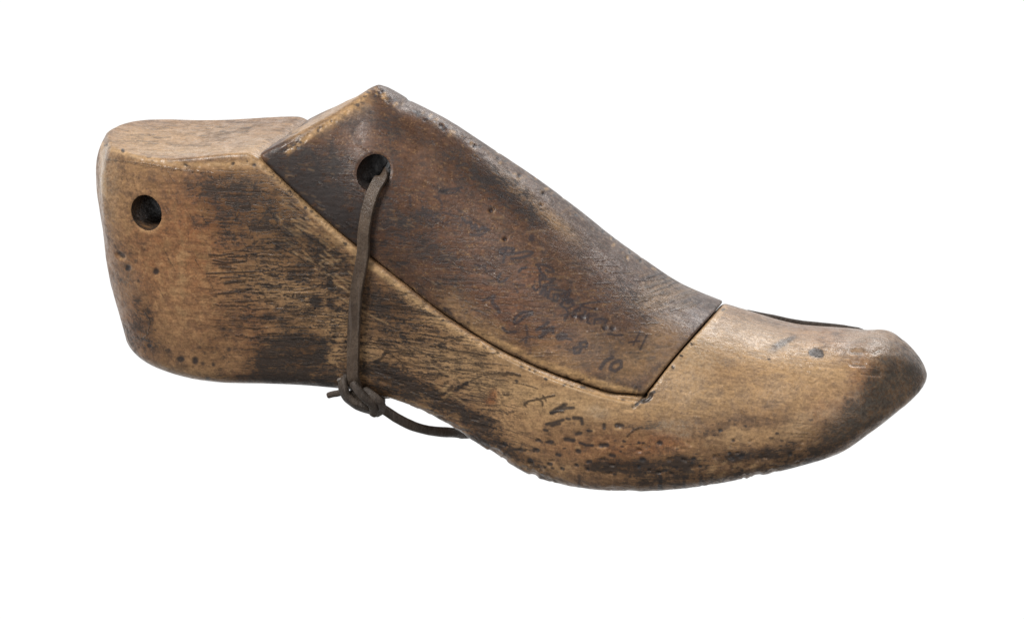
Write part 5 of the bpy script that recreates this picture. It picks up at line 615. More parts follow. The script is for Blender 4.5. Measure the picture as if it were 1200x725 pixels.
(1,0.031,0.74,0.8,[20.24,-1.63,20.27,-1.62]),(1,0.023,0.7,0.8,[22.38,-0.29,22.46,-0.31]),(1,0.027,0.53,0.8,[14.68,-0.51,14.7,-0.52]),(1,0.019,0.68,0.8,[21.78,-1.43,21.8,-1.46]),
(1,0.019,0.53,0.8,[20.51,-0.62,20.59,-0.61]),(1,0.025,0.34,0.8,[14.71,0.07,14.72,0.07]),(1,0.033,0.39,0.8,[23.85,-1.22,23.86,-1.22]),(1,0.015,0.35,0.8,[19.19,-1.23,19.25,-1.24]),
(1,0.017,0.7,0.8,[15.11,-1.43,15.11,-1.43]),(1,0.026,0.68,0.8,[20.88,0.23,20.88,0.21]),(1,0.024,0.72,0.8,[20.5,-1.54,20.55,-1.53]),(1,0.022,0.42,0.8,[19.22,-0.3,19.24,-0.31]),(1,0.033,0.64,0.8,[22.07,-0.23,22.13,-0.22]),
(1,0.031,0.66,0.8,[13.88,-0.77,13.94,-0.77]),(1,0.016,0.69,0.8,[19.63,-0.74,19.69,-0.75]),(1,0.029,0.31,0.8,[20.37,-1.5,20.43,-1.51]),(1,0.017,0.42,0.8,[24.02,-0.12,24.05,-0.13]),
(1,0.022,0.31,0.8,[17.75,-0.91,17.76,-0.92]),(1,0.027,0.52,0.8,[18.95,0.62,18.95,0.62]),(1,0.017,0.34,0.8,[17.09,-1.76,17.14,-1.78]),(1,0.026,0.44,0.8,[16.91,-1.7,16.95,-1.71]),
(1,0.022,0.84,0.8,[17.16,-0.68,17.19,-0.69]),(1,0.026,0.31,0.8,[17.19,-1.05,17.21,-1.04]),(1,0.031,0.35,0.8,[16.84,-1.11,16.91,-1.13]),(1,0.029,0.66,0.8,[18.01,-1.39,18.08,-1.38]),
(1,0.022,0.56,0.8,[24.35,-0.94,24.36,-0.93]),(1,0.031,0.79,0.8,[16.96,-1.45,17.02,-1.45]),(1,0.03,0.32,0.8,[15.5,-0.71,15.55,-0.71]),(1,0.029,0.81,0.8,[14.93,-1.28,14.98,-1.29]),
(1,0.018,0.65,0.8,[13.21,-0.88,13.29,-0.86]),(1,0.022,0.31,0.8,[21.27,-0.7,21.3,-0.7]),(1,0.03,0.75,0.8,[16.64,-1.75,16.7,-1.75]),(1,0.018,0.31,0.8,[18.64,-1.35,18.68,-1.35]),(1,0.024,0.36,0.8,[24.29,-1.56,24.36,-1.56]),
(1,0.018,0.56,0.8,[14.56,-1.51,14.65,-1.5]),(1,0.032,0.31,0.8,[15.78,-1.26,15.8,-1.26]),(1,0.015,0.57,0.8,[23.43,-1.66,23.45,-1.65]),(1,0.016,0.46,0.8,[15.49,-1.13,15.5,-1.15]),
(1,0.02,0.67,0.8,[18.87,-1.18,18.95,-1.17]),(1,0.033,0.62,0.8,[17.81,-1.35,17.86,-1.37]),(1,0.032,0.34,0.8,[22.34,-0.11,22.42,-0.13]),(1,0.028,0.63,0.8,[20.64,-1.6,20.66,-1.59]),
(1,0.025,0.45,0.8,[21.61,-0.38,21.63,-0.4]),(1,0.021,0.73,0.8,[17.87,-0.4,17.94,-0.4]),(1,0.027,0.73,0.8,[21.22,0.18,21.25,0.16]),(1,0.015,0.65,0.8,[18.99,-0.58,19.05,-0.59]),(1,0.016,0.31,0.8,[17.38,-1.4,17.43,-1.41]),
(1,0.015,0.83,0.8,[15.3,-0.62,15.37,-0.61]),(1,0.03,0.48,0.8,[20.88,-1.52,20.96,-1.53]),(1,0.024,0.73,0.8,[24.42,-1.14,24.43,-1.15]),(1,0.026,0.7,0.8,[19.48,-1.04,19.51,-1.05]),
(1,0.019,0.52,0.8,[18.45,-1.34,18.51,-1.33]),(1,0.019,0.49,0.8,[19.7,-0.41,19.76,-0.4]),(1,0.027,0.3,0.8,[16.83,-1.39,16.9,-1.39]),(1,0.018,0.68,0.8,[18.09,-0.51,18.14,-0.5]),(1,0.02,0.62,0.8,[15.83,-1.61,15.87,-1.63]),
(1,0.027,0.79,0.8,[14.6,-0.44,14.6,-0.42]),(1,0.022,0.5,0.8,[13.86,-0.12,13.93,-0.14]),(1,0.031,0.68,0.8,[23.34,0.37,23.41,0.38]),(1,0.028,0.85,0.8,[22.24,-0.07,22.29,-0.07]),(1,0.028,0.84,0.8,[17.76,-0.38,17.79,-0.4]),
(1,0.024,0.5,0.8,[19.02,-0.24,19.02,-0.26]),(1,0.021,0.73,0.8,[16.29,-1.6,16.35,-1.61]),(1,0.023,0.7,0.8,[22.35,-0.48,22.42,-0.48]),(1,0.022,0.63,0.8,[22.03,-0.21,22.03,-0.22]),
(1,0.028,0.71,0.8,[19.54,-1.73,19.58,-1.71]),(1,0.018,0.57,0.8,[23.04,-1.43,23.08,-1.43]),(1,0.026,0.61,0.8,[14.68,-1.24,14.74,-1.24]),(1,0.021,0.53,0.8,[16.96,-0.34,17.03,-0.32]),
(1,0.026,0.46,0.8,[24.71,-1.22,24.78,-1.24]),(1,0.019,0.77,0.8,[17.2,-0.53,17.25,-0.53]),(1,0.021,0.62,0.8,[20.35,0.25,20.37,0.25]),(1,0.033,0.64,0.8,[19.25,-1.5,19.28,-1.52]),(1,0.026,0.53,0.8,[23.5,-0.74,23.55,-0.75]),
(1,0.019,0.32,0.8,[14.11,-1.45,14.12,-1.44]),(1,0.02,0.51,0.8,[19.01,-1.58,19.06,-1.58]),(1,0.025,0.7,0.8,[20.71,0.34,20.72,0.35]),(1,0.026,0.62,0.8,[23.32,-1.51,23.36,-1.52]),
(1,0.026,0.67,0.8,[13.91,-0.56,13.93,-0.55]),(1,0.023,0.41,0.8,[23.27,-1.23,23.31,-1.25]),(1,0.03,0.47,0.8,[13.6,-0.33,13.65,-0.32]),(1,0.019,0.63,0.8,[21.36,-1.09,21.36,-1.11]),
(1,0.015,0.6,0.8,[21.34,-0.48,21.4,-0.47]),(1,0.029,0.53,0.8,[13.7,-1.06,13.79,-1.07]),(1,0.03,0.44,0.8,[18.04,-1.3,18.09,-1.3]),(1,0.02,0.39,0.8,[20.15,-1.51,20.21,-1.51]),(1,0.024,0.55,0.8,[12.81,0.29,12.85,0.31]),
(1,0.015,0.38,0.8,[18.98,0.08,19.02,0.09]),(1,0.033,0.35,0.8,[23.23,-0.07,23.29,-0.09]),(1,0.028,0.8,0.8,[18.44,-1.47,18.52,-1.49]),(1,0.018,0.38,0.8,[17.17,0.07,17.25,0.07]),(1,0.022,0.36,0.8,[16.84,-1.7,16.88,-1.69]),
(2,0.055,0.44,0.8,[23.62,-0.64,23.54,-0.66]),(2,0.042,0.44,0.8,[13.35,-1.44,13.44,-1.42]),(2,0.054,0.77,0.8,[24.08,-0.91,24.07,-0.92]),(2,0.023,0.64,0.8,[21.03,-1.07,21.09,-1.03]),
(2,0.04,0.35,0.8,[13.6,-0.06,13.68,-0.04]),(2,0.036,0.39,0.8,[24.22,-1.24,24.22,-1.23]),(2,0.033,0.31,0.8,[22.64,-1.53,22.69,-1.53]),(2,0.049,0.61,0.8,[20.09,-1.35,20.17,-1.31]),
(2,0.025,0.38,0.8,[23.63,-1.11,23.67,-1.08]),(2,0.038,0.55,0.8,[23.47,-0.37,23.57,-0.34]),(2,0.041,0.77,0.8,[22.99,-1.22,23.08,-1.22]),(2,0.03,0.63,0.8,[18.89,0.05,18.83,0.05]),
(2,0.05,0.72,0.8,[16.57,-0.61,16.64,-0.59]),(2,0.053,0.6,0.8,[18.8,-1.71,18.73,-1.73]),(2,0.044,0.4,0.8,[13.0,-0.17,13.07,-0.17]),(2,0.055,0.63,0.8,[14.44,-1.66,14.55,-1.67]),(2,0.054,0.65,0.8,[18.06,-1.41,17.99,-1.39]),
(2,0.028,0.53,0.8,[20.74,-0.53,20.68,-0.52]),(2,0.029,0.77,0.8,[13.64,-1.33,13.58,-1.33]),(2,0.043,0.57,0.8,[20.03,-0.23,20.07,-0.19]),(2,0.043,0.42,0.8,[18.1,-1.43,18.08,-1.45]),
(2,0.039,0.52,0.8,[13.09,-0.86,13.01,-0.81]),(2,0.032,0.53,0.8,[22.36,-0.7,22.28,-0.65]),(2,0.029,0.46,0.8,[22.23,-1.27,22.15,-1.24]),(2,0.039,0.72,0.8,[18.62,-1.27,18.73,-1.26]),
(2,0.045,0.37,0.8,[12.98,-0.2,13.07,-0.15]),(2,0.036,0.58,0.8,[13.11,-1.82,13.15,-1.78]),(2,0.047,0.69,0.8,[16.44,-0.57,16.49,-0.53]),(2,0.028,0.47,0.8,[17.92,-1.59,17.96,-1.61]),
(2,0.038,0.56,0.8,[12.75,-1.26,12.84,-1.22]),(2,0.047,0.66,0.8,[19.51,-0.45,19.5,-0.4]),(2,0.041,0.67,0.8,[21.46,-1.16,21.56,-1.12]),(2,0.031,0.75,0.8,[20.59,-1.36,20.56,-1.38]),
(2,0.052,0.69,0.8,[19.34,-1.68,19.33,-1.66]),(2,0.036,0.75,0.8,[19.39,-1.36,19.35,-1.35]),(2,0.032,0.32,0.8,[14.19,-0.25,14.22,-0.24]),(2,0.04,0.64,0.8,[17.15,-1.37,17.08,-1.34]),
(2,0.051,0.37,0.8,[12.71,-0.26,12.74,-0.23]),(2,0.05,0.78,0.8,[20.39,-1.48,20.49,-1.46]),(2,0.031,0.46,0.8,[24.13,-1.29,24.15,-1.3]),(2,0.045,0.6,0.8,[13.64,-1.63,13.64,-1.61]),
(2,0.037,0.66,0.8,[17.27,-1.22,17.36,-1.17]),(2,0.029,0.71,0.8,[12.67,-1.72,12.67,-1.69]),(2,0.042,0.33,0.8,[12.6,-0.78,12.51,-0.75]),(2,0.031,0.5,0.8,[22.86,-1.27,22.86,-1.27]),
(2,0.039,0.42,0.8,[15.85,-0.56,15.85,-0.56]),(2,0.034,0.59,0.8,[18.41,0.03,18.38,0.05]),(2,0.028,0.74,0.8,[19.06,-0.54,18.99,-0.56]),(2,0.04,0.5,0.8,[13.6,-0.99,13.64,-1.01]),(2,0.029,0.74,0.8,[16.24,0.0,16.28,-0.01]),
(2,0.045,0.58,0.8,[17.07,-0.48,17.17,-0.44]),(2,0.052,0.53,0.8,[16.53,-1.18,16.6,-1.13]),(2,0.045,0.45,0.8,[19.99,-0.47,19.94,-0.44]),(2,0.053,0.51,0.8,[20.98,-1.18,20.91,-1.19]),
(2,0.039,0.52,0.8,[15.51,-1.25,15.44,-1.22]),(2,0.052,0.7,0.8,[21.26,-0.71,21.28,-0.73]),(2,0.04,0.33,0.8,[12.48,-0.73,12.57,-0.68]),(2,0.035,0.53,0.8,[19.3,-0.36,19.27,-0.32]),
(2,0.025,0.79,0.8,[20.32,-1.02,20.25,-0.98]),(2,0.039,0.75,0.8,[15.81,-0.58,15.74,-0.57]),(1,0.089,1,0.35,[23.48,2.56,23.6,2.62,23.76,2.59,23.78,2.51]),(1,0.094,1,0.3,[23.62,2.53,23.72,2.51]),
(6,0.139,0.02,0.5,[23.62,2.53,23.7,2.53]),(6,0.056,0.05,0.9,[24.79,2.59,25.12,2.59]),(7,0.019,0.7,0.8,[24.79,2.57,25.11,2.57]),(6,0.056,0.05,0.9,[24.75,2.2,25.16,2.18]),(7,0.019,0.7,0.8,[24.74,2.18,25.16,2.15]),
(6,0.056,0.05,0.9,[25.06,1.93,25.4,1.87,25.67,1.87]),(7,0.019,0.7,0.8,[25.06,1.9,25.4,1.85,25.67,1.84]),(6,0.056,0.02,0.9,[25.41,2.15,25.65,2.09]),(7,0.019,0.7,0.8,[25.41,2.13,25.65,2.07]),
(6,0.056,0.03,0.9,[25.53,2.56,25.69,2.65]),(7,0.019,0.7,0.8,[25.53,2.54,25.68,2.62]),(6,0.046,0.002,0.9,[26.02,2.74,26.24,2.69]),(6,0.046,0.014,0.9,[25.77,2.98,25.92,2.99]),(6,0.057,0.01,0.9,[26.1,3.01,26.19,3.02]),
(6,0.052,-0.001,0.9,[26.49,2.73,26.68,2.74]),(6,0.058,0.02,0.9,[25.42,1.91,25.53,1.91]),(6,0.047,0.01,0.9,[25.46,1.98,25.55,1.97]),(6,0.047,0.018,0.9,[25.28,1.92,25.43,1.95]),(6,0.058,0.014,0.9,[25.82,1.9,25.98,1.87]),
(6,0.056,0.009,0.9,[25.04,2.03,25.15,1.98]),(6,0.069,0.013,0.9,[25.81,2.66,25.99,2.6]),(6,0.068,0.017,0.9,[26.14,2.58,26.33,2.59]),(6,0.065,0.015,0.9,[25.82,3.01,25.99,3.01]),(6,0.048,-0.004,0.9,[26.45,3.03,26.67,3.05]),
(6,0.048,-0.008,0.9,[25.93,1.94,25.99,1.88]),(6,0.034,-0.009,0.9,[25.69,2.51,25.74,2.44]),(6,0.05,0.006,0.9,[24.94,2.66,25.02,2.64]),(6,0.037,-0.003,0.9,[25.99,1.83,26.07,1.86]),
(6,0.062,-0.003,0.9,[25.31,3.02,25.46,2.97]),(6,0.055,0.015,0.9,[26.44,3.03,26.66,3.0]),(6,0.053,-0.001,0.9,[25.58,2.03,25.72,2.04]),(6,0.063,0.009,0.9,[25.14,2.22,25.2,2.24]),(6,0.052,0.01,0.9,[26.34,2.89,26.52,2.92]),
(6,0.039,0.007,0.9,[24.83,2.18,24.97,2.15]),(6,0.06,0.016,0.9,[24.98,1.85,25.07,1.81]),(6,0.059,0.001,0.9,[25.49,2.19,25.72,2.2]),(6,0.039,0.017,0.9,[25.66,2.17,25.78,2.1]),(8,0.012,0.14,0.8,[25.02,1.92,25.19,2.04]),
(8,0.012,0.12,0.8,[26.03,1.06,26.11,1.25]),(8,0.011,0.24,0.8,[24.9,1.1,25.14,1.31]),(8,0.01,0.11,0.8,[26.22,1.37,26.46,1.59]),(8,0.011,0.24,0.8,[25.87,1.37,26.02,1.48]),(8,0.013,0.25,0.8,[26.45,1.01,26.62,1.13]),
(8,0.01,0.22,0.8,[25.62,1.41,25.74,1.68]),(8,0.013,0.14,0.8,[25.13,1.7,25.36,1.83]),(8,0.01,0.22,0.8,[25.47,1.44,25.76,1.7]),(8,0.011,0.21,0.8,[25.06,2.06,25.25,2.33]),(8,0.01,0.16,0.8,[26.51,1.12,26.59,1.28]),
(8,0.009,0.18,0.8,[26.09,1.64,26.37,1.85]),(8,0.01,0.22,0.8,[24.95,1.49,25.11,1.66]),(8,0.011,0.25,0.8,[26.32,1.67,26.46,1.86]),(6,0.056,0.06,0.4,[17.97,1.02,18.14,1.16]),
(1,0.067,1,0.3,[17.89,0.97,18.06,1.02,18.17,1.19]),(1,0.033,1,0.3,[18.17,1.22,18.28,1.28]),(7,0.036,1,0.4,[17.58,0.8,17.81,0.99,18.0,1.19]),(6,0.039,0.05,0.5,[17.58,0.8,17.81,0.99,18.0,1.19]),
(7,0.019,0.5,0.6,[3.98,10.08,4.25,10.07,4.52,10.09]),(7,0.011,0.52,0.6,[4.28,10.0,4.4,10.01,4.53,10.0]),(7,0.012,0.55,0.6,[3.13,9.63,3.23,9.62,3.32,9.64]),(7,0.022,0.41,0.6,[5.85,9.44,6.03,9.47,6.21,9.47]),
(7,0.019,0.4,0.6,[5.97,9.58,6.17,9.59,6.38,9.59]),(7,0.024,0.33,0.6,[5.93,9.79,6.15,9.81,6.37,9.84]),(7,0.012,0.54,0.6,[1.85,9.64,2.0,9.62,2.16,9.64]),(7,0.012,0.33,0.6,[1.66,10.14,1.88,10.17,2.12,10.15]),
(7,0.013,0.46,0.6,[2.71,9.56,3.0,9.57,3.3,9.57]),(7,0.024,0.48,0.6,[1.73,9.7,1.84,9.69,1.95,9.7]),(7,0.021,0.33,0.6,[4.56,9.7,4.75,9.69,4.94,9.68]),(7,0.014,0.34,0.6,[5.51,9.92,5.83,9.94,6.15,9.94]),
(7,0.017,0.5,0.6,[1.08,10.23,1.36,10.25,1.64,10.3]),(7,0.015,0.58,0.6,[2.94,10.27,3.02,10.27,3.1,10.27]),(7,0.022,0.57,0.6,[3.28,10.35,3.49,10.33,3.69,10.35]),(7,0.021,0.33,0.6,[0.54,10.35,0.8,10.37,1.06,10.37]),
(7,0.022,0.4,0.6,[2.57,10.36,2.87,10.37,3.18,10.4]),(7,0.016,0.34,0.6,[1.38,10.36,1.66,10.37,1.93,10.4]),(7,0.014,0.31,0.6,[4.68,9.93,4.79,9.95,4.92,9.92]),(7,0.017,0.4,0.6,[4.63,10.46,5.0,10.44,5.35,10.47]),
(7,0.024,0.3,0.6,[1.94,9.44,2.11,9.42,2.26,9.43]),(7,0.019,0.32,0.6,[5.05,10.08,5.2,10.09,5.34,10.11]),(7,0.013,0.45,0.6,[3.83,10.3,4.15,10.29,4.47,10.28]),(7,0.021,0.57,0.6,[1.02,9.64,1.24,9.67,1.48,9.68]),
(7,0.02,0.44,0.6,[3.57,10.24,3.79,10.25,4.0,10.26]),(7,0.02,0.56,0.6,[1.0,10.0,1.11,10.0,1.23,10.01]),(7,0.023,0.44,0.6,[4.63,10.35,4.98,10.33,5.32,10.32]),(7,0.018,0.58,0.6,[1.25,9.92,1.53,9.91,1.81,9.93]),
(7,0.011,0.5,0.6,[0.46,9.98,0.68,10.0,0.9,10.0]),(7,0.014,0.58,0.6,[5.22,9.76,5.33,9.75,5.44,9.79]),(7,0.014,0.27,0.6,[1.22,9.78,1.49,9.77,1.75,9.8]),(7,0.021,0.45,0.6,[2.28,10.03,2.47,10.04,2.67,10.04]),
(7,0.021,0.38,0.6,[5.48,10.15,5.64,10.15,5.8,10.19]),(7,0.012,0.54,0.6,[3.67,10.09,3.91,10.11,4.17,10.06]),(7,0.024,0.28,0.6,[0.77,10.24,0.96,10.25,1.16,10.23]),(7,0.016,0.58,0.6,[0.72,9.77,1.08,9.75,1.43,9.76]),
(7,0.022,0.45,0.6,[1.98,9.56,2.32,9.59,2.67,9.58]),(7,0.015,0.56,0.6,[2.77,9.96,2.9,9.95,3.02,9.96]),(7,0.024,0.59,0.6,[3.51,10.14,3.59,10.12,3.66,10.15]),(7,0.021,0.35,0.6,[5.65,9.92,5.83,9.91,5.99,9.95]),
(8,0.044,0.8,0.9,[-0.44,9.58,-0.34,8.72,-0.29,7.85]),(2,0.072,1,0.8,[-0.54,9.65,-0.48,8.89,-0.42,8.0]),(8,0.044,1,0.7,[-0.61,9.76,-0.35,9.57,-0.06,9.42]),(8,0.023,0.61,0.8,[0.69,9.18,0.78,9.2]),  # heel back: highlight painted as pale strokes, then the chipped rim
(6,0.027,0.008,0.7,[0.69,9.18]),(2,0.027,0.81,0.8,[4.94,8.88,4.97,8.92]),(8,0.016,0.61,0.8,[1.48,8.98,1.55,9.02]),(8,0.023,0.99,0.8,[2.02,8.87,2.1,8.84]),(1,0.024,0.57,0.8,[1.23,9.13,1.34,9.14]),
(8,0.016,0.71,0.8,[2.29,8.88,2.28,8.87]),(6,0.019,0.009,0.7,[2.29,8.88]),(8,0.035,0.75,0.8,[1.84,8.98,1.95,8.97]),(6,0.042,0.019,0.7,[1.84,8.98]),(1,0.02,0.54,0.8,[4.7,8.93,4.67,8.98]),(6,0.024,0.021,0.7,[4.7,8.93]),
(2,0.026,0.9,0.8,[-0.25,9.62,-0.19,9.66]),(8,0.015,0.99,0.8,[1.72,8.92,1.66,8.95]),(1,0.036,0.99,0.8,[0.36,9.37,0.32,9.42]),(6,0.043,0.008,0.7,[0.36,9.37]),(2,0.021,0.94,0.8,[2.12,8.97,2.15,8.98]),
(6,0.026,0.009,0.7,[2.12,8.97]),(1,0.037,0.5,0.8,[1.43,9.0,1.4,9.01]),(8,0.032,0.78,0.8,[3.06,8.84,2.98,8.85]),(6,0.038,0.03,0.7,[3.06,8.84]),(1,0.041,0.91,0.8,[4.19,8.88,4.22,8.9]),(6,0.049,0.017,0.7,[4.19,8.88]),
(1,0.03,0.55,0.8,[2.68,8.82,2.73,8.8]),(6,0.036,0.013,0.7,[2.68,8.82]),(2,0.03,0.8,0.8,[-0.45,9.64,-0.59,9.72]),(2,0.029,0.85,0.8,[2.24,8.94,2.27,8.96]),(6,0.034,0.013,0.7,[2.24,8.94]),
(8,0.019,0.54,0.8,[3.51,8.8,3.5,8.8]),(6,0.022,0.017,0.7,[3.51,8.8]),(2,0.029,0.63,0.8,[3.66,8.92,3.58,8.92]),(8,0.02,0.85,0.8,[5.0,8.94,5.03,8.95]),(6,0.024,0.015,0.7,[5.0,8.94]),
(2,0.031,0.62,0.8,[1.87,8.89,1.97,8.86]),(8,0.041,1.0,0.8,[3.59,8.87,3.69,8.87]),(1,0.024,0.85,0.8,[2.64,8.82,2.58,8.85]),(6,0.029,0.01,0.7,[2.64,8.82]),(1,0.032,0.92,0.8,[2.55,8.87,2.56,8.87]),
(6,0.038,0.029,0.7,[2.55,8.87]),(2,0.026,0.79,0.8,[0.94,9.22,0.86,9.26]),(2,0.041,0.87,0.8,[1.12,9.09,1.22,9.09]),(6,0.049,0.022,0.7,[1.12,9.09]),(8,0.02,0.52,0.8,[4.42,8.86,4.42,8.88]),
(2,0.019,0.91,0.8,[1.46,9.0,1.57,8.99]),(2,0.024,0.64,0.8,[5.05,8.9,5.13,8.88]),(6,0.029,0.024,0.7,[5.05,8.9]),(8,0.031,0.99,0.8,[1.4,9.11,1.45,9.11]),(1,0.037,0.98,0.8,[4.9,8.84,4.96,8.84]),
(6,0.044,0.024,0.7,[4.9,8.84]),(8,0.039,0.96,0.8,[1.59,9.03,1.56,9.09]),(6,0.047,0.02,0.7,[1.59,9.03]),(1,0.024,0.58,0.8,[-0.15,9.52,-0.22,9.49]),(2,0.023,0.82,0.8,[4.4,8.92,4.34,8.96]),
(2,0.035,0.71,0.8,[3.44,8.84,3.53,8.82]),(2,0.031,0.84,0.8,[2.81,8.89,2.78,8.9]),(2,0.033,0.73,0.8,[3.45,8.87,3.41,8.87]),(1,0.016,0.81,0.8,[-0.33,9.65,-0.36,9.64]),(6,0.02,0.028,0.7,[-0.33,9.65]),
(8,0.024,0.77,0.8,[2.28,8.82,2.33,8.84]),(6,0.029,0.024,0.7,[2.28,8.82]),(2,0.027,0.65,0.8,[3.3,8.87,3.25,8.87]),(2,0.02,0.86,0.8,[5.12,8.86,5.23,8.85]),(6,0.024,0.018,0.7,[5.12,8.86]),
(8,0.025,0.72,0.8,[0.85,9.16,0.76,9.15]),(8,0.023,0.66,0.8,[2.56,8.81,2.49,8.78]),(8,0.028,0.73,0.8,[3.37,8.92,3.48,8.89]),(6,0.034,0.024,0.7,[3.37,8.92]),(8,0.022,0.64,0.8,[2.63,8.83,2.58,8.79]),
(6,0.027,0.02,0.7,[2.63,8.83]),(8,0.023,0.92,0.8,[4.1,8.8,4.14,8.85]),(6,0.028,0.023,0.7,[4.1,8.8]),(2,0.041,0.67,0.8,[4.76,8.93,4.86,8.99]),(1,0.026,0.72,0.8,[-0.3,9.61,-0.42,9.62]),
(8,0.018,0.65,0.8,[2.5,8.8,2.54,8.79]),(6,0.021,0.015,0.7,[2.5,8.8]),(1,0.025,0.99,0.8,[14.17,2.01,14.18,1.99]),(6,0.031,0.012,0.7,[14.17,2.01]),(1,0.022,0.91,0.8,[7.98,6.18,7.96,6.21]),(6,0.026,0.028,0.7,[7.98,6.18]),
(8,0.019,0.72,0.8,[5.92,8.23,5.89,8.22]),(8,0.028,0.94,0.8,[17.63,0.86,17.63,0.81]),(1,0.016,0.99,0.8,[11.31,3.63,11.27,3.61]),(1,0.015,0.8,0.8,[6.84,7.27,6.89,7.29]),(1,0.041,0.66,0.8,[17.22,1.04,17.27,1.03]),
(2,0.017,0.78,0.8,[7.37,6.87,7.34,6.91]),(8,0.038,0.53,0.8,[17.58,0.86,17.57,0.89]),(2,0.039,0.86,0.8,[11.82,3.23,11.82,3.24]),(8,0.016,0.96,0.8,[7.39,6.78,7.47,6.84]),(6,0.019,0.028,0.7,[7.39,6.78]),
(2,0.02,0.97,0.8,[9.26,5.18,9.22,5.19]),(8,0.02,0.76,0.8,[16.81,1.06,16.87,1.09]),(2,0.017,0.52,0.8,[9.46,4.98,9.55,4.97]),(1,0.032,0.98,0.8,[17.72,0.88,17.66,0.84]),(1,0.035,0.78,0.8,[15.88,1.45,15.99,1.45]),
(2,0.023,0.73,0.8,[7.17,6.94,7.24,6.97]),(6,0.028,0.027,0.7,[7.17,6.94]),(8,0.027,0.7,0.8,[8.35,5.8,8.31,5.86]),(6,0.033,0.018,0.7,[8.35,5.8]),(8,0.031,0.68,0.8,[7.61,6.5,7.61,6.47]),
(2,0.032,0.58,0.8,[10.69,4.06,10.7,4.08]),(6,0.038,0.021,0.7,[10.69,4.06]),(1,0.033,0.8,0.8,[8.01,6.14,8.03,6.19]),(2,0.04,0.6,0.8,[9.39,5.05,9.35,5.09]),(1,0.035,0.54,0.8,[8.49,5.71,8.54,5.67]),
(6,0.042,0.024,0.7,[8.49,5.71]),(2,0.016,0.97,0.8,[15.76,1.48,15.73,1.43]),(6,0.019,0.011,0.7,[15.76,1.48]),(2,0.019,0.84,0.8,[8.92,5.39,9.03,5.39]),(1,0.028,0.64,0.8,[10.69,3.96,10.68,3.94]),
(2,0.039,0.81,0.8,[16.75,1.17,16.79,1.13]),(8,0.015,0.98,0.8,[6.0,8.0,5.96,8.02]),(6,0.018,0.01,0.7,[6.0,8.0]),(2,0.025,0.6,0.8,[8.37,5.83,8.37,5.87]),(2,0.03,0.86,0.8,[5.62,8.41,5.59,8.46]),
(1,0.037,0.51,0.8,[8.82,5.51,8.92,5.5]),(8,0.027,0.75,0.8,[8.68,5.56,8.66,5.51]),(6,0.033,0.016,0.7,[8.68,5.56]),(8,0.038,0.85,0.8,[16.33,1.2,16.41,1.19]),(8,0.015,0.65,0.8,[8.67,5.64,8.63,5.6]),
(6,0.018,0.025,0.7,[8.67,5.64]),(1,0.03,0.64,0.8,[8.67,5.68,8.73,5.73]),(2,0.02,0.78,0.8,[9.88,4.72,9.85,4.68]),(1,0.014,0.59,0.8,[15.92,1.42,16.02,1.43]),(8,0.018,0.63,0.8,[8.93,5.33,8.92,5.31]),
(6,0.022,0.019,0.7,[8.93,5.33]),(1,0.03,0.63,0.8,[10.06,4.51,10.02,4.49]),(6,0.037,0.02,0.7,[10.06,4.51]),(8,0.022,0.51,0.8,[16.55,1.14,16.64,1.1]),(2,0.041,0.85,0.8,[8.37,5.78,8.32,5.74]),
(2,0.04,0.83,0.8,[5.2,8.75,5.14,8.71]),(2,0.019,0.68,0.8,[12.44,2.88,12.51,2.9]),(2,0.022,0.71,0.8,[10.55,4.17,10.61,4.14]),(6,0.026,0.012,0.7,[10.55,4.17]),(2,0.02,0.75,0.8,[8.52,5.75,8.44,5.77]),
(8,0.033,0.61,0.8,[9.55,4.92,9.6,4.94]),(6,0.039,0.01,0.7,[9.55,4.92]),(1,0.041,0.64,0.8,[6.84,7.28,6.87,7.24]),(8,0.03,1.0,0.8,[10.05,4.56,10.05,4.58]),(2,0.022,0.91,0.8,[9.13,5.3,9.18,5.3]),
(2,0.015,0.6,0.8,[10.76,4.08,10.82,4.12]),(6,0.018,0.01,0.7,[10.76,4.08]),(2,0.019,0.81,0.8,[5.29,8.67,5.27,8.73]),(6,0.023,0.018,0.7,[5.29,8.67]),(1,0.029,0.91,0.8,[6.65,7.38,6.68,7.4]),
(8,0.029,0.66,0.8,[16.51,1.16,16.55,1.12]),(6,0.034,0.019,0.7,[16.51,1.16]),(2,0.033,0.7,0.8,[12.47,2.86,12.44,2.87]),(8,0.018,0.99,0.8,[7.25,6.98,7.31,7.04]),(8,0.016,0.97,0.8,[17.46,0.95,17.42,0.94]),
(6,0.019,0.024,0.7,[17.46,0.95]),(1,0.014,0.91,0.8,[6.18,7.93,6.14,7.98]),(6,0.017,0.028,0.7,[6.18,7.93]),(8,0.021,0.7,0.8,[7.36,6.71,7.41,6.69]),(8,0.017,0.51,0.8,[5.41,8.67,5.48,8.71]),(6,0.02,0.016,0.7,[5.41,8.67]),
(8,0.021,0.66,0.8,[9.21,5.27,9.17,5.25]),(6,0.026,0.027,0.7,[9.21,5.27]),(8,0.039,0.94,0.8,[12.52,2.84,12.54,2.78]),(6,0.047,0.026,0.7,[12.52,2.84]),(1,0.039,0.72,0.8,[15.35,1.52,15.3,1.47]),
(8,0.014,0.73,0.8,[13.74,2.18,13.66,2.15]),(6,0.017,0.01,0.7,[13.74,2.18]),(1,0.025,0.63,0.8,[7.0,7.12,7.1,7.1]),(1,0.041,0.67,0.8,[14.36,1.98,14.34,1.93]),(2,0.018,0.62,0.8,[6.43,7.61,6.4,7.62]),
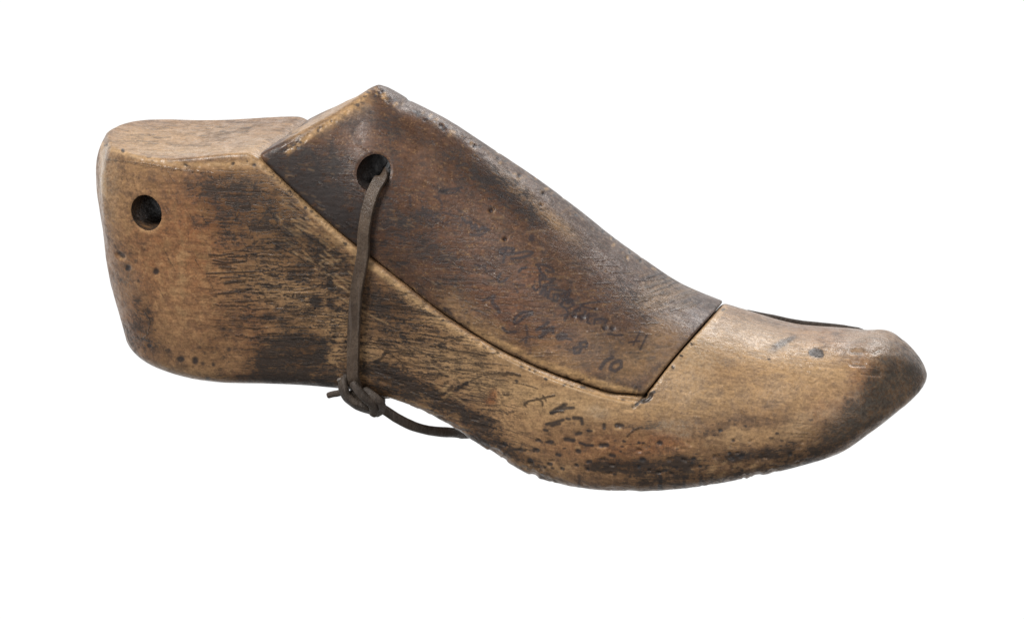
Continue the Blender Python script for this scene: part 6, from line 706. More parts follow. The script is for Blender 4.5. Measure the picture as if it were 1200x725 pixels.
(2,0.015,0.74,0.8,[14.11,2.09,14.2,2.07]),(1,0.024,0.89,0.8,[13.14,2.55,13.11,2.55]),(1,0.032,0.53,0.8,[9.33,5.06,9.34,5.06]),(8,0.016,0.74,0.8,[12.02,3.18,11.97,3.23]),(6,0.019,0.016,0.7,[12.02,3.18]),
(1,0.023,0.83,0.8,[13.96,2.08,13.88,2.1]),(8,0.02,0.7,0.8,[5.37,8.73,5.36,8.69]),(6,0.023,0.028,0.7,[5.37,8.73]),(2,0.04,0.77,0.8,[8.09,6.05,8.13,6.08]),(8,0.026,0.61,0.8,[5.44,8.68,5.42,8.7]),
(1,0.034,0.9,0.8,[8.54,5.68,8.57,5.67]),(8,0.025,1.0,0.8,[9.98,4.6,9.93,4.65]),(8,0.02,0.52,0.8,[13.57,2.35,13.62,2.36]),(6,0.024,0.01,0.7,[13.57,2.35]),(2,0.037,0.62,0.8,[7.51,6.67,7.47,6.62]),
(6,0.045,0.021,0.7,[7.51,6.67]),(1,0.034,0.61,0.8,[12.72,2.7,12.65,2.76]),(1,0.041,0.64,0.8,[15.58,1.45,15.53,1.47]),(8,0.039,0.68,0.8,[20.0,3.33,19.96,3.33]),(2,0.03,0.9,0.8,[20.61,3.92,20.7,3.93]),
(8,0.041,0.68,0.8,[20.38,3.65,20.43,3.64]),(8,0.034,0.5,0.8,[19.02,2.31,19.05,2.33]),(2,0.026,0.64,0.8,[19.55,2.87,19.58,2.89]),(8,0.022,0.84,0.8,[20.36,3.62,20.44,3.57]),(6,0.026,0.014,0.7,[20.36,3.62]),
(8,0.03,0.57,0.8,[18.27,1.42,18.26,1.46]),(6,0.036,0.021,0.7,[18.27,1.42]),(1,0.024,0.97,0.8,[19.21,2.45,19.15,2.47]),(6,0.029,0.014,0.7,[19.21,2.45]),(2,0.04,0.8,0.8,[18.78,2.04,18.86,2.06]),
(1,0.029,0.77,0.8,[20.67,3.96,20.74,3.99]),(1,0.023,0.97,0.8,[19.54,2.84,19.52,2.86]),(2,0.028,0.65,0.8,[18.64,1.84,18.71,1.86]),(2,0.023,0.52,0.8,[20.66,3.93,20.66,3.88]),(2,0.016,0.6,0.8,[18.73,1.95,18.66,1.92]),
(2,0.016,0.99,0.8,[18.44,1.59,18.51,1.64]),(6,0.019,0.022,0.7,[18.44,1.59]),(2,0.027,0.77,0.8,[19.23,2.52,19.31,2.58]),(6,0.033,0.01,0.7,[19.23,2.52]),(1,0.037,0.89,0.8,[18.88,2.1,18.9,2.07]),
(6,0.045,0.03,0.7,[18.88,2.1]),(1,0.019,0.6,0.8,[18.4,1.58,18.41,1.61]),(2,0.03,0.97,0.8,[18.53,1.76,18.54,1.76]),(1,0.038,0.57,0.8,[19.54,2.81,19.61,2.85]),(6,0.046,0.011,0.7,[19.54,2.81]),
(8,0.018,0.63,0.8,[19.63,2.96,19.71,2.92]),(6,0.022,0.017,0.7,[19.63,2.96]),(8,0.035,0.85,0.8,[19.99,3.29,20.02,3.24]),(8,0.015,0.79,0.8,[20.44,3.75,20.56,3.76]),(8,0.03,0.77,0.8,[19.6,2.89,19.64,2.85]),
(6,0.035,0.012,0.7,[19.6,2.89]),(6,0.024,0.043,0.7,[20.81,-1.2,20.83,-1.24]),(6,0.029,0.022,0.7,[13.43,-0.55,13.43,-0.59]),(6,0.036,0.043,0.7,[16.27,-1.58,16.3,-1.62]),(6,0.031,0.043,0.7,[19.2,-0.94,19.29,-0.97]),
(6,0.051,0.033,0.7,[14.44,-1.33,14.53,-1.31]),(6,0.042,0.029,0.7,[19.37,-0.41,19.43,-0.45]),(6,0.032,0.031,0.7,[22.37,-1.4,22.39,-1.43]),(6,0.051,0.038,0.7,[20.26,-0.83,20.32,-0.85]),
(6,0.038,0.014,0.7,[19.13,-0.59,19.24,-0.6]),(6,0.03,0.026,0.7,[18.81,-1.42,18.88,-1.43]),(6,0.036,0.025,0.7,[22.37,-1.41,22.43,-1.44]),(6,0.049,0.05,0.7,[19.55,-1.62,19.6,-1.64]),
(6,0.046,0.026,0.7,[14.86,-1.7,14.9,-1.69]),(6,0.026,0.045,0.7,[21.83,-0.87,21.92,-0.87]),(6,0.039,0.027,0.7,[16.72,-0.31,16.75,-0.3]),(6,0.054,0.025,0.7,[14.57,-1.34,14.58,-1.38]),
(6,0.031,0.025,0.7,[19.84,-1.42,19.87,-1.46]),(6,0.054,0.037,0.7,[16.59,-0.96,16.62,-0.97]),(6,0.048,0.046,0.7,[20.79,-0.83,20.79,-0.85]),(6,0.048,0.036,0.7,[18.74,-0.94,18.77,-0.94]),
(6,0.05,0.025,0.7,[21.94,-1.12,22.0,-1.16]),(6,0.048,0.022,0.7,[20.89,-1.27,20.99,-1.26]),(6,0.051,0.018,0.7,[22.97,-0.51,23.03,-0.52]),(6,0.027,0.015,0.7,[15.06,-1.42,15.14,-1.44]),
(6,0.051,0.017,0.7,[12.02,-0.56,12.11,-0.56]),(6,0.053,0.05,0.7,[14.18,-1.16,14.26,-1.15]),(6,0.055,0.034,0.7,[14.71,-1.75,14.78,-1.78]),(6,0.037,0.025,0.7,[19.56,-1.57,19.6,-1.58]),
(6,0.036,0.028,0.7,[13.95,-1.3,14.01,-1.31]),(6,0.024,0.037,0.7,[14.95,-1.67,14.98,-1.69]),(6,0.026,0.015,0.7,[14.95,-1.08,15.0,-1.09]),(6,0.034,0.027,0.7,[18.93,-0.5,18.95,-0.51]),
(6,0.037,0.014,0.7,[15.66,-1.59,15.76,-1.59]),(6,0.037,0.018,0.7,[16.7,-0.32,16.72,-0.35]),(6,0.054,0.021,0.7,[19.46,-1.19,19.53,-1.22]),(6,0.036,0.033,0.7,[20.53,-1.69,20.63,-1.71]),
(6,0.045,0.026,0.7,[23.14,-0.7,23.18,-0.72]),(6,0.026,0.032,0.7,[23.09,-0.35,23.11,-0.36]),(6,0.025,0.046,0.7,[13.36,-1.63,13.45,-1.63]),(6,0.024,0.03,0.7,[22.95,-1.03,22.96,-1.03]),
(6,0.03,0.028,0.7,[22.19,-1.12,22.24,-1.14]),(6,0.048,0.026,0.7,[17.91,-1.64,18.0,-1.65]),(6,0.055,0.021,0.7,[19.01,-0.87,19.06,-0.86]),(6,0.023,0.036,0.7,[20.96,-0.72,21.01,-0.71]),
(6,0.056,0.046,0.7,[12.25,-0.58,12.28,-0.62]),(6,0.044,0.013,0.7,[16.1,-1.62,16.1,-1.63]),(6,0.038,0.029,0.7,[19.38,-1.67,19.38,-1.67]),(6,0.039,0.014,0.7,[20.08,-1.45,20.18,-1.48]),
(6,0.036,0.022,0.7,[19.48,-1.69,19.57,-1.68]),(6,0.047,0.036,0.7,[21.3,-1.16,21.38,-1.16]),(6,0.023,0.044,0.7,[18.13,-1.31,18.14,-1.3]),(6,0.046,0.033,0.7,[17.94,-0.49,18.0,-0.52]),
(6,0.04,0.012,0.7,[22.69,-1.69,22.77,-1.73]),(6,0.025,0.042,0.7,[16.85,-1.15,16.95,-1.16]),(6,0.023,0.046,0.7,[18.39,-1.38,18.48,-1.38]),(6,0.044,0.022,0.7,[14.81,-1.18,14.84,-1.2]),
(6,0.03,0.046,0.7,[14.88,-1.06,14.97,-1.06]),(6,0.053,0.023,0.7,[20.81,-0.49,20.9,-0.5]),(6,0.049,0.028,0.7,[21.64,-0.91,21.65,-0.94]),(6,0.026,0.038,0.7,[16.87,-1.42,16.89,-1.45]),
(6,0.054,0.045,0.7,[20.22,-1.6,20.24,-1.59]),(6,0.032,0.048,0.7,[18.92,-1.57,18.94,-1.61]),(6,0.035,0.039,0.7,[13.35,-0.91,13.41,-0.93]),(6,0.026,0.02,0.7,[19.69,-1.17,19.8,-1.17]),
(6,0.039,0.031,0.7,[21.42,-0.33,21.45,-0.31]),(6,0.039,0.047,0.7,[17.74,-0.66,17.82,-0.67]),(6,0.052,0.03,0.7,[15.93,-0.65,15.94,-0.66]),(6,0.047,0.028,0.7,[21.84,-0.79,21.86,-0.82]),
(6,0.023,0.023,0.7,[14.23,-1.09,14.27,-1.11]),(6,0.047,0.03,0.7,[14.1,-0.74,14.19,-0.77]),(6,0.022,0.025,0.7,[10.86,0.4,11.05,0.23]),(6,0.02,0.013,0.7,[11.55,0.29,12.01,0.11]),(6,0.035,0.02,0.7,[9.07,1.98,9.31,1.77]),
(6,0.031,0.016,0.7,[11.75,0.59,11.9,0.37]),(6,0.02,0.024,0.7,[9.68,1.13,10.09,0.93]),(6,0.032,0.017,0.7,[10.88,0.26,11.06,0.12]),(6,0.027,0.017,0.7,[9.38,1.15,9.96,1.02]),(6,0.026,0.019,0.7,[11.18,0.66,11.6,0.57]),
(6,0.017,0.011,0.7,[11.99,0.14,12.24,0.09]),(6,0.037,0.019,0.7,[12.37,0.08,12.99,-0.01]),(6,0.027,0.009,0.7,[9.62,1.64,10.25,1.58]),(6,0.032,0.022,0.7,[11.28,0.87,11.75,0.77]),
(6,0.029,0.014,0.7,[11.78,-0.09,12.39,-0.13]),(6,0.037,0.011,0.7,[11.18,0.92,11.48,0.67]),(6,0.036,0.017,0.7,[10.15,1.03,10.3,0.78]),(6,0.034,0.021,0.7,[12.33,0.43,12.91,0.2]),(6,0.034,0.019,0.7,[10.43,1.09,10.59,0.93]),
(6,0.028,0.016,0.7,[11.72,0.55,11.89,0.35]),(6,0.029,0.021,0.7,[10.45,0.58,10.9,0.49]),(6,0.037,0.009,0.7,[10.07,1.07,10.21,0.85]),(6,0.021,0.021,0.7,[12.44,-0.12,12.93,-0.33]),(6,0.022,0.02,0.7,[8.99,1.9,9.28,1.86]),
(6,0.018,0.024,0.7,[9.53,0.81,10.11,0.73]),(6,0.034,0.016,0.7,[11.43,0.15,11.72,0.03]),(6,0.031,0.017,0.7,[9.02,1.07,9.63,0.88]),(6,0.018,0.019,0.7,[9.52,1.59,9.94,1.48]),(6,0.024,0.022,0.7,[10.9,0.95,11.53,0.88]),
(6,0.032,0.023,0.7,[11.77,-0.07,11.98,-0.3]),(6,0.026,0.022,0.7,[10.2,1.24,10.54,1.06]),(6,0.035,0.015,0.7,[10.73,0.39,11.29,0.35]),(6,0.028,0.024,0.7,[12.25,0.31,12.45,0.27]),(6,0.026,0.019,0.7,[9.26,1.81,9.72,1.61]),
(6,0.027,0.01,0.7,[10.9,1.12,11.42,1.0]),(6,0.028,0.014,0.7,[10.6,1.38,11.14,1.17]),(6,0.028,0.022,0.7,[11.55,0.12,11.8,-0.01]),(6,0.033,0.02,0.7,[9.17,1.57,9.46,1.43]),(6,0.021,0.01,0.7,[10.15,1.26,10.73,1.21]),
(6,0.029,0.01,0.7,[9.7,0.83,10.01,0.73]),(6,0.025,0.012,0.7,[11.47,0.68,12.06,0.55]),(6,0.03,0.01,0.7,[9.59,1.01,9.97,0.86]),(6,0.02,0.012,0.7,[6.68,5.04,6.91,5.01]),(6,0.026,0.008,0.7,[7.42,3.5,8.1,3.51]),
(6,0.017,0.005,0.7,[5.6,3.49,5.96,3.51]),(6,0.018,0.009,0.7,[7.46,5.37,7.86,5.42]),(6,0.021,0.009,0.7,[7.83,4.37,8.43,4.39]),(6,0.021,0.008,0.7,[7.78,5.45,7.94,5.43]),(6,0.019,0.006,0.7,[7.71,5.84,8.16,5.83]),
(6,0.024,0.006,0.7,[6.32,3.06,6.55,3.09]),(6,0.018,0.005,0.7,[5.53,5.05,6.0,5.05]),(6,0.018,0.014,0.7,[7.31,5.59,7.59,5.59]),(6,0.022,0.007,0.7,[5.2,4.22,5.54,4.24]),(6,0.014,0.007,0.7,[6.21,3.86,6.51,3.92]),
(6,0.027,0.005,0.7,[6.31,5.21,6.8,5.19]),(6,0.02,0.008,0.7,[5.46,5.21,6.13,5.21]),(6,0.021,0.011,0.7,[5.9,5.52,6.09,5.57]),(6,0.028,0.012,0.7,[5.44,5.86,5.82,5.87]),(6,0.019,0.008,0.7,[6.18,3.72,6.7,3.76]),
(6,0.015,0.011,0.7,[6.25,4.59,6.83,4.61]),(6,0.022,0.014,0.7,[7.16,3.86,7.73,3.89]),(6,0.019,0.012,0.7,[5.88,3.65,6.22,3.67]),(6,0.024,0.005,0.7,[6.48,2.95,6.98,2.95]),(6,0.023,0.004,0.7,[6.11,4.29,6.54,4.34]),
(6,0.027,0.006,0.7,[7.21,6.03,7.69,6.09]),(6,0.028,0.005,0.7,[6.66,4.42,6.82,4.41]),(6,0.024,0.008,0.7,[6.52,3.63,7.2,3.65]),(6,0.026,0.007,0.7,[7.55,5.23,8.1,5.22]),(6,0.024,0.009,0.7,[5.66,5.66,6.07,5.63]),
(6,0.015,0.006,0.7,[6.62,3.95,6.81,3.99]),(6,0.015,0.005,0.7,[7.27,3.81,7.84,3.82]),(6,0.017,0.01,0.7,[7.58,3.19,7.96,3.24]),(6,0.027,0.013,0.7,[5.2,3.45,5.84,3.51]),(6,0.022,0.009,0.7,[6.59,3.32,6.94,3.31]),
(6,0.027,0.006,0.7,[6.31,4.75,6.8,4.73]),(6,0.018,0.005,0.7,[7.88,4.11,8.29,4.15]),(6,0.014,0.011,0.7,[7.22,3.65,7.69,3.67]),(6,0.017,0.01,0.7,[6.35,5.21,6.88,5.24]),(6,0.016,0.011,0.7,[7.58,6.0,7.91,6.02]),
(6,0.026,0.006,0.7,[5.35,4.67,5.77,4.66]),(6,0.024,0.013,0.7,[7.13,5.66,7.78,5.67]),(6,0.025,0.005,0.7,[5.21,5.02,5.48,5.04]),(6,0.017,0.011,0.7,[7.3,4.73,7.95,4.77]),(6,0.019,0.005,0.7,[6.02,4.79,6.18,4.78]),
(6,0.015,0.009,0.7,[5.31,3.11,5.6,3.13]),(6,0.021,0.008,0.7,[6.09,2.95,6.67,2.99]),(6,0.021,0.012,0.7,[6.58,5.33,6.99,5.37]),(6,0.018,0.013,0.7,[5.63,4.04,5.86,4.07]),(6,0.022,0.014,0.7,[7.73,6.07,8.36,6.11]),
(6,0.026,0.01,0.7,[6.68,3.83,7.11,3.8]),(6,0.017,0.01,0.7,[7.01,6.12,7.61,6.1]),(6,0.015,0.009,0.7,[7.28,5.69,7.51,5.71]),(6,0.022,0.005,0.7,[6.02,3.45,6.4,3.5]),(6,0.025,0.005,0.7,[5.74,5.61,6.07,5.66]),
(6,0.028,0.013,0.7,[7.4,5.21,8.04,5.25]),(6,0.019,0.006,0.7,[6.55,5.18,7.08,5.21]),(2,0.022,0.46,0.7,[7.46,4.8,7.61,4.69]),(2,0.021,0.26,0.7,[7.5,6.33,7.89,6.07]),(2,0.02,0.75,0.7,[7.57,4.95,8.01,4.63]),
(8,0.008,0.35,0.7,[7.24,5.26,7.61,5.07]),(7,0.014,0.73,0.7,[7.06,6.26,7.32,6.07]),(8,0.017,0.35,0.7,[7.03,6.46,7.46,6.18]),(2,0.019,0.49,0.7,[5.77,7.26,6.02,7.04]),(2,0.008,0.34,0.7,[7.32,5.32,7.57,5.18]),
(8,0.008,0.67,0.7,[6.74,6.92,7.07,6.71]),(7,0.025,0.38,0.7,[7.04,5.15,7.24,4.98]),(8,0.011,0.79,0.7,[6.2,7.02,6.41,6.91]),(8,0.019,0.59,0.7,[6.63,5.74,6.88,5.59]),(7,0.024,0.75,0.7,[8.14,4.15,8.45,3.96]),
(7,0.024,0.28,0.7,[7.8,4.56,8.11,4.42]),(2,0.011,0.53,0.7,[6.8,6.72,7.29,6.33]),(7,0.016,0.33,0.7,[7.83,6.01,8.24,5.72]),(7,0.012,0.42,0.7,[5.93,7.53,6.31,7.28]),(8,0.008,0.38,0.7,[8.13,4.61,8.57,4.32]),
(7,0.024,0.51,0.7,[6.65,5.95,7.02,5.64]),(2,0.02,0.58,0.7,[7.31,6.43,7.55,6.29]),(7,0.007,0.43,0.7,[8.17,5.65,8.45,5.5]),(7,0.023,0.29,0.7,[7.7,4.86,7.97,4.72]),(7,0.018,0.69,0.7,[6.7,6.15,7.1,5.94]),
(8,0.013,0.66,0.7,[8.06,4.6,8.45,4.37]),(8,0.01,0.31,0.7,[5.86,6.84,6.33,6.47]),(8,0.022,0.54,0.7,[7.65,5.14,8.04,4.84]),(7,0.023,0.26,0.7,[6.91,5.66,7.3,5.31]),(7,0.014,0.25,0.7,[6.76,5.6,7.18,5.34]),
(8,0.024,0.52,0.7,[5.84,7.54,6.31,7.29]),(2,0.021,0.46,0.7,[5.89,7.75,6.35,7.45]),(8,0.013,0.5,0.7,[6.38,7.06,6.7,6.89]),(7,0.01,0.63,0.7,[8.17,5.14,8.29,5.06]),(7,0.012,0.46,0.7,[6.22,6.34,6.67,6.04]),
(7,0.016,0.52,0.7,[7.94,4.8,8.24,4.64]),(7,0.024,0.59,0.7,[7.17,5.38,7.32,5.28]),(7,0.025,0.5,0.7,[7.78,5.87,8.25,5.61]),(2,0.02,0.51,0.7,[6.29,5.83,6.53,5.68]),(7,0.018,0.26,0.7,[7.12,6.19,7.29,6.09]),
(2,0.008,0.69,0.7,[6.11,6.66,6.43,6.37]),(8,0.022,0.44,0.7,[8.15,4.4,8.65,4.09]),(2,0.021,0.63,0.7,[7.67,5.13,8.17,4.83]),(7,0.018,0.45,0.7,[6.01,7.51,6.25,7.33]),(7,0.014,0.3,0.7,[6.1,6.65,6.55,6.43]),
(8,0.013,0.37,0.7,[6.1,6.68,6.46,6.44]),(7,0.016,0.49,0.7,[6.79,6.53,7.25,6.14]),(8,0.013,0.6,0.7,[6.32,6.83,6.49,6.75]),(7,0.015,0.3,0.7,[7.6,5.65,7.91,5.5]),(8,0.009,0.62,0.7,[7.21,5.64,7.58,5.44]),
(2,0.007,0.47,0.7,[6.29,7.15,6.6,6.94]),(2,0.018,0.37,0.7,[8.03,4.21,8.29,4.07]),(7,0.014,0.36,0.7,[8.11,4.35,8.32,4.23]),(7,0.011,0.27,0.7,[6.38,6.94,6.8,6.6]),(7,0.013,0.51,0.7,[7.17,6.64,7.49,6.39]),
(7,0.016,0.58,0.7,[8.05,4.62,8.34,4.44]),(8,0.008,0.39,0.7,[7.63,6.21,7.77,6.13]),(8,0.019,0.6,0.7,[7.31,6.49,7.81,6.21]),(7,0.017,0.77,0.7,[7.22,5.22,7.48,5.01]),(2,0.009,0.57,0.7,[6.7,7.04,6.97,6.81]),
(8,0.02,0.27,0.7,[5.77,7.78,6.1,7.61]),(7,0.019,0.75,0.7,[5.99,6.35,6.46,5.97]),(8,0.015,0.65,0.7,[7.3,5.93,7.74,5.57]),(8,0.013,0.44,0.7,[8.05,4.24,8.43,3.97]),(2,0.015,0.44,0.7,[7.16,5.72,7.31,5.61]),
(8,0.012,0.75,0.7,[7.15,5.81,7.58,5.52]),(7,0.013,0.76,0.7,[7.96,4.24,8.15,4.14]),(7,0.008,0.65,0.7,[7.27,6.13,7.76,5.82]),(8,0.011,0.77,0.7,[8.1,5.25,8.38,5.03]),(2,0.018,0.67,0.7,[7.27,5.2,7.56,5.06]),
(7,0.019,0.31,0.7,[7.36,5.12,7.66,4.9]),(2,0.016,0.56,0.7,[6.51,5.67,7.02,5.4]),(8,0.02,0.79,0.7,[6.25,5.92,6.37,5.84]),(7,0.008,0.28,0.7,[6.95,5.84,7.38,5.6]),(8,0.019,0.77,0.7,[6.4,6.76,6.87,6.54]),
(7,0.014,0.29,0.7,[7.05,5.25,7.19,5.18]),(2,0.018,0.38,0.7,[7.92,5.82,8.39,5.56]),(8,0.013,0.65,0.7,[6.48,6.91,6.81,6.72]),(2,0.02,0.75,0.7,[6.28,6.78,6.42,6.67]),(8,0.009,0.54,0.7,[6.57,5.95,6.82,5.72]),
(7,0.014,0.45,0.7,[7.53,6.23,7.74,6.04]),(8,0.018,0.37,0.7,[6.11,6.72,6.5,6.54]),(7,0.016,0.3,0.7,[6.66,6.61,6.94,6.41]),(8,0.023,0.43,0.7,[8.16,4.97,8.4,4.76]),(7,0.025,0.77,0.7,[6.67,6.49,7.07,6.26]),
(7,0.015,0.71,0.7,[6.83,5.56,7.22,5.34]),(2,0.013,0.28,0.7,[5.81,6.48,6.25,6.17]),(2,0.01,0.46,0.7,[6.46,7.33,6.63,7.22]),(7,0.014,0.65,0.7,[5.67,8.02,6.07,7.83]),(7,0.009,0.76,0.7,[6.02,6.55,6.2,6.45]),
(7,0.013,0.56,0.7,[7.84,4.36,8.29,4.05]),(7,0.007,0.53,0.7,[8.14,4.46,8.38,4.29]),(8,0.011,0.52,0.7,[5.68,7.13,5.87,6.97]),(8,0.014,0.72,0.7,[7.8,4.39,8.28,4.05]),(7,0.01,0.74,0.7,[6.48,7.11,6.78,6.96]),
(2,0.014,0.64,0.7,[5.94,7.64,6.18,7.44]),(7,0.01,0.43,0.7,[6.63,6.17,7.09,5.78]),(7,0.024,0.77,0.7,[6.41,5.77,6.69,5.55]),(7,0.019,0.8,0.7,[6.99,5.58,7.4,5.28]),(7,0.023,0.72,0.7,[8.09,4.22,8.24,4.12]),
(8,0.014,0.51,0.7,[6.35,6.67,6.52,6.55]),(7,0.022,0.51,0.7,[7.25,5.35,7.65,5.1]),(2,0.009,0.53,0.7,[6.78,6.28,6.93,6.17]),(8,0.013,0.57,0.7,[7.1,5.52,7.25,5.41]),(7,0.011,0.72,0.7,[6.15,7.57,6.61,7.19]),
(2,0.008,0.67,0.7,[8.08,4.76,8.56,4.53]),(8,0.02,0.61,0.7,[8.19,5.63,8.45,5.4]),(8,0.024,0.26,0.7,[5.92,6.33,6.33,6.05]),(2,0.008,0.7,0.7,[6.34,6.36,6.66,6.08]),(7,0.013,0.33,0.7,[5.8,6.74,6.01,6.56]),
(7,0.021,0.63,0.7,[7.6,4.72,7.93,4.42]),(2,0.012,0.37,0.7,[6.83,5.67,7.12,5.54]),(7,0.013,0.74,0.7,[6.36,6.75,6.74,6.45]),(8,0.015,0.46,0.7,[7.16,6.29,7.44,6.09]),(7,0.016,0.73,0.7,[7.62,5.1,8.14,4.81]),
(8,0.014,0.26,0.7,[7.28,5.57,7.74,5.35]),(2,0.015,0.64,0.7,[8.03,4.8,8.32,4.56]),(2,0.009,0.76,0.7,[6.96,5.36,7.36,5.12]),(7,0.008,0.54,0.7,[8.19,4.81,8.39,4.7]),(7,0.025,0.43,0.7,[8.01,4.34,8.18,4.26]),
(2,0.01,0.38,0.7,[8.09,5.72,8.49,5.38]),(8,0.014,0.63,0.7,[8.05,4.29,8.25,4.17]),(6,0.042,0.053,0.7,[14.62,-1.58,14.51,-1.67]),(6,0.111,0.049,0.7,[13.36,-1.01,13.32,-1.1]),(1,0.063,0.49,0.9,[13.36,-0.78]),
(6,0.102,0.087,0.7,[12.92,-0.81,13.05,-0.83]),(6,0.109,0.072,0.7,[13.14,-0.9,13.05,-0.93]),(2,0.051,0.44,0.9,[13.14,-0.76]),(6,0.055,0.065,0.7,[16.12,-1.85,16.23,-1.94]),(1,0.052,0.86,0.9,[16.12,-1.59]),
(6,0.08,0.018,0.7,[19.01,-1.86,19.13,-1.92]),(2,0.048,0.48,0.9,[19.0,-1.66]),(6,0.098,0.041,0.7,[17.85,-1.99,17.84,-1.97]),(2,0.028,0.46,0.9,[17.84,-1.74]),(6,0.103,0.064,0.7,[17.11,-2.02,17.03,-1.98]),
(6,0.047,0.027,0.7,[19.82,-1.75,19.82,-1.79]),(1,0.051,0.72,0.9,[19.81,-1.51]),(6,0.036,0.073,0.7,[14.55,-1.58,14.57,-1.65]),(1,0.041,0.64,0.9,[14.55,-1.37]),(6,0.065,0.095,0.7,[14.66,-1.63,14.79,-1.63]),
(2,0.059,0.88,0.9,[14.65,-1.33]),(6,0.102,0.059,0.7,[15.42,-1.8,15.47,-1.83]),(2,0.061,0.54,0.9,[15.42,-1.64]),(6,0.105,0.046,0.7,[18.5,-1.92,18.46,-1.95]),(2,0.044,0.78,0.9,[18.49,-1.77]),
(6,0.06,0.031,0.7,[20.48,-1.67,20.62,-1.7]),(6,0.108,0.018,0.7,[21.55,-1.42,21.49,-1.51]),(2,0.056,0.67,0.9,[21.53,-1.22]),(6,0.061,0.028,0.7,[19.94,-1.67,19.85,-1.74]),(1,0.042,0.87,0.9,[19.93,-1.56]),
(6,0.033,0.092,0.7,[15.83,-1.81,15.74,-1.92]),(1,0.053,0.78,0.9,[15.83,-1.54]),(6,0.078,0.05,0.7,[21.62,-1.47,21.73,-1.47]),(6,0.056,0.04,0.7,[18.53,-1.89,18.6,-1.95]),(6,0.096,0.036,0.7,[16.46,-1.97,16.58,-1.95]),
(1,0.038,0.72,0.9,[16.45,-1.8]),(6,0.032,0.068,0.7,[17.02,-2.01,17.11,-2.02]),(6,0.107,0.053,0.7,[15.63,-1.86,15.69,-1.86]),(6,0.05,0.071,0.7,[17.3,-2.01,17.26,-2.04]),(1,0.03,0.79,0.9,[17.29,-1.79]),
(6,0.034,0.047,0.7,[17.93,-1.99,18.0,-1.95]),(2,0.074,0.59,0.9,[17.92,-1.76]),(6,0.053,0.055,0.7,[16.78,-1.9,16.7,-1.96]),(6,0.096,0.05,0.7,[20.07,-1.76,20.11,-1.75]),(2,0.051,0.8,0.9,[20.05,-1.41]),
(6,0.089,0.032,0.7,[21.57,-1.49,21.7,-1.48]),(6,0.082,0.078,0.7,[13.33,-1.07,13.3,-1.06]),(1,0.051,0.58,0.9,[13.33,-0.91]),(6,0.065,0.031,0.7,[20.23,-1.71,20.34,-1.69]),(2,0.035,0.6,0.9,[20.22,-1.51]),
(6,0.06,0.029,0.7,[22.11,-1.34,22.24,-1.37]),(2,0.029,0.82,0.9,[22.09,-1.05]),(6,0.091,0.09,0.7,[17.34,-1.96,17.36,-1.98]),(6,0.064,0.039,0.7,[13.18,-0.94,13.28,-1.0]),(1,0.073,0.75,0.9,[13.18,-0.65]),
(6,0.086,0.092,0.7,[17.08,-1.96,17.18,-2.0]),(2,0.052,0.55,0.9,[17.07,-1.74]),(6,0.088,0.016,0.7,[20.22,-1.68,20.34,-1.74]),(6,0.061,0.021,0.7,[18.18,-1.91,18.24,-1.98]),(1,0.066,0.75,0.9,[18.17,-1.68]),
(6,0.099,0.033,0.7,[13.06,-0.92,13.02,-0.92]),(2,0.058,0.76,0.9,[13.06,-0.61]),(6,0.03,0.045,0.7,[21.23,-1.48,21.27,-1.56]),(2,0.045,0.66,0.9,[21.22,-1.31]),(6,0.11,0.058,0.7,[16.62,-1.89,16.64,-1.97]),
(6,0.029,0.036,0.7,[21.44,-1.46,21.47,-1.53]),(6,0.067,0.044,0.7,[14.29,-1.47,14.38,-1.55]),(6,0.082,0.047,0.7,[17.9,-1.92,17.96,-1.95]),(2,0.041,0.79,0.9,[17.9,-1.74]),(6,0.044,0.024,0.7,[21.16,-1.57,21.06,-1.57]),
(1,0.063,0.59,0.9,[21.14,-1.29]),(6,0.044,0.045,0.7,[20.4,-1.66,20.45,-1.67]),(2,0.03,0.79,0.9,[20.39,-1.52]),(6,0.073,0.03,0.7,[16.14,-1.9,16.2,-1.91]),(6,0.086,0.015,0.7,[18.45,-1.95,18.36,-1.97]),
(2,0.083,0.5,0.9,[18.44,-1.73]),(6,0.084,0.02,0.7,[18.47,-1.88,18.47,-1.98]),(1,0.048,0.76,0.9,[18.47,-1.76]),(7,0.006,0.88,0.6,[10.44,1.62,10.59,1.5,10.74,1.44]),(7,0.007,0.79,0.6,[11.09,2.78,11.72,3.0,12.35,3.26]),
(8,0.009,0.54,0.6,[7.63,4.85,7.94,4.69,8.25,4.51]),(7,0.007,0.43,0.6,[8.22,3.8,8.45,3.91,8.69,3.97]),(8,0.008,0.64,0.6,[7.65,2.97,7.78,3.0,7.91,3.02]),(8,0.004,0.89,0.6,[7.14,5.56,7.5,5.63,7.86,5.65]),
(8,0.006,0.53,0.6,[6.18,6.93,6.33,6.94,6.47,6.97]),(7,0.005,0.47,0.6,[6.7,1.63,6.94,1.66,7.18,1.73]),(7,0.005,0.75,0.6,[7.24,6.23,7.59,6.04,7.94,5.81]),(7,0.004,0.73,0.6,[6.94,2.53,7.6,2.01,8.26,1.47]),
(7,0.007,0.52,0.6,[11.42,2.66,12.08,2.34,12.73,1.99]),(8,0.005,0.68,0.6,[8.35,5.62,8.78,5.41,9.21,5.15]),(8,0.007,0.39,0.6,[10.25,3.63,10.86,3.5,11.47,3.35]),(8,0.009,0.88,0.6,[6.67,7.05,7.23,7.34,7.77,7.61]),
(7,0.009,0.75,0.6,[9.03,2.77,9.45,2.52,9.86,2.24]),(7,0.005,0.83,0.6,[7.78,2.33,8.09,2.38,8.41,2.48]),(7,0.008,0.8,0.6,[9.65,2.58,10.03,2.61,10.42,2.6]),(8,0.009,0.59,0.6,[7.45,6.0,7.68,6.1,7.92,6.15]),
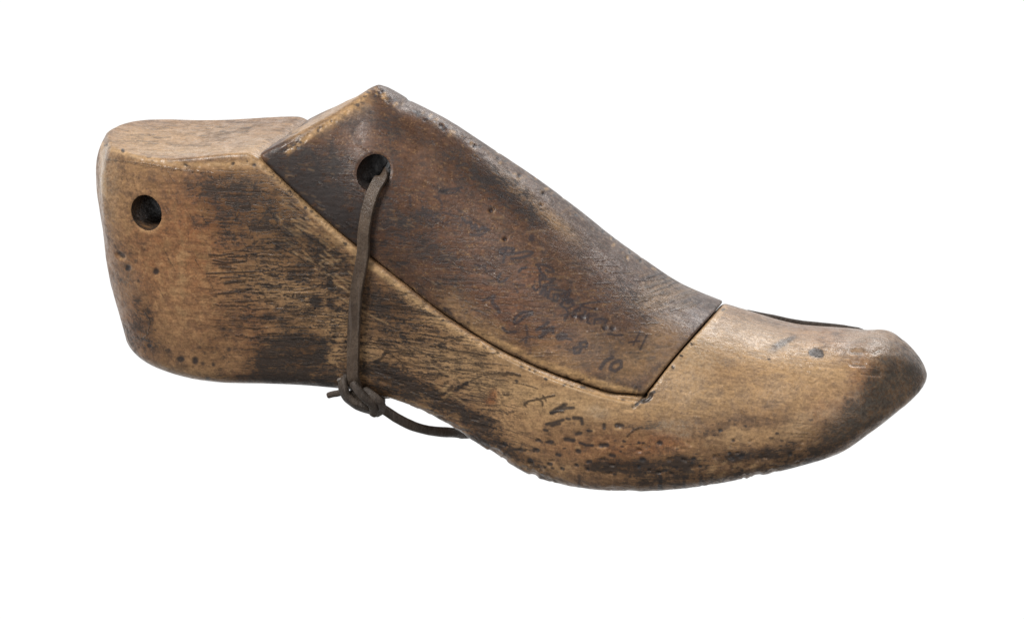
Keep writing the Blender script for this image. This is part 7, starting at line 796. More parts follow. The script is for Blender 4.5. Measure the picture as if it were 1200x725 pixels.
(7,0.005,0.7,0.6,[7.26,4.55,7.47,4.5,7.69,4.4]),(7,0.007,0.44,0.6,[9.32,2.51,9.78,2.51,10.24,2.46]),(7,0.008,0.39,0.6,[9.94,2.16,10.07,2.14,10.21,2.07]),(7,0.007,0.43,0.6,[7.39,1.31,7.88,1.22,8.38,1.16]),
(7,0.006,0.84,0.6,[6.25,1.3,6.64,1.38,7.04,1.5]),(7,0.006,0.87,0.6,[6.1,4.41,6.33,4.34,6.56,4.3]),(7,0.009,0.36,0.6,[7.68,5.6,8.18,5.76,8.67,5.91]),(7,0.007,0.89,0.6,[9.45,2.93,9.63,2.92,9.8,2.87]),
(7,0.006,0.6,0.6,[6.01,1.6,6.22,1.71,6.42,1.81]),(7,0.007,0.66,0.6,[8.55,1.48,9.02,1.38,9.49,1.25]),(7,0.009,0.44,0.6,[6.08,4.36,6.28,4.26,6.49,4.13]),(7,0.006,0.89,0.6,[7.3,5.27,7.87,5.02,8.43,4.82]),
(7,0.008,0.87,0.6,[11.29,1.19,11.93,1.49,12.56,1.76]),(7,0.005,0.72,0.6,[6.27,1.51,6.91,1.6,7.55,1.73]),(7,0.007,0.83,0.6,[5.45,6.26,5.91,6.01,6.36,5.79]),(8,0.009,0.55,0.6,[10.94,1.52,11.48,1.17,12.02,0.82]),
(7,0.009,0.86,0.6,[6.41,2.12,6.66,2.13,6.91,2.17]),(7,0.008,0.69,0.6,[6.1,4.87,6.41,4.99,6.73,5.07]),(8,0.009,0.86,0.6,[10.87,2.13,11.38,1.86,11.89,1.63]),(7,0.006,0.57,0.6,[6.17,3.47,6.81,3.8,7.45,4.15]),
(7,0.006,0.57,0.6,[7.66,1.64,7.86,1.64,8.06,1.68]),(7,0.006,0.7,0.6,[9.6,2.98,9.95,2.76,10.3,2.57]),(7,0.005,0.52,0.6,[7.6,1.18,8.12,1.1,8.64,0.98]),(8,0.01,0.73,0.6,[8.36,4.03,8.89,3.76,9.42,3.5]),
(7,0.008,0.63,0.6,[7.64,2.43,8.29,2.17,8.94,1.93]),(6,0.053,0.05,0.6,[13.17,2.55,14.17,2.07,14.87,1.77,15.71,1.46,16.55,1.21,17.19,1.05,17.64,0.97]),(8,0.028,0.9,0.6,[14.73,1.68,15.71,1.35,16.55,1.1,17.25,0.94]),]
BODY_BLOBS=[
(0,7.5,4.8,0.12,0.18,0.09,1),(0,6.97,4.23,0.17,0.17,0.09,1),(0,7.47,4.17,0.11,0.19,0.09,1),(0,7.75,4.0,0.11,0.08,0.09,0.9),(0,6.2,5.15,0.22,0.14,0.09,0.8),(0,6.75,4.86,0.22,0.08,0.09,0.6),
(0,7.21,4.75,0.17,0.06,0.09,0.6),(0,7.0,4.37,0.22,0.07,0.09,0.6),(0,7.79,4.37,0.11,0.08,0.09,0.5),(0,5.27,3.74,0.33,0.12,0.09,0.8),(0,5.79,3.48,0.33,0.11,0.09,0.6),(0,4.69,7.5,1.28,0.94,0.0,0.42),
(0,3.88,7.91,0.83,0.39,0.0,0.35),(0,4.06,8.51,0.44,0.14,0.0,0.5),(0,5.85,7.07,0.61,0.72,-0.35,0.35),(0,6.42,5.78,0.94,0.44,-0.44,0.45),(0,7.43,5.78,0.83,0.39,-0.61,0.6),(0,6.23,6.69,0.44,0.44,-0.52,0.5),
(0,7.15,6.06,0.56,0.28,-0.61,0.5),(0,6.42,2.84,0.83,0.33,-0.09,0.9),(0,6.12,2.17,0.94,0.5,0.0,0.75),(0,6.83,2.43,0.44,0.47,-0.35,0.85),(0,6.34,1.73,1.11,0.22,0.0,0.6),(0,5.42,2.46,0.39,0.56,0.0,0.7),
(0,5.75,1.58,1.67,0.19,-0.03,0.8),(0,8.1,1.45,0.83,0.14,0.0,0.6),(0,4.89,2.31,0.44,0.67,0.0,0.4),(0,3.42,2.66,0.61,0.61,0.0,0.28),(0,3.79,3.48,0.33,0.28,-1.05,0.3),(0,9.01,4.48,0.72,0.5,-0.61,0.5),
(0,9.65,4.0,0.72,0.36,-0.52,0.6),(0,9.15,3.71,0.5,0.39,0.0,0.4),(0,10.01,3.05,1.11,0.22,-0.21,0.35),(0,8.98,1.98,0.61,0.25,-0.17,0.95),(0,9.85,1.58,0.83,0.28,-0.23,0.97),(0,10.72,1.24,0.61,0.22,-0.24,0.9),
(0,9.41,1.28,0.89,0.19,-0.14,0.8),(0,10.72,0.89,1.11,0.19,-0.31,0.65),(0,11.59,0.55,0.83,0.22,-0.44,0.55),(0,11.94,1.48,0.22,0.14,0.52,0.5),(0,11.76,0.67,0.67,0.19,-0.49,0.6),(0,12.51,0.28,0.61,0.22,-0.44,0.6),
(0,12.74,-0.09,0.56,0.36,-0.61,0.75),(0,12.45,-0.39,0.5,0.19,-0.61,0.6),(0,13.31,-0.57,0.72,0.19,-0.49,0.7),(0,14.17,-1.08,0.72,0.17,-0.35,0.55),(0,16.42,-1.25,0.61,0.17,0.0,0.45),(0,17.03,-1.15,0.78,0.22,0.0,0.8),
(0,16.56,-1.1,0.28,0.19,0.0,0.7),(0,17.95,-1.23,0.89,0.33,0.0,0.75),(0,19.06,-0.99,0.39,0.19,0.0,0.8),(0,19.53,-1.13,0.72,0.28,0.14,0.6),(0,20.73,-0.84,0.5,0.19,0.0,0.75),(0,21.23,-0.84,0.39,0.17,0.0,0.7),
(0,21.84,-0.7,0.28,0.17,0.0,0.75),(0,22.4,-0.72,0.44,0.17,0.17,0.8),(0,22.73,-0.47,0.25,0.14,0.0,0.5),(0,21.44,-1.32,1.67,0.22,0.14,0.4),(0,19.77,-1.55,1.67,0.19,0.07,0.35),(0,23.1,-0.84,0.83,0.25,0.35,0.5),
(0,16.42,-1.74,1.11,0.14,-0.09,0.4),(0,14.74,-1.5,0.83,0.14,-0.35,0.4),(0,20.16,0.0,0.5,0.17,0.09,0.45),(0,18.36,0.27,0.61,0.19,-0.14,0.3),(0,20.5,2.09,0.28,0.33,0.0,0.28),(0,21.17,0.64,0.14,0.11,0.0,0.5),
(0,17.67,0.13,0.56,0.17,0.0,0.25),(0,16.13,0.06,0.22,0.17,-0.7,0.4),(0,0.47,5.81,0.22,0.83,-0.14,0.25),(0,0.95,3.71,0.42,0.83,0.0,0.3),(0,1.09,3.32,0.25,0.61,0.0,0.25),(0,-0.1,5.67,0.25,1.11,-0.17,0.25),
(0,1.22,2.74,0.61,0.17,-0.14,0.25),(0,0.48,3.03,0.33,0.83,-0.26,0.2),(0,26.7,2.36,0.67,0.83,-0.35,0.5),(0,25.99,1.47,0.89,0.72,0.7,0.6),(0,25.1,0.76,0.89,0.56,0.66,0.58),(0,24.35,0.14,1.0,0.39,0.52,0.5),  # toe end: dirt plus painted shade where it turns from the light
(0,24.79,-0.2,1.11,0.25,0.52,0.45),(0,23.53,-0.85,1.11,0.22,0.44,0.5),(0,23.64,0.0,0.56,0.33,0.35,0.25),(0,27.01,1.79,0.33,0.56,0.0,0.5),(2,2.43,4.49,1.06,1.11,0.0,0.55),(2,2.76,5.79,0.69,0.56,0.0,0.35),
(2,0.52,7.11,0.56,1.39,0.0,0.25),(2,1.86,1.86,1.39,0.17,-0.1,0.4),(2,5.49,2.9,0.28,0.83,0.0,0.12),(2,8.7,2.32,0.39,0.5,0.0,0.6),(2,4.94,4.92,0.72,0.5,0.0,0.28),(2,6.39,4.49,1.11,0.39,0.0,0.3),
(2,7.84,3.62,0.72,0.39,-0.17,0.45),(2,7.68,2.9,0.44,0.44,0.0,0.3),(2,11.31,2.34,1.39,0.5,-0.26,0.45),(2,12.46,1.77,1.11,0.61,-0.35,0.5),(2,14.17,0.94,1.39,0.5,-0.26,0.7),(2,13.74,0.36,0.78,0.78,0.0,0.7),
(2,15.01,1.09,1.39,0.28,-0.24,0.7),(2,16.41,0.82,1.67,0.44,-0.1,0.65),(2,19.22,2.09,0.67,0.72,0.79,0.7),(2,18.64,0.97,1.67,0.5,0.0,0.55),(2,20.66,2.92,1.39,0.61,-0.17,0.5),(2,22.01,1.81,1.67,0.72,0.0,0.45),
(2,20.59,0.98,1.67,0.5,0.09,0.45),(2,23.64,1.12,0.83,0.72,0.61,0.75),(2,23.94,1.68,0.56,0.56,0.0,0.5),(2,23.08,0.15,0.67,0.33,0.35,0.55),(2,21.41,-0.14,1.11,0.22,0.09,0.45),(2,20.86,-0.03,0.28,0.17,0.0,0.6),
(2,22.88,2.36,1.67,0.56,-0.17,0.35),(2,15.02,-1.34,0.39,0.17,-0.26,0.3),(2,14.17,-1.31,0.33,0.11,-0.44,0.4),(3,12.94,1.06,0.15,0.22,-0.26,1.0),(3,12.83,0.92,0.17,0.11,0.0,0.8),(3,18.36,-0.43,0.83,0.28,0.0,0.6),
(3,17.39,-0.44,1.11,0.39,0.0,0.35),(3,16.41,-0.74,1.39,0.33,-0.09,0.4),(3,23.78,0.56,0.61,0.33,0.52,0.35),(3,25.11,1.82,0.39,0.72,-0.35,0.5),(3,1.71,5.8,1.67,1.94,0.0,0.4),(3,3.2,5.79,0.44,1.67,0.0,0.3),
(3,4.91,3.33,0.56,0.83,0.0,0.35),(3,3.22,6.94,1.39,1.39,0.0,0.5),(3,0.94,5.8,0.69,1.11,0.0,0.25),(3,0.66,3.18,0.5,0.94,0.0,0.35),(3,24.37,3.06,1.11,0.28,-0.09,0.25),(1,1.11,2.73,0.08,0.07,0.0,1.0),
(1,2.24,2.28,0.13,0.09,0.0,1.0),(1,2.77,2.24,0.1,0.12,0.0,1.0),(4,5.81,4.49,2.08,1.44,-0.17,1),(4,7.69,3.33,0.83,1.11,-0.17,0.9),(4,10.45,2.91,1.94,1.39,-0.17,0.9),(4,12.46,0.91,1.39,0.83,-0.17,0.6),
(4,5.27,7.21,1.67,1.11,-0.17,0.5),(4,6.64,2.03,1.67,0.67,-0.17,0.6),(5,19.74,2.64,0.72,0.61,0.0,0.75),(5,18.92,0.13,0.67,0.22,0.0,0.7),(5,18.69,0.22,0.17,0.11,0.0,0.8),(5,19.25,-0.14,0.17,0.08,0.0,0.8),  # grey blobs paint in sheen on the forepart, toe and heel edge
(5,16.41,0.62,0.33,0.19,0.0,0.7),(5,20.95,2.92,1.11,0.56,0.0,0.3),(5,25.31,2.92,0.72,0.39,0.0,0.6),(5,-0.08,8.42,0.22,1.11,0.0,0.5),(5,2.42,9.34,1.67,0.22,0.0,0.3),(5,4.88,9.72,0.83,0.22,0.0,0.3),
(5,0.43,4.93,0.42,0.56,0.0,0.35),(5,24.76,0.98,0.83,0.56,0.0,0.2),(1,22.51,2.84,0.31,0.11,0.44,0.75),(1,22.91,3.03,0.19,0.08,0.44,0.6),(1,22.2,2.59,0.17,0.11,0.0,0.4),(1,24.37,3.17,0.14,0.07,0.0,0.5),
(1,22.12,3.09,0.39,0.08,0.0,0.2),(1,20.47,0.53,0.25,0.11,0.0,0.3),(1,22.07,2.34,0.06,0.03,0.0,0.9),(5,25.46,2.7,0.56,0.44,0.0,0.8),(2,21.52,2.92,1.67,0.56,-0.21,0.4),(5,21.52,2.92,1.67,0.56,-0.21,0.27999999999999997),
(2,19.21,1.81,0.72,0.83,0.79,0.35),(5,19.21,1.81,0.72,0.83,0.79,0.24499999999999997),(2,23.41,2.09,1.11,0.83,0.0,0.25),(5,23.41,2.09,1.11,0.83,0.0,0.175),(0,3.46,9.93,0.61,0.19,0.05,0.5),(0,2.8,9.6,0.39,0.11,0.05,0.3),
(0,4.47,10.19,0.56,0.11,0.05,0.35),(0,1.76,10.12,0.83,0.14,0.05,0.25),(0,5.67,10.23,0.39,0.11,0.05,0.3),(0,3.94,10.45,0.5,0.08,0.05,0.4),(0,2.76,9.23,0.19,0.06,0.05,0.5),(0,0.65,9.94,0.56,0.17,0.05,0.2),
(2,1.5,9.45,1.11,0.19,0.0,0.5),(2,3.49,9.31,1.67,0.17,0.0,0.6),(2,4.96,9.29,0.44,0.33,0.0,0.6),(2,0.7,9.78,0.56,0.28,0.0,0.3),(2,6.12,9.92,0.33,0.22,0.0,0.3),(0,4.4,7.22,1.39,0.97,0.0,0.3),
(0,3.24,8.23,1.11,0.44,0.0,0.25),(0,1.01,8.69,0.83,0.28,0.0,0.15),(0,2.07,3.04,1.67,0.83,0.0,0.12),(0,4.64,4.63,0.44,1.11,0.0,0.2),(0,7.81,1.74,0.56,0.28,0.0,0.5),(0,5.98,9.92,0.56,0.22,0.35,0.25),
(0,4.88,1.88,1.67,0.33,0.0,0.3),(5,-0.39,8.88,0.14,0.83,0.0,0.7),(5,-0.38,8.79,0.11,0.94,0.0,1),(3,2.44,4.93,1.39,1.67,0.0,0.35),(3,3.73,3.48,1.11,1.11,0.0,0.3),(3,13.6,0.07,1.39,0.67,0.0,0.25),  # grey down the heel back paints in its bright edge
(3,23.92,0.98,0.72,0.56,0.0,0.3),(0,5.84,5.78,2.5,1.53,0.0,0.28),(0,9.29,3.19,1.67,1.11,-0.52,0.25),(0,4.99,7.79,1.67,0.83,0.0,0.25),(0,6.66,2.9,1.67,1.11,0.0,0.25),(0,0.38,4.06,0.56,1.67,-0.17,0.25),
(0,0.97,2.88,0.83,0.56,0.0,0.2),(5,26.17,1.39,0.94,0.94,0.0,0.5),(5,24.77,0.28,0.94,0.39,0.52,0.35),(2,3.0,9.94,2.5,0.44,0.0,0.4),(2,1.23,9.95,1.11,0.33,0.0,0.3),]
BLOCK_STROKES=[
(1,0.022,0.77,0.75,[11.15,7.92,11.5,8.0,11.83,8.03,11.72,7.89,11.39,7.84]),(1,0.036,0.66,0.75,[11.0,7.76,11.17,7.67,11.26,7.51,11.24,7.33]),(1,0.05,0.66,0.75,[10.18,7.76,10.22,7.43]),
(1,0.036,0.72,0.75,[11.28,7.22,11.5,7.16,11.78,7.07]),(1,0.033,0.55,0.75,[11.5,6.93,11.67,6.98,11.94,6.85]),(1,0.039,0.88,0.75,[11.94,7.03,12.07,6.87,12.22,6.89,12.27,6.67,12.38,6.81,12.47,6.56,12.62,6.73,12.82,6.62]),
(1,0.042,0.77,0.75,[12.22,6.48,12.52,6.45,12.73,6.58]),(1,0.042,0.94,0.75,[13.18,5.96,13.44,6.03,13.65,5.99,13.61,5.86,13.35,5.81,13.22,5.86]),(1,0.036,0.88,0.75,[13.4,5.99,13.35,5.77,13.31,5.55]),
(1,0.028,0.94,0.75,[13.48,5.79,13.78,5.86,14.08,5.92,14.3,5.88,14.21,5.79,13.91,5.7,13.57,5.66]),(1,0.044,0.77,0.75,[12.36,5.47,12.58,5.41,12.71,5.43]),(1,0.028,0.77,0.75,[12.71,5.38,12.75,5.25,13.01,5.28]),
(1,0.031,0.94,0.75,[13.22,5.17,13.1,5.0,13.18,4.89,13.35,4.93,13.44,5.02]),(1,0.031,0.99,0.75,[13.83,5.23,13.91,5.34,14.05,5.37]),(1,0.028,0.94,0.75,[14.39,5.47,14.49,5.4,14.53,5.25,14.64,5.12,14.6,4.99,14.51,4.91]),
(1,0.033,0.83,0.75,[14.43,5.47,14.69,5.45,14.94,5.34,14.99,5.23,14.77,5.23,14.73,5.29]),(1,0.031,0.83,0.75,[14.64,4.97,15.03,5.01,14.86,4.86,14.64,4.79,15.07,4.78]),
(1,0.028,0.83,0.75,[14.9,4.67,15.2,4.61,15.54,4.56,15.2,4.48,15.15,4.39]),(1,0.033,0.88,0.75,[15.33,4.37,15.58,4.31,15.41,4.2,15.45,4.31]),(1,0.039,0.66,0.75,[13.65,4.82,14.0,4.78]),
(1,0.031,0.66,0.75,[13.72,4.67,13.8,4.54]),(1,0.025,0.77,0.75,[14.89,4.66,15.19,4.6,15.55,4.59,15.21,4.5,15.19,4.42,15.4,4.38]),(1,0.028,0.94,0.75,[15.38,4.27,15.48,4.2,15.61,4.27,15.48,4.31,15.38,4.27]),
(1,0.033,0.66,0.75,[15.61,4.12,15.66,4.15]),(1,0.022,0.88,0.75,[15.87,4.15,16.17,4.21,16.52,4.25]),(1,0.019,0.77,0.75,[15.87,4.1,16.17,4.03,16.34,3.97,16.56,3.96]),(1,0.019,0.66,0.75,[16.34,4.38,16.47,4.27]),
(1,0.033,0.66,0.75,[16.04,3.73,16.25,3.78,16.38,3.8]),(1,0.036,0.83,0.75,[16.32,3.52,16.34,3.65,16.55,3.68,16.74,3.63,16.68,3.54]),(1,0.019,0.55,0.75,[16.4,3.52,16.59,3.58]),
(1,0.019,0.94,0.75,[16.76,3.18,17.02,3.13,17.25,3.14]),(1,0.019,0.88,0.75,[17.44,2.89,17.61,2.92,17.81,2.94]),(1,0.05,0.39,0.75,[17.72,3.75,18.15,3.73]),
(1,0.036,1,0.75,[14.26,3.91,13.96,3.89,13.72,3.73,13.66,3.56,13.74,3.52,13.89,3.63,14.0,3.74,14.26,3.83]),(1,0.044,0.94,0.75,[14.79,3.54,14.6,3.41,14.41,3.31]),(1,0.061,1,0.75,[14.94,3.37,14.75,3.26,14.53,3.07]),
(1,0.042,0.94,0.75,[14.62,3.29,14.92,3.37,14.96,3.22]),(1,0.064,1,0.75,[15.11,3.09,15.26,3.18,15.37,3.12,15.26,3.03,15.13,3.03]),(1,0.025,0.88,0.75,[15.34,3.03,15.56,2.99]),
(1,0.031,0.99,0.75,[16.03,2.92,15.83,2.88,15.88,2.75,16.05,2.75,16.08,2.86,16.03,2.92]),(1,0.031,0.99,0.75,[15.85,2.76,15.64,2.72,15.66,2.54,15.81,2.55,15.88,2.69]),(1,0.05,0.99,0.75,[16.9,2.41,16.66,2.27,16.51,2.05]),
(1,0.044,1,0.75,[17.13,2.3,16.89,2.2,16.83,2.03,17.0,1.95,17.19,2.1,17.19,2.27,17.09,2.3]),(1,0.039,0.88,0.75,[13.29,3.37,13.44,3.22,13.72,3.24]),(1,0.036,0.72,0.75,[14.06,3.46,14.11,3.13,14.04,2.88]),
(1,0.033,0.72,0.75,[13.85,2.92,14.13,3.09,14.38,3.05]),(1,0.044,0.44,0.75,[14.02,2.83,14.23,2.71,14.19,2.53]),(1,0.056,0.39,0.75,[16.66,2.71,17.01,2.84,17.14,2.88]),(1,0.056,0.44,0.75,[16.88,2.54,17.13,2.71]),
(1,0.05,0.83,0.75,[12.64,4.27,12.79,4.34,13.01,4.43,12.95,4.3,12.95,4.18,13.11,4.06,13.17,3.89]),(1,0.044,0.66,0.75,[12.93,4.21,13.05,4.0,13.2,3.95]),(1,0.05,0.77,0.75,[11.33,4.01,11.56,3.85]),
(1,0.083,0.55,0.75,[10.18,6.43,10.45,6.27]),(1,0.003,0.01,0.75,[14.14,6.26,14.27,6.42]),(1,0.026,0.5,0.7,[10.79,7.52,10.73,7.61,10.59,7.58,10.6,7.43,10.63,7.26,10.5,7.15,10.39,7.24,10.46,7.3]),
(1,0.025,0.6,0.7,[10.91,7.24,10.8,7.3,10.68,7.18,10.73,7.05,10.89,7.21,10.83,7.03,10.92,7.01]),(1,0.023,0.56,0.7,[10.91,6.97,11.02,7.19,10.95,6.98,11.1,7.18,11.05,6.94,11.2,7.13,11.14,6.91,11.23,6.89]),
(1,0.025,0.6,0.7,[11.32,7.07,11.25,6.88,11.35,6.82,11.48,7.0,11.41,6.8,11.52,6.77]),(1,0.023,0.54,0.7,[11.57,6.83,11.73,6.84,11.72,6.94,11.6,6.86,11.6,6.7,11.78,6.68]),
(1,0.02,0.56,0.7,[11.8,6.67,12.05,6.94,12.05,7.08,11.94,6.95,11.82,6.63,11.94,6.6]),(1,0.024,0.86,0.7,[14.73,5.02,14.66,5.15,14.51,5.13,14.51,4.94,14.54,4.72,14.39,4.59,14.27,4.74,14.35,4.79]),
(1,0.023,0.88,0.7,[14.52,4.49,14.66,4.76,14.57,4.5,14.74,4.73,14.68,4.43,14.86,4.66,14.78,4.37,14.88,4.33]),(1,0.025,0.81,0.7,[15.14,4.48,14.99,4.46,14.95,4.27,15.09,4.27,15.14,4.48,15.25,4.35]),
(1,0.026,0.95,0.7,[15.2,4.15,15.49,4.46,15.5,4.63,15.37,4.49,15.22,4.1,15.36,4.04]),(1,0.026,0.78,0.7,[15.48,4.25,15.64,4.14,15.39,3.99,15.48,3.85,15.34,3.62,15.34,3.8,15.62,3.89]),
(1,0.025,0.8,0.7,[15.67,3.95,15.85,3.93,15.84,4.06,15.71,3.97,15.7,3.77,15.9,3.72]),(1,0.022,0.86,0.7,[15.88,3.64,16.02,3.91,15.93,3.66,16.15,3.85,16.08,3.57,16.18,3.52]),(1,0.022,0.8,0.7,[17.6,2.81,17.83,3.26]),
(1,0.022,0.8,0.7,[17.82,2.67,18.05,3.12]),(1,0.053,1,0.5,[12.9,7.28]),(6,0.053,0.08,0.6,[12.9,7.28]),(1,0.047,1,0.5,[13.36,6.32]),(6,0.047,0.08,0.6,[13.36,6.32]),(1,0.028,1,0.5,[14.57,7.47]),
(6,0.028,0.03,0.6,[14.57,7.47]),(1,0.072,1,0.5,[16.66,3.39]),(6,0.072,0.05,0.6,[16.66,3.39]),(1,0.067,1,0.5,[16.92,3.35]),(6,0.067,0.05,0.6,[16.92,3.35]),(1,0.036,1,0.5,[16.37,4.01]),(6,0.036,0.04,0.6,[16.37,4.01]),
(1,0.056,1,0.5,[15.63,3.77]),(6,0.056,0.04,0.6,[15.63,3.77]),(1,0.072,1,0.5,[15.91,3.74]),(6,0.072,0.04,0.6,[15.91,3.74]),(1,0.044,1,0.5,[13.86,8.48]),(6,0.044,0.03,0.6,[13.86,8.48]),(1,0.036,1,0.5,[17.6,5.92]),
(6,0.036,0.04,0.6,[17.6,5.92]),(1,0.042,1,0.5,[17.96,5.63]),(6,0.042,0.05,0.6,[17.96,5.63]),(1,0.039,1,0.5,[14.66,7.87]),(6,0.039,0.05,0.6,[14.66,7.87]),(1,0.056,1,0.5,[10.12,11.12]),(6,0.056,0.03,0.6,[10.12,11.12]),
(1,0.056,1,0.5,[11.22,10.17]),(6,0.056,0.04,0.6,[11.22,10.17]),(1,0.056,1,0.5,[12.36,9.48]),(6,0.056,0.04,0.6,[12.36,9.48]),(8,0.019,0.7,0.6,[12.8,7.23,13.0,7.22]),(8,0.019,0.7,0.6,[13.2,6.26,13.43,6.25]),
(8,0.019,0.7,0.6,[16.28,3.95,16.51,3.94]),(8,0.019,0.7,0.6,[13.71,7.88,13.94,7.91]),(8,0.019,0.7,0.6,[12.95,7.07,13.32,7.04]),(8,0.019,0.7,0.6,[14.11,6.55,14.31,6.58,14.74,6.61]),
(8,0.019,0.7,0.6,[15.26,7.2,15.47,7.39,15.62,7.46]),(8,0.019,0.7,0.6,[14.45,6.04,14.65,5.98]),(8,0.019,0.7,0.6,[13.91,5.92,14.14,5.92]),(8,0.019,0.7,0.6,[14.08,4.76,14.36,4.76]),(8,0.019,0.7,0.6,[12.89,4.85,13.32,4.82]),
(8,0.028,0.9,0.6,[14.59,7.91]),(8,0.028,0.9,0.6,[11.2,8.33]),(8,0.028,0.9,0.6,[11.0,7.82]),(8,0.028,0.9,0.6,[14.08,6.96]),(8,0.028,0.9,0.6,[14.48,5.7]),
(2,0.072,0.95,0.9,[8.76,11.31,8.31,10.84,7.37,10.19,6.43,9.56,6.09,9.27]),(2,0.033,0.7,0.8,[6.12,9.27,6.03,8.76,6.03,8.3]),(2,0.039,0.5,0.8,[5.28,8.85,5.86,8.27,6.98,7.32,7.93,6.43]),
(2,0.1,1,0.5,[12.26,3.29,12.98,2.98,14.16,2.41,15.01,2.08,15.71,1.83,16.55,1.55,17.16,1.36,17.61,1.28]),(2,0.111,0.8,1,[12.46,3.2,13.17,2.86,14.16,2.36,15.29,1.91,16.55,1.47]),
(2,0.044,0.5,0.9,[8.93,5.6,9.88,4.88,10.83,4.11,11.55,3.6,12.26,3.14]),(2,0.083,0.4,1,[17.81,1.19,18.25,1.64,18.95,2.42,19.82,3.13]),(8,0.01,0.34,0.6,[16.75,5.33,16.94,5.32,17.13,5.36]),
(8,0.009,0.47,0.6,[16.83,4.19,16.96,4.19,17.09,4.2]),(8,0.011,0.5,0.6,[15.21,4.1,15.38,4.09,15.55,4.1]),(8,0.009,0.66,0.6,[18.15,4.44,18.33,4.43,18.52,4.43]),(8,0.008,0.58,0.6,[16.75,4.98,16.88,4.97,17.01,4.99]),
(8,0.012,0.47,0.6,[16.32,3.46,16.54,3.46,16.77,3.43]),(8,0.013,0.38,0.6,[15.51,5.43,15.67,5.44,15.83,5.43]),(8,0.009,0.55,0.6,[15.8,3.31,15.92,3.3,16.04,3.32]),(8,0.011,0.65,0.6,[14.71,5.2,14.87,5.22,15.03,5.23]),
(8,0.01,0.45,0.6,[15.36,3.55,15.57,3.53,15.78,3.55]),(8,0.007,0.51,0.6,[14.2,4.82,14.46,4.83,14.72,4.84]),(8,0.011,0.58,0.6,[17.25,4.42,17.37,4.44,17.49,4.41]),(8,0.01,0.58,0.6,[14.0,3.49,14.27,3.48,14.54,3.53]),
(8,0.012,0.45,0.6,[14.98,4.57,15.18,4.57,15.37,4.57]),(8,0.011,0.44,0.6,[14.74,3.0,15.07,2.98,15.4,2.99]),(8,0.007,0.56,0.6,[17.3,3.19,17.56,3.16,17.82,3.19]),(8,0.009,0.66,0.6,[16.01,4.6,16.2,4.61,16.38,4.63]),
(8,0.01,0.5,0.6,[17.41,3.29,17.68,3.28,17.95,3.27]),(8,0.013,0.6,0.6,[14.99,5.06,15.24,5.07,15.49,5.04]),(8,0.008,0.49,0.6,[15.5,3.84,15.68,3.84,15.86,3.86]),(8,0.014,0.52,0.6,[14.68,3.25,14.78,3.26,14.88,3.26]),
(8,0.007,0.49,0.6,[14.54,3.93,14.66,3.91,14.79,3.95]),(8,0.012,0.36,0.6,[17.97,4.68,18.1,4.67,18.24,4.69]),(8,0.013,0.42,0.6,[17.8,4.4,18.16,4.42,18.52,4.44]),(8,0.014,0.43,0.6,[16.52,4.14,16.7,4.16,16.87,4.14]),
(8,0.008,0.34,0.6,[16.07,5.7,16.39,5.7,16.72,5.7]),(8,0.011,0.3,0.6,[15.56,5.62,15.71,5.6,15.86,5.6]),(8,0.008,0.49,0.6,[14.88,3.7,15.1,3.7,15.33,3.71]),(8,0.009,0.39,0.6,[16.8,4.75,16.94,4.75,17.08,4.77]),
(8,0.014,0.33,0.6,[17.37,5.18,17.74,5.22,18.12,5.22]),(8,0.008,0.38,0.6,[18.05,3.9,18.2,3.91,18.35,3.92]),(8,0.01,0.54,0.6,[16.1,3.21,16.42,3.21,16.73,3.25]),(8,0.012,0.47,0.6,[15.19,3.62,15.34,3.62,15.5,3.64]),
(8,0.008,0.57,0.6,[14.31,3.74,14.64,3.78,14.96,3.8]),(8,0.012,0.45,0.6,[14.65,4.79,14.91,4.79,15.17,4.79]),(8,0.012,0.31,0.6,[17.43,4.65,17.67,4.66,17.9,4.66]),(8,0.008,0.68,0.6,[17.41,5.17,17.55,5.17,17.69,5.19]),
(8,0.01,0.53,0.6,[16.0,3.06,16.29,3.08,16.57,3.06]),(8,0.01,0.31,0.6,[14.9,5.67,15.09,5.66,15.28,5.67]),(8,0.009,0.46,0.6,[16.05,5.46,16.29,5.46,16.53,5.46]),(8,0.007,0.53,0.6,[16.92,4.44,17.18,4.44,17.45,4.46]),
(8,0.008,0.62,0.6,[18.03,3.49,18.13,3.5,18.23,3.48]),(8,0.01,0.46,0.6,[16.41,4.74,16.73,4.76,17.04,4.79]),(8,0.013,0.53,0.6,[15.83,3.19,16.02,3.19,16.21,3.18]),(8,0.01,0.51,0.6,[15.18,4.57,15.46,4.56,15.74,4.6]),
(8,0.009,0.58,0.6,[16.16,4.48,16.4,4.48,16.64,4.51]),(8,0.009,0.3,0.6,[16.06,4.08,16.35,4.08,16.64,4.08]),(8,0.008,0.41,0.6,[14.22,3.75,14.36,3.74,14.51,3.77]),(8,0.007,0.33,0.6,[17.02,4.56,17.13,4.55,17.23,4.55]),
(8,0.008,0.37,0.6,[15.39,3.5,15.75,3.52,16.11,3.49]),(8,0.013,0.55,0.6,[15.52,3.44,15.77,3.43,16.02,3.43]),(8,0.014,0.64,0.6,[15.71,4.2,16.06,4.22,16.4,4.25]),(8,0.014,0.56,0.6,[15.59,5.17,15.89,5.19,16.19,5.16]),
(8,0.008,0.5,0.6,[15.0,4.36,15.2,4.37,15.4,4.39]),(8,0.013,0.54,0.6,[14.85,4.1,14.96,4.1,15.08,4.1]),(8,0.007,0.68,0.6,[17.02,3.86,17.12,3.88,17.23,3.85]),(8,0.01,0.34,0.6,[16.28,5.45,16.43,5.45,16.57,5.45]),
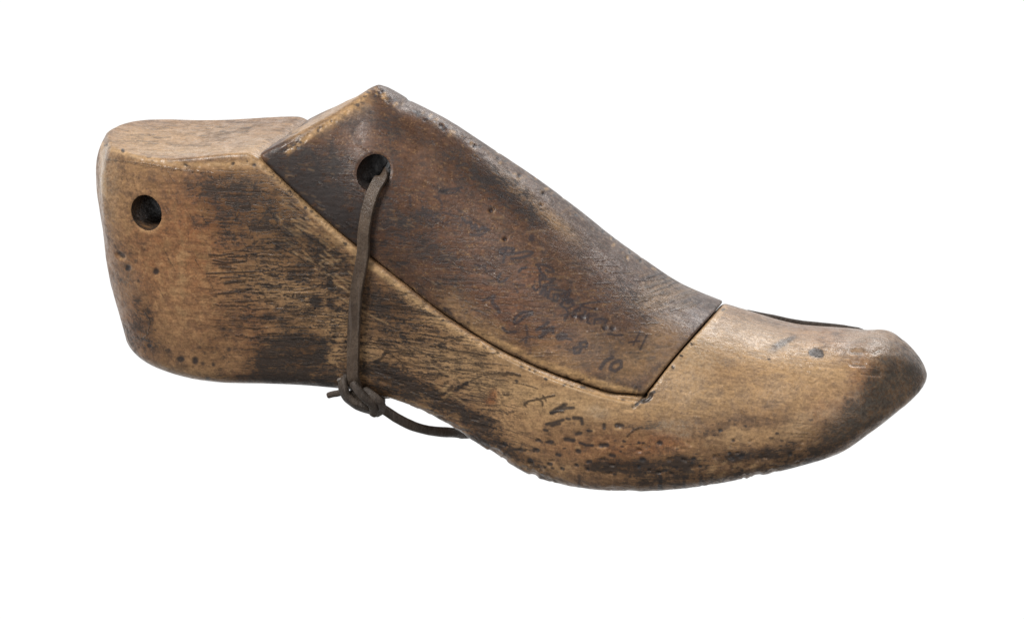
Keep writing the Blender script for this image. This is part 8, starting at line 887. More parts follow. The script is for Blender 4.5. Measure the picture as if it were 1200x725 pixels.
(8,0.012,0.46,0.6,[15.25,5.59,15.53,5.61,15.8,5.58]),(8,0.012,0.4,0.6,[14.35,4.27,14.65,4.26,14.94,4.3]),(8,0.014,0.67,0.6,[14.94,3.14,15.13,3.18,15.32,3.16]),(7,0.014,0.46,0.6,[14.35,3.42,14.7,3.41,15.06,3.41]),
(7,0.01,0.69,0.6,[17.61,3.22,17.78,3.22,17.96,3.21]),(7,0.01,0.77,0.6,[14.1,4.27,14.35,4.27,14.6,4.29]),(7,0.008,0.47,0.6,[16.79,3.0,17.05,3.01,17.32,2.99]),(7,0.009,0.68,0.6,[15.5,5.36,15.59,5.37,15.68,5.36]),
(7,0.013,0.51,0.6,[14.78,4.97,15.06,4.98,15.34,4.98]),(7,0.012,0.47,0.6,[17.91,2.6,18.12,2.62,18.32,2.62]),(7,0.01,0.54,0.6,[15.95,5.7,16.3,5.69,16.64,5.71]),(7,0.01,0.65,0.6,[16.0,2.68,16.1,2.7,16.21,2.69]),
(7,0.01,0.47,0.6,[16.19,3.13,16.32,3.14,16.45,3.14]),(7,0.007,0.62,0.6,[16.41,2.46,16.77,2.48,17.14,2.48]),(7,0.011,0.47,0.6,[16.61,5.65,16.91,5.68,17.22,5.68]),(7,0.012,0.8,0.6,[17.87,3.5,18.14,3.51,18.41,3.52]),
(7,0.01,0.73,0.6,[17.63,2.56,17.82,2.55,18.02,2.54]),(7,0.012,0.44,0.6,[17.69,3.18,17.89,3.18,18.09,3.17]),(7,0.011,0.67,0.6,[16.39,5.46,16.56,5.45,16.72,5.46]),(7,0.009,0.73,0.6,[16.5,2.87,16.67,2.89,16.85,2.86]),
(7,0.011,0.65,0.6,[17.39,2.56,17.68,2.58,17.98,2.56]),(7,0.014,0.58,0.6,[14.62,4.16,14.75,4.17,14.87,4.16]),(7,0.013,0.75,0.6,[16.46,4.23,16.65,4.22,16.84,4.22]),(7,0.013,0.52,0.6,[16.86,5.22,17.19,5.23,17.51,5.22]),
(7,0.011,0.44,0.6,[16.53,3.24,16.8,3.24,17.07,3.24]),(7,0.011,0.4,0.6,[14.17,3.83,14.46,3.83,14.75,3.83]),(7,0.011,0.6,0.6,[16.38,3.15,16.53,3.17,16.69,3.16]),(7,0.012,0.41,0.6,[15.43,5.18,15.78,5.15,16.13,5.17]),
(7,0.013,0.71,0.6,[16.45,5.61,16.58,5.61,16.7,5.63]),(7,0.011,0.48,0.6,[17.32,4.4,17.67,4.41,18.02,4.39]),(7,0.007,0.68,0.6,[14.11,2.54,14.35,2.52,14.59,2.53]),(7,0.012,0.71,0.6,[14.59,5.6,14.73,5.59,14.86,5.59]),
(7,0.009,0.74,0.6,[16.31,4.84,16.57,4.85,16.83,4.86]),(7,0.009,0.69,0.6,[16.46,2.37,16.73,2.37,17.0,2.37]),(7,0.008,0.51,0.6,[17.33,4.03,17.68,4.01,18.03,4.05]),(7,0.009,0.41,0.6,[14.66,2.48,14.87,2.47,15.09,2.47]),
(7,0.013,0.56,0.6,[16.5,4.36,16.59,4.35,16.69,4.36]),(7,0.01,0.75,0.6,[14.26,2.4,14.45,2.43,14.65,2.43]),(7,0.008,0.41,0.6,[17.08,3.04,17.18,3.02,17.27,3.02]),(7,0.011,0.8,0.6,[14.62,5.66,14.79,5.67,14.95,5.65]),
(7,0.012,0.79,0.6,[17.44,3.22,17.69,3.23,17.94,3.21]),(7,0.01,0.52,0.6,[16.91,4.4,17.21,4.41,17.52,4.39]),(7,0.009,0.73,0.6,[14.71,5.49,14.81,5.5,14.91,5.49]),(7,0.013,0.67,0.6,[17.49,3.13,17.85,3.16,18.21,3.14]),
(7,0.007,0.76,0.6,[13.91,5.35,14.24,5.35,14.57,5.33]),(7,0.011,0.52,0.6,[17.87,3.76,18.0,3.79,18.13,3.79]),(7,0.014,0.76,0.6,[14.89,4.31,15.17,4.31,15.44,4.31]),(7,0.01,0.78,0.6,[17.65,4.95,18.0,4.96,18.35,4.97]),
(7,0.011,0.73,0.6,[16.1,3.25,16.33,3.27,16.56,3.27]),(7,0.012,0.47,0.6,[17.76,4.65,18.13,4.61,18.51,4.63]),(7,0.011,0.64,0.6,[17.68,2.45,18.0,2.43,18.32,2.42]),(7,0.013,0.49,0.6,[16.44,3.03,16.68,3.03,16.92,3.05]),
(7,0.013,0.41,0.6,[14.71,5.3,15.03,5.3,15.35,5.3]),(7,0.011,0.61,0.6,[14.4,4.8,14.63,4.77,14.86,4.79]),(7,0.012,0.7,0.6,[16.73,5.44,16.93,5.45,17.12,5.44]),(7,0.011,0.71,0.6,[14.69,2.56,14.84,2.55,14.99,2.54]),
(7,0.013,0.73,0.6,[17.73,2.37,18.06,2.38,18.39,2.37]),(7,0.008,0.58,0.6,[16.16,3.06,16.41,3.08,16.66,3.07]),(7,0.007,0.79,0.6,[14.62,5.48,14.74,5.48,14.85,5.47]),(7,0.012,0.68,0.6,[14.15,5.22,14.46,5.22,14.77,5.23]),
(7,0.008,0.46,0.6,[16.06,4.04,16.15,4.05,16.24,4.03]),(7,0.012,0.7,0.6,[17.58,4.31,17.82,4.29,18.06,4.3]),(7,0.012,0.64,0.6,[15.53,4.61,15.85,4.6,16.16,4.65]),(8,0.016,0.53,0.6,[17.98,4.86,18.18,4.9,18.37,5.0]),
(8,0.018,0.62,0.6,[18.93,4.07,19.13,4.13,19.32,4.2]),(8,0.018,0.47,0.6,[18.15,4.93,18.33,5.0,18.5,5.06]),(8,0.021,0.78,0.6,[19.04,4.32,19.28,4.39,19.52,4.47]),(8,0.024,0.52,0.6,[19.18,4.42,19.48,4.52,19.8,4.63]),
(8,0.014,0.59,0.6,[19.24,4.39,19.57,4.5,19.93,4.65]),(8,0.016,0.79,0.6,[18.56,4.0,18.78,4.08,18.99,4.13]),(8,0.02,0.64,0.6,[18.22,4.0,18.36,4.05,18.5,4.07]),(8,0.018,0.52,0.6,[18.69,4.32,18.97,4.45,19.26,4.55]),
(8,0.019,0.59,0.6,[19.27,4.57,19.55,4.64,19.84,4.74]),(8,0.019,0.48,0.6,[18.19,4.82,18.43,4.88,18.67,4.96]),(8,0.022,0.46,0.6,[17.83,4.77,18.05,4.83,18.27,4.91]),(8,0.017,0.63,0.6,[17.87,5.1,18.05,5.15,18.24,5.22]),
(8,0.023,0.64,0.6,[19.19,3.92,19.47,4.0,19.76,4.12]),(8,0.018,0.73,0.6,[19.2,4.36,19.32,4.42,19.45,4.45]),(8,0.014,0.65,0.6,[18.38,3.96,18.58,4.02,18.79,4.11]),(8,0.019,0.47,0.6,[17.84,4.82,18.05,4.88,18.26,4.94]),
(8,0.018,0.49,0.6,[18.76,4.05,19.04,4.12,19.33,4.24]),(8,0.023,0.76,0.6,[18.25,4.05,18.38,4.11,18.5,4.14]),(8,0.021,0.68,0.6,[18.31,3.95,18.55,4.03,18.79,4.1]),(8,0.02,0.67,0.6,[17.89,4.05,18.05,4.1,18.21,4.15]),
(8,0.023,0.61,0.6,[17.87,3.98,18.16,4.08,18.45,4.2]),(8,0.019,0.72,0.6,[18.78,4.44,19.09,4.56,19.4,4.65]),(8,0.02,0.51,0.6,[19.15,3.98,19.43,4.05,19.72,4.16]),(8,0.017,0.45,0.6,[19.19,4.29,19.52,4.4,19.85,4.52]),
(8,0.025,0.65,0.6,[18.57,4.24,18.8,4.29,19.03,4.38]),(8,0.023,0.61,0.6,[17.78,4.24,17.98,4.33,18.18,4.38]),(8,0.024,0.53,0.6,[18.32,4.09,18.47,4.17,18.61,4.21]),(8,0.024,0.72,0.6,[18.0,4.15,18.22,4.21,18.45,4.29]),
(8,0.023,0.53,0.6,[18.29,4.63,18.41,4.66,18.53,4.72]),(8,0.025,0.71,0.6,[19.09,4.04,19.36,4.13,19.63,4.22]),(8,0.018,0.5,0.6,[18.37,4.69,18.5,4.74,18.64,4.79]),(8,0.018,0.64,0.6,[18.12,4.82,18.38,4.9,18.65,4.99]),
(8,0.023,0.52,0.6,[18.88,5.03,19.07,5.07,19.23,5.15]),(7,0.023,0.63,0.6,[19.21,4.19,19.39,4.27,19.57,4.31]),(7,0.021,0.89,0.6,[18.11,5.04,18.4,5.14,18.69,5.23]),(7,0.024,0.61,0.6,[18.1,4.75,18.31,4.82,18.52,4.92]),
(7,0.025,0.86,0.6,[18.63,4.86,18.89,4.96,19.18,5.06]),(7,0.022,0.65,0.6,[18.11,4.35,18.34,4.46,18.57,4.53]),(7,0.021,0.86,0.6,[18.06,4.68,18.2,4.72,18.34,4.77]),(7,0.02,0.72,0.6,[19.1,4.89,19.31,4.94,19.49,5.0]),
(7,0.025,0.85,0.6,[18.27,4.42,18.47,4.48,18.67,4.56]),(7,0.023,0.62,0.6,[19.11,4.11,19.33,4.19,19.55,4.26]),(7,0.021,0.85,0.6,[17.76,4.21,17.94,4.28,18.12,4.3]),(7,0.022,0.66,0.6,[18.21,4.75,18.52,4.85,18.84,4.98]),
(7,0.016,0.53,0.6,[18.9,4.28,19.06,4.31,19.23,4.38]),(7,0.016,0.51,0.6,[18.77,4.58,19.1,4.7,19.44,4.81]),(7,0.025,0.64,0.6,[19.26,4.01,19.56,4.09,19.87,4.22]),(7,0.022,0.55,0.6,[19.18,4.05,19.46,4.16,19.74,4.26]),
(7,0.017,0.59,0.6,[18.76,4.45,18.93,4.51,19.11,4.56]),(7,0.023,0.56,0.6,[18.14,4.41,18.41,4.49,18.68,4.59]),(7,0.02,0.67,0.6,[19.25,4.43,19.53,4.51,19.82,4.59]),(7,0.022,0.78,0.6,[18.46,4.99,18.63,5.03,18.8,5.09]),
(7,0.021,0.61,0.6,[17.87,4.3,18.01,4.34,18.16,4.42]),(7,0.014,0.85,0.6,[18.87,4.22,19.14,4.34,19.41,4.42]),(7,0.021,0.52,0.6,[18.56,3.97,18.88,4.07,19.21,4.19]),(7,0.021,0.82,0.6,[18.26,4.56,18.52,4.67,18.79,4.75]),
(7,0.024,0.65,0.6,[18.25,4.02,18.42,4.08,18.59,4.11]),(7,0.022,0.68,0.6,[19.04,4.4,19.34,4.52,19.66,4.64]),(7,0.025,0.56,0.6,[18.62,4.69,18.78,4.73,18.93,4.77]),(7,0.018,0.67,0.6,[19.1,4.03,19.42,4.12,19.73,4.21]),
(7,0.019,0.57,0.6,[18.83,4.0,19.14,4.12,19.44,4.22]),(7,0.016,0.68,0.6,[18.95,5.03,19.1,5.07,19.23,5.13]),(7,0.017,0.9,0.6,[18.86,4.79,19.1,4.89,19.36,4.95]),(7,0.015,0.65,0.6,[17.98,4.0,18.29,4.11,18.6,4.19]),
(7,0.018,0.66,0.6,[18.26,4.15,18.49,4.24,18.72,4.28]),(7,0.025,0.52,0.6,[18.59,4.46,18.92,4.55,19.25,4.66]),(7,0.021,0.78,0.6,[18.88,3.93,19.18,4.02,19.49,4.11]),(8,0.004,0.23,0.6,[8.79,8.74,8.86,8.7,8.93,8.7]),
(8,0.006,0.38,0.6,[9.82,9.97,9.92,9.92,10.03,9.9]),(8,0.008,0.24,0.6,[13.26,9.53,13.33,9.51,13.4,9.5]),(8,0.009,0.3,0.6,[13.24,9.57,13.27,9.57,13.3,9.56]),(8,0.004,0.41,0.6,[10.95,4.52,11.01,4.51,11.07,4.5]),
(8,0.012,0.23,0.6,[9.46,9.82,9.56,9.79,9.67,9.76]),(8,0.011,0.37,0.6,[6.02,8.62,6.07,8.62,6.12,8.58]),(8,0.008,0.49,0.6,[7.48,9.07,7.51,9.06,7.54,9.06]),(8,0.01,0.65,0.6,[6.69,9.95,6.76,9.92,6.82,9.9]),
(8,0.009,0.26,0.6,[8.92,10.03,9.01,10.0,9.11,9.96]),(8,0.005,0.3,0.6,[8.35,9.5,8.45,9.47,8.55,9.42]),(8,0.005,0.63,0.6,[9.43,9.33,9.49,9.29,9.54,9.31]),(8,0.006,0.39,0.6,[7.44,8.75,7.49,8.75,7.54,8.71]),
(8,0.012,0.29,0.6,[11.04,8.91,11.08,8.9,11.13,8.89]),(8,0.009,0.29,0.6,[7.59,9.13,7.69,9.09,7.8,9.06]),(8,0.007,0.55,0.6,[11.55,4.73,11.66,4.67,11.77,4.65]),(8,0.006,0.46,0.6,[8.61,6.02,8.68,5.99,8.75,5.97]),
(8,0.01,0.63,0.6,[11.14,8.78,11.2,8.76,11.27,8.75]),(8,0.006,0.63,0.6,[12.71,4.09,12.77,4.09,12.83,4.05]),(8,0.005,0.69,0.6,[10.37,7.98,10.43,7.96,10.48,7.95]),(8,0.011,0.69,0.6,[9.12,6.7,9.2,6.7,9.28,6.66]),
(8,0.008,0.22,0.6,[10.7,6.75,10.78,6.71,10.87,6.69]),(8,0.008,0.67,0.6,[10.1,6.83,10.21,6.81,10.32,6.74]),(8,0.01,0.69,0.6,[10.68,8.27,10.77,8.22,10.86,8.21]),(8,0.009,0.2,0.6,[12.29,4.06,12.38,4.04,12.48,4.0]),
(8,0.007,0.58,0.6,[6.82,9.56,6.89,9.54,6.96,9.52]),(8,0.006,0.58,0.6,[11.88,4.68,11.97,4.65,12.05,4.64]),(8,0.004,0.69,0.6,[13.02,9.24,13.07,9.21,13.11,9.2]),(8,0.007,0.7,0.6,[9.17,8.74,9.24,8.72,9.3,8.69]),
(8,0.011,0.44,0.6,[11.35,6.68,11.39,6.67,11.44,6.66]),(8,0.01,0.28,0.6,[13.44,7.47,13.51,7.43,13.59,7.41]),(8,0.01,0.52,0.6,[12.64,6.93,12.71,6.92,12.78,6.89]),(8,0.006,0.63,0.6,[6.1,8.49,6.19,8.48,6.28,8.44]),
(8,0.009,0.33,0.6,[12.49,8.0,12.59,7.99,12.68,7.93]),(8,0.007,0.49,0.6,[7.0,7.62,7.09,7.6,7.18,7.56]),(8,0.009,0.7,0.6,[12.31,9.37,12.35,9.35,12.4,9.33]),(8,0.006,0.54,0.6,[11.49,6.5,11.58,6.5,11.66,6.45]),
(8,0.008,0.25,0.6,[11.07,7.93,11.11,7.9,11.15,7.9]),(8,0.01,0.59,0.6,[10.81,7.72,10.87,7.7,10.93,7.68]),(8,0.01,0.54,0.6,[10.09,9.69,10.12,9.66,10.15,9.65]),(8,0.009,0.42,0.6,[10.56,6.01,10.59,5.99,10.62,5.99]),
(8,0.006,0.6,0.6,[8.98,9.32,9.09,9.26,9.2,9.25]),(8,0.007,0.66,0.6,[12.44,10.03,12.54,10.0,12.65,9.97]),(8,0.011,0.65,0.6,[11.39,5.66,11.45,5.66,11.52,5.63]),(8,0.006,0.42,0.6,[10.95,8.46,11.02,8.42,11.08,8.42]),
(8,0.009,0.38,0.6,[10.39,5.02,10.44,5.0,10.49,4.98]),(8,0.006,0.43,0.6,[9.66,7.06,9.72,7.03,9.79,7.02]),(8,0.007,0.25,0.6,[12.38,8.21,12.5,8.19,12.61,8.15]),(8,0.008,0.64,0.6,[8.73,6.58,8.79,6.55,8.84,6.56]),
(8,0.01,0.66,0.6,[11.8,4.41,11.85,4.41,11.89,4.37]),(8,0.012,0.22,0.6,[6.7,9.61,6.76,9.6,6.82,9.58]),(8,0.009,0.37,0.6,[11.79,4.83,11.86,4.8,11.93,4.81]),(8,0.011,0.36,0.6,[10.83,7.95,10.87,7.95,10.91,7.92]),
(8,0.01,0.46,0.6,[11.95,8.72,12.04,8.7,12.14,8.65]),(8,0.007,0.53,0.6,[10.68,4.67,10.75,4.66,10.83,4.63]),(8,0.009,0.46,0.6,[8.82,9.78,8.9,9.77,8.98,9.74]),(8,0.005,0.62,0.6,[12.83,9.14,12.93,9.09,13.04,9.09]),
(8,0.007,0.63,0.6,[11.27,5.34,11.32,5.33,11.37,5.32]),(8,0.008,0.51,0.6,[6.88,7.8,6.94,7.78,7.01,7.75]),(8,0.011,0.41,0.6,[13.42,4.61,13.46,4.58,13.5,4.59]),(8,0.006,0.37,0.6,[12.42,6.64,12.54,6.59,12.65,6.58]),
(8,0.008,0.32,0.6,[11.63,5.21,11.67,5.21,11.71,5.17]),(8,0.012,0.29,0.6,[6.43,8.86,6.53,8.84,6.62,8.8]),(8,0.012,0.21,0.6,[9.44,5.7,9.54,5.7,9.63,5.66]),(8,0.006,0.47,0.6,[11.98,6.39,12.07,6.37,12.17,6.33]),
(8,0.006,0.24,0.6,[8.49,9.19,8.57,9.18,8.66,9.13]),(8,0.007,0.52,0.6,[12.7,4.24,12.78,4.21,12.86,4.21]),(8,0.007,0.23,0.6,[8.92,8.21,9.0,8.19,9.08,8.15]),(8,0.008,0.38,0.6,[9.51,5.36,9.57,5.32,9.62,5.33]),
(8,0.007,0.51,0.6,[7.54,8.53,7.59,8.53,7.63,8.51]),(8,0.01,0.6,0.6,[9.99,6.78,10.04,6.76,10.09,6.75]),(8,0.005,0.33,0.6,[12.73,9.26,12.83,9.22,12.93,9.23]),(8,0.006,0.54,0.6,[9.94,9.43,9.99,9.41,10.04,9.4]),
(8,0.007,0.5,0.6,[11.84,5.92,11.94,5.9,12.04,5.88]),(8,0.006,0.43,0.6,[11.16,4.94,11.21,4.94,11.26,4.92]),(8,0.007,0.21,0.6,[11.12,6.9,11.16,6.9,11.19,6.89]),(8,0.009,0.34,0.6,[11.28,4.18,11.37,4.14,11.45,4.14]),
(8,0.012,0.6,0.6,[7.1,7.4,7.21,7.34,7.31,7.34]),(8,0.006,0.59,0.6,[12.16,8.47,12.21,8.47,12.27,8.45]),(8,0.012,0.51,0.6,[13.09,4.99,13.18,4.97,13.26,4.93]),(8,0.006,0.38,0.6,[12.72,5.04,12.78,5.0,12.84,5.03]),
(8,0.011,0.42,0.6,[12.17,4.1,12.24,4.06,12.32,4.06]),(8,0.007,0.35,0.6,[10.3,5.65,10.35,5.63,10.39,5.61]),(8,0.005,0.25,0.6,[12.42,6.86,12.53,6.84,12.65,6.8]),(8,0.011,0.35,0.6,[11.13,4.92,11.19,4.9,11.25,4.87]),
(8,0.008,0.36,0.6,[8.0,8.65,8.06,8.65,8.13,8.63]),(8,0.01,0.54,0.6,[9.06,7.89,9.15,7.89,9.24,7.85]),(8,0.008,0.55,0.6,[13.58,5.81,13.66,5.8,13.74,5.76]),(8,0.005,0.21,0.6,[12.39,4.68,12.42,4.66,12.45,4.65]),
(8,0.007,0.29,0.6,[13.19,8.93,13.24,8.89,13.3,8.89]),(8,0.007,0.67,0.6,[11.15,6.38,11.21,6.38,11.27,6.35]),(8,0.009,0.44,0.6,[9.93,8.07,10.03,8.02,10.13,8.01]),(8,0.008,0.64,0.6,[10.09,7.84,10.16,7.81,10.24,7.8]),
(8,0.007,0.62,0.6,[10.48,8.07,10.52,8.06,10.56,8.04]),(8,0.006,0.53,0.6,[10.57,4.42,10.65,4.41,10.72,4.38]),(8,0.011,0.69,0.6,[6.77,8.69,6.85,8.66,6.94,8.64]),(8,0.006,0.4,0.6,[9.07,8.98,9.14,8.96,9.21,8.94]),
(8,0.004,0.22,0.6,[12.72,7.08,12.82,7.04,12.92,7.01]),(8,0.006,0.46,0.6,[9.17,9.11,9.28,9.06,9.38,9.03]),(8,0.012,0.46,0.6,[7.31,9.75,7.41,9.72,7.52,9.7]),(8,0.012,0.64,0.6,[10.03,8.03,10.09,7.99,10.16,7.99]),
(8,0.011,0.52,0.6,[10.94,7.38,11.04,7.35,11.15,7.3]),(8,0.007,0.67,0.6,[13.4,6.13,13.49,6.1,13.58,6.08]),(8,0.005,0.63,0.6,[12.7,5.66,12.77,5.65,12.84,5.61]),(8,0.007,0.35,0.6,[11.23,5.31,11.34,5.27,11.44,5.27]),
(8,0.008,0.56,0.6,[12.28,8.96,12.33,8.95,12.38,8.94]),(8,0.009,0.31,0.6,[9.88,7.84,9.92,7.8,9.97,7.82]),(8,0.008,0.63,0.6,[9.52,7.32,9.58,7.3,9.65,7.29]),(8,0.01,0.64,0.6,[7.7,6.81,7.76,6.78,7.82,6.78]),
(8,0.009,0.65,0.6,[12.14,9.41,12.2,9.38,12.26,9.38]),(8,0.009,0.62,0.6,[13.08,8.35,13.12,8.34,13.17,8.33]),(8,0.005,0.47,0.6,[10.46,5.1,10.52,5.08,10.58,5.07]),(8,0.007,0.62,0.6,[8.83,7.31,8.91,7.3,8.99,7.24]),
(8,0.007,0.46,0.6,[11.11,5.38,11.2,5.35,11.28,5.32]),(8,0.011,0.33,0.6,[6.51,7.89,6.62,7.88,6.74,7.82]),(8,0.005,0.63,0.6,[11.3,5.86,11.36,5.83,11.43,5.81]),(8,0.008,0.22,0.6,[12.22,8.86,12.27,8.84,12.32,8.85]),
(8,0.011,0.55,0.6,[9.06,9.79,9.14,9.77,9.22,9.74]),(8,0.011,0.49,0.6,[13.08,6.62,13.17,6.6,13.26,6.57]),(8,0.006,0.52,0.6,[11.27,8.2,11.35,8.16,11.44,8.14]),(8,0.01,0.4,0.6,[13.06,7.06,13.16,7.03,13.27,7.01]),
(8,0.008,0.42,0.6,[6.67,8.83,6.71,8.84,6.75,8.81]),(8,0.008,0.69,0.6,[12.04,7.37,12.11,7.33,12.18,7.31]),(8,0.012,0.39,0.6,[12.7,7.12,12.78,7.08,12.86,7.08]),(8,0.01,0.54,0.6,[8.54,7.14,8.59,7.11,8.63,7.1]),
(8,0.009,0.44,0.6,[13.47,8.42,13.57,8.4,13.67,8.35]),(8,0.011,0.21,0.6,[12.66,4.37,12.74,4.35,12.83,4.31]),(8,0.009,0.51,0.6,[11.6,5.45,11.68,5.41,11.77,5.39]),(8,0.011,0.56,0.6,[10.11,6.96,10.15,6.97,10.19,6.94]),
(8,0.009,0.36,0.6,[12.14,6.12,12.24,6.09,12.35,6.06]),(8,0.007,0.43,0.6,[10.82,9.38,10.91,9.36,10.99,9.33]),(8,0.01,0.23,0.6,[11.59,6.92,11.68,6.92,11.76,6.86]),(8,0.007,0.48,0.6,[10.42,8.51,10.52,8.49,10.62,8.45]),
(8,0.008,0.28,0.6,[6.28,9.73,6.37,9.67,6.45,9.68]),(8,0.011,0.6,0.6,[11.98,7.28,12.06,7.25,12.13,7.25]),(8,0.008,0.61,0.6,[13.15,6.69,13.2,6.68,13.25,6.65]),(8,0.008,0.28,0.6,[8.49,9.34,8.53,9.34,8.56,9.31]),
(8,0.009,0.55,0.6,[11.89,9.82,11.94,9.81,11.98,9.79]),(8,0.011,0.29,0.6,[12.57,5.85,12.65,5.81,12.73,5.82]),(8,0.009,0.47,0.6,[12.63,9.34,12.73,9.34,12.82,9.27]),(8,0.008,0.24,0.6,[8.74,5.85,8.78,5.84,8.82,5.82]),
(8,0.011,0.62,0.6,[10.95,5.41,11.06,5.35,11.17,5.35]),(8,0.012,0.7,0.6,[11.35,9.53,11.38,9.51,11.42,9.49]),(8,0.012,0.65,0.6,[13.43,7.98,13.54,7.94,13.65,7.92]),(8,0.012,0.22,0.6,[12.35,9.87,12.47,9.84,12.58,9.78]),
(8,0.01,0.69,0.6,[11.06,7.09,11.16,7.05,11.26,7.03]),(8,0.008,0.23,0.6,[10.25,5.37,10.28,5.38,10.32,5.34]),(8,0.012,0.65,0.6,[9.52,7.04,9.64,7.0,9.75,6.97]),(8,0.009,0.22,0.6,[9.54,9.86,9.6,9.86,9.67,9.81]),
(8,0.01,0.46,0.6,[7.3,9.87,7.38,9.85,7.47,9.84]),(7,0.019,0.36,0.6,[9.42,6.96,9.6,6.83,9.78,6.71]),(7,0.024,0.69,0.6,[8.81,9.26,9.06,9.12,9.3,8.94]),(7,0.02,0.49,0.6,[11.13,5.11,11.27,5.04,11.42,4.95]),
(7,0.027,0.58,0.6,[8.21,8.16,8.32,8.12,8.42,8.03]),(7,0.024,0.64,0.6,[13.01,5.97,13.15,5.89,13.28,5.83]),(7,0.023,0.68,0.6,[11.57,3.76,11.63,3.71,11.69,3.7]),(7,0.018,0.54,0.6,[12.93,3.88,13.06,3.81,13.18,3.71]),
(7,0.019,0.45,0.6,[13.51,10.06,13.71,9.93,13.91,9.8]),(7,0.013,0.65,0.6,[7.72,6.88,7.91,6.78,8.1,6.64]),(7,0.012,0.55,0.6,[7.3,7.22,7.48,7.11,7.65,7.0]),(7,0.025,0.42,0.6,[8.22,8.5,8.42,8.37,8.61,8.25]),
(7,0.015,0.33,0.6,[9.8,8.18,10.05,8.04,10.3,7.88]),(7,0.027,0.44,0.6,[7.13,8.22,7.28,8.1,7.43,8.04]),(7,0.025,0.63,0.6,[8.85,9.26,8.96,9.19,9.07,9.13]),(7,0.018,0.37,0.6,[8.3,6.91,8.4,6.86,8.49,6.8]),
(7,0.014,0.3,0.6,[13.53,3.65,13.77,3.48,14.01,3.37]),(7,0.012,0.6,0.6,[12.94,3.49,13.15,3.35,13.37,3.23]),(7,0.025,0.34,0.6,[12.41,5.52,12.66,5.39,12.9,5.25]),(7,0.016,0.35,0.6,[7.44,8.46,7.68,8.32,7.93,8.16]),
(7,0.025,0.59,0.6,[8.12,9.09,8.25,9.01,8.39,8.91]),(7,0.024,0.68,0.6,[7.09,7.51,7.19,7.45,7.29,7.4]),(7,0.017,0.59,0.6,[13.48,7.21,13.55,7.15,13.61,7.11]),(7,0.013,0.54,0.6,[10.37,4.87,10.58,4.74,10.79,4.59]),
(7,0.014,0.69,0.6,[12.34,3.72,12.49,3.62,12.64,3.54]),(7,0.027,0.59,0.6,[12.76,3.59,12.93,3.5,13.1,3.37]),(7,0.012,0.38,0.6,[11.67,4.48,11.75,4.42,11.83,4.37]),(7,0.017,0.52,0.6,[10.25,7.63,10.39,7.53,10.52,7.48]),
(7,0.023,0.7,0.6,[11.19,8.0,11.3,7.93,11.4,7.88]),(7,0.02,0.4,0.6,[7.51,9.81,7.57,9.75,7.64,9.72]),(7,0.014,0.32,0.6,[6.21,8.88,6.34,8.81,6.47,8.73]),(7,0.023,0.51,0.6,[13.06,9.33,13.14,9.27,13.22,9.25]),
(7,0.017,0.39,0.6,[9.83,8.82,9.93,8.75,10.03,8.7]),(7,0.026,0.39,0.6,[8.67,6.39,8.74,6.36,8.82,6.31]),(7,0.026,0.48,0.6,[10.2,5.45,10.3,5.41,10.41,5.31]),(7,0.024,0.53,0.6,[9.38,6.26,9.62,6.12,9.85,5.99]),
(7,0.027,0.56,0.6,[8.05,6.88,8.27,6.75,8.48,6.64]),(7,0.024,0.64,0.6,[13.16,7.79,13.32,7.71,13.49,7.59]),(7,0.017,0.55,0.6,[13.49,7.69,13.54,7.64,13.6,7.6]),(7,0.022,0.47,0.6,[10.98,8.66,11.12,8.58,11.26,8.51]),
(7,0.027,0.39,0.6,[12.25,9.08,12.36,9.03,12.48,8.95]),(7,0.026,0.39,0.6,[11.0,7.05,11.14,6.97,11.28,6.89]),(7,0.017,0.59,0.6,[11.87,5.33,12.0,5.25,12.13,5.17]),(7,0.014,0.39,0.6,[9.84,7.94,9.9,7.91,9.96,7.88]),
(7,0.011,0.3,0.6,[9.24,9.05,9.48,8.9,9.72,8.75]),(7,0.013,0.65,0.6,[11.15,4.05,11.34,3.94,11.52,3.81]),(7,0.014,0.65,0.6,[13.0,5.16,13.13,5.07,13.26,5.01]),(7,0.024,0.51,0.6,[10.84,9.65,11.09,9.48,11.34,9.32]),
(7,0.021,0.68,0.6,[5.94,10.05,6.02,10.02,6.16,9.91]),(7,0.025,0.31,0.6,[12.91,9.51,13.12,9.41,13.33,9.28]),(7,0.014,0.59,0.6,[13.29,5.32,13.43,5.25,13.57,5.16]),(7,0.022,0.66,0.6,[11.9,9.91,12.04,9.8,12.18,9.73]),
(7,0.023,0.39,0.6,[12.2,5.94,12.3,5.87,12.39,5.8]),(7,0.018,0.54,0.6,[12.91,5.73,13.07,5.63,13.23,5.52]),(7,0.026,0.69,0.6,[8.94,7.79,9.09,7.69,9.24,7.58]),(7,0.023,0.51,0.6,[11.67,4.73,11.73,4.68,11.8,4.63]),
(7,0.017,0.43,0.6,[11.1,4.08,11.25,3.98,11.4,3.88]),(7,0.011,0.52,0.6,[11.17,4.75,11.29,4.68,11.42,4.6]),(7,0.024,0.67,0.6,[12.62,4.87,12.69,4.84,12.77,4.8]),(7,0.023,0.56,0.6,[11.64,5.5,11.81,5.4,11.99,5.31]),
(7,0.011,0.56,0.6,[13.02,9.15,13.11,9.09,13.2,9.04]),(7,0.022,0.39,0.6,[9.88,5.19,9.96,5.13,10.04,5.08]),(7,0.016,0.55,0.6,[10.81,8.22,11.01,8.1,11.21,8.0]),(7,0.019,0.48,0.6,[13.19,3.83,13.44,3.67,13.69,3.52]),
(7,0.02,0.39,0.6,[11.82,4.82,12.01,4.73,12.19,4.6]),(7,0.027,0.32,0.6,[9.0,6.26,9.18,6.14,9.36,6.06]),(7,0.024,0.37,0.6,[12.35,5.75,12.46,5.69,12.58,5.6]),(7,0.016,0.5,0.6,[13.3,7.14,13.54,6.97,13.78,6.81]),
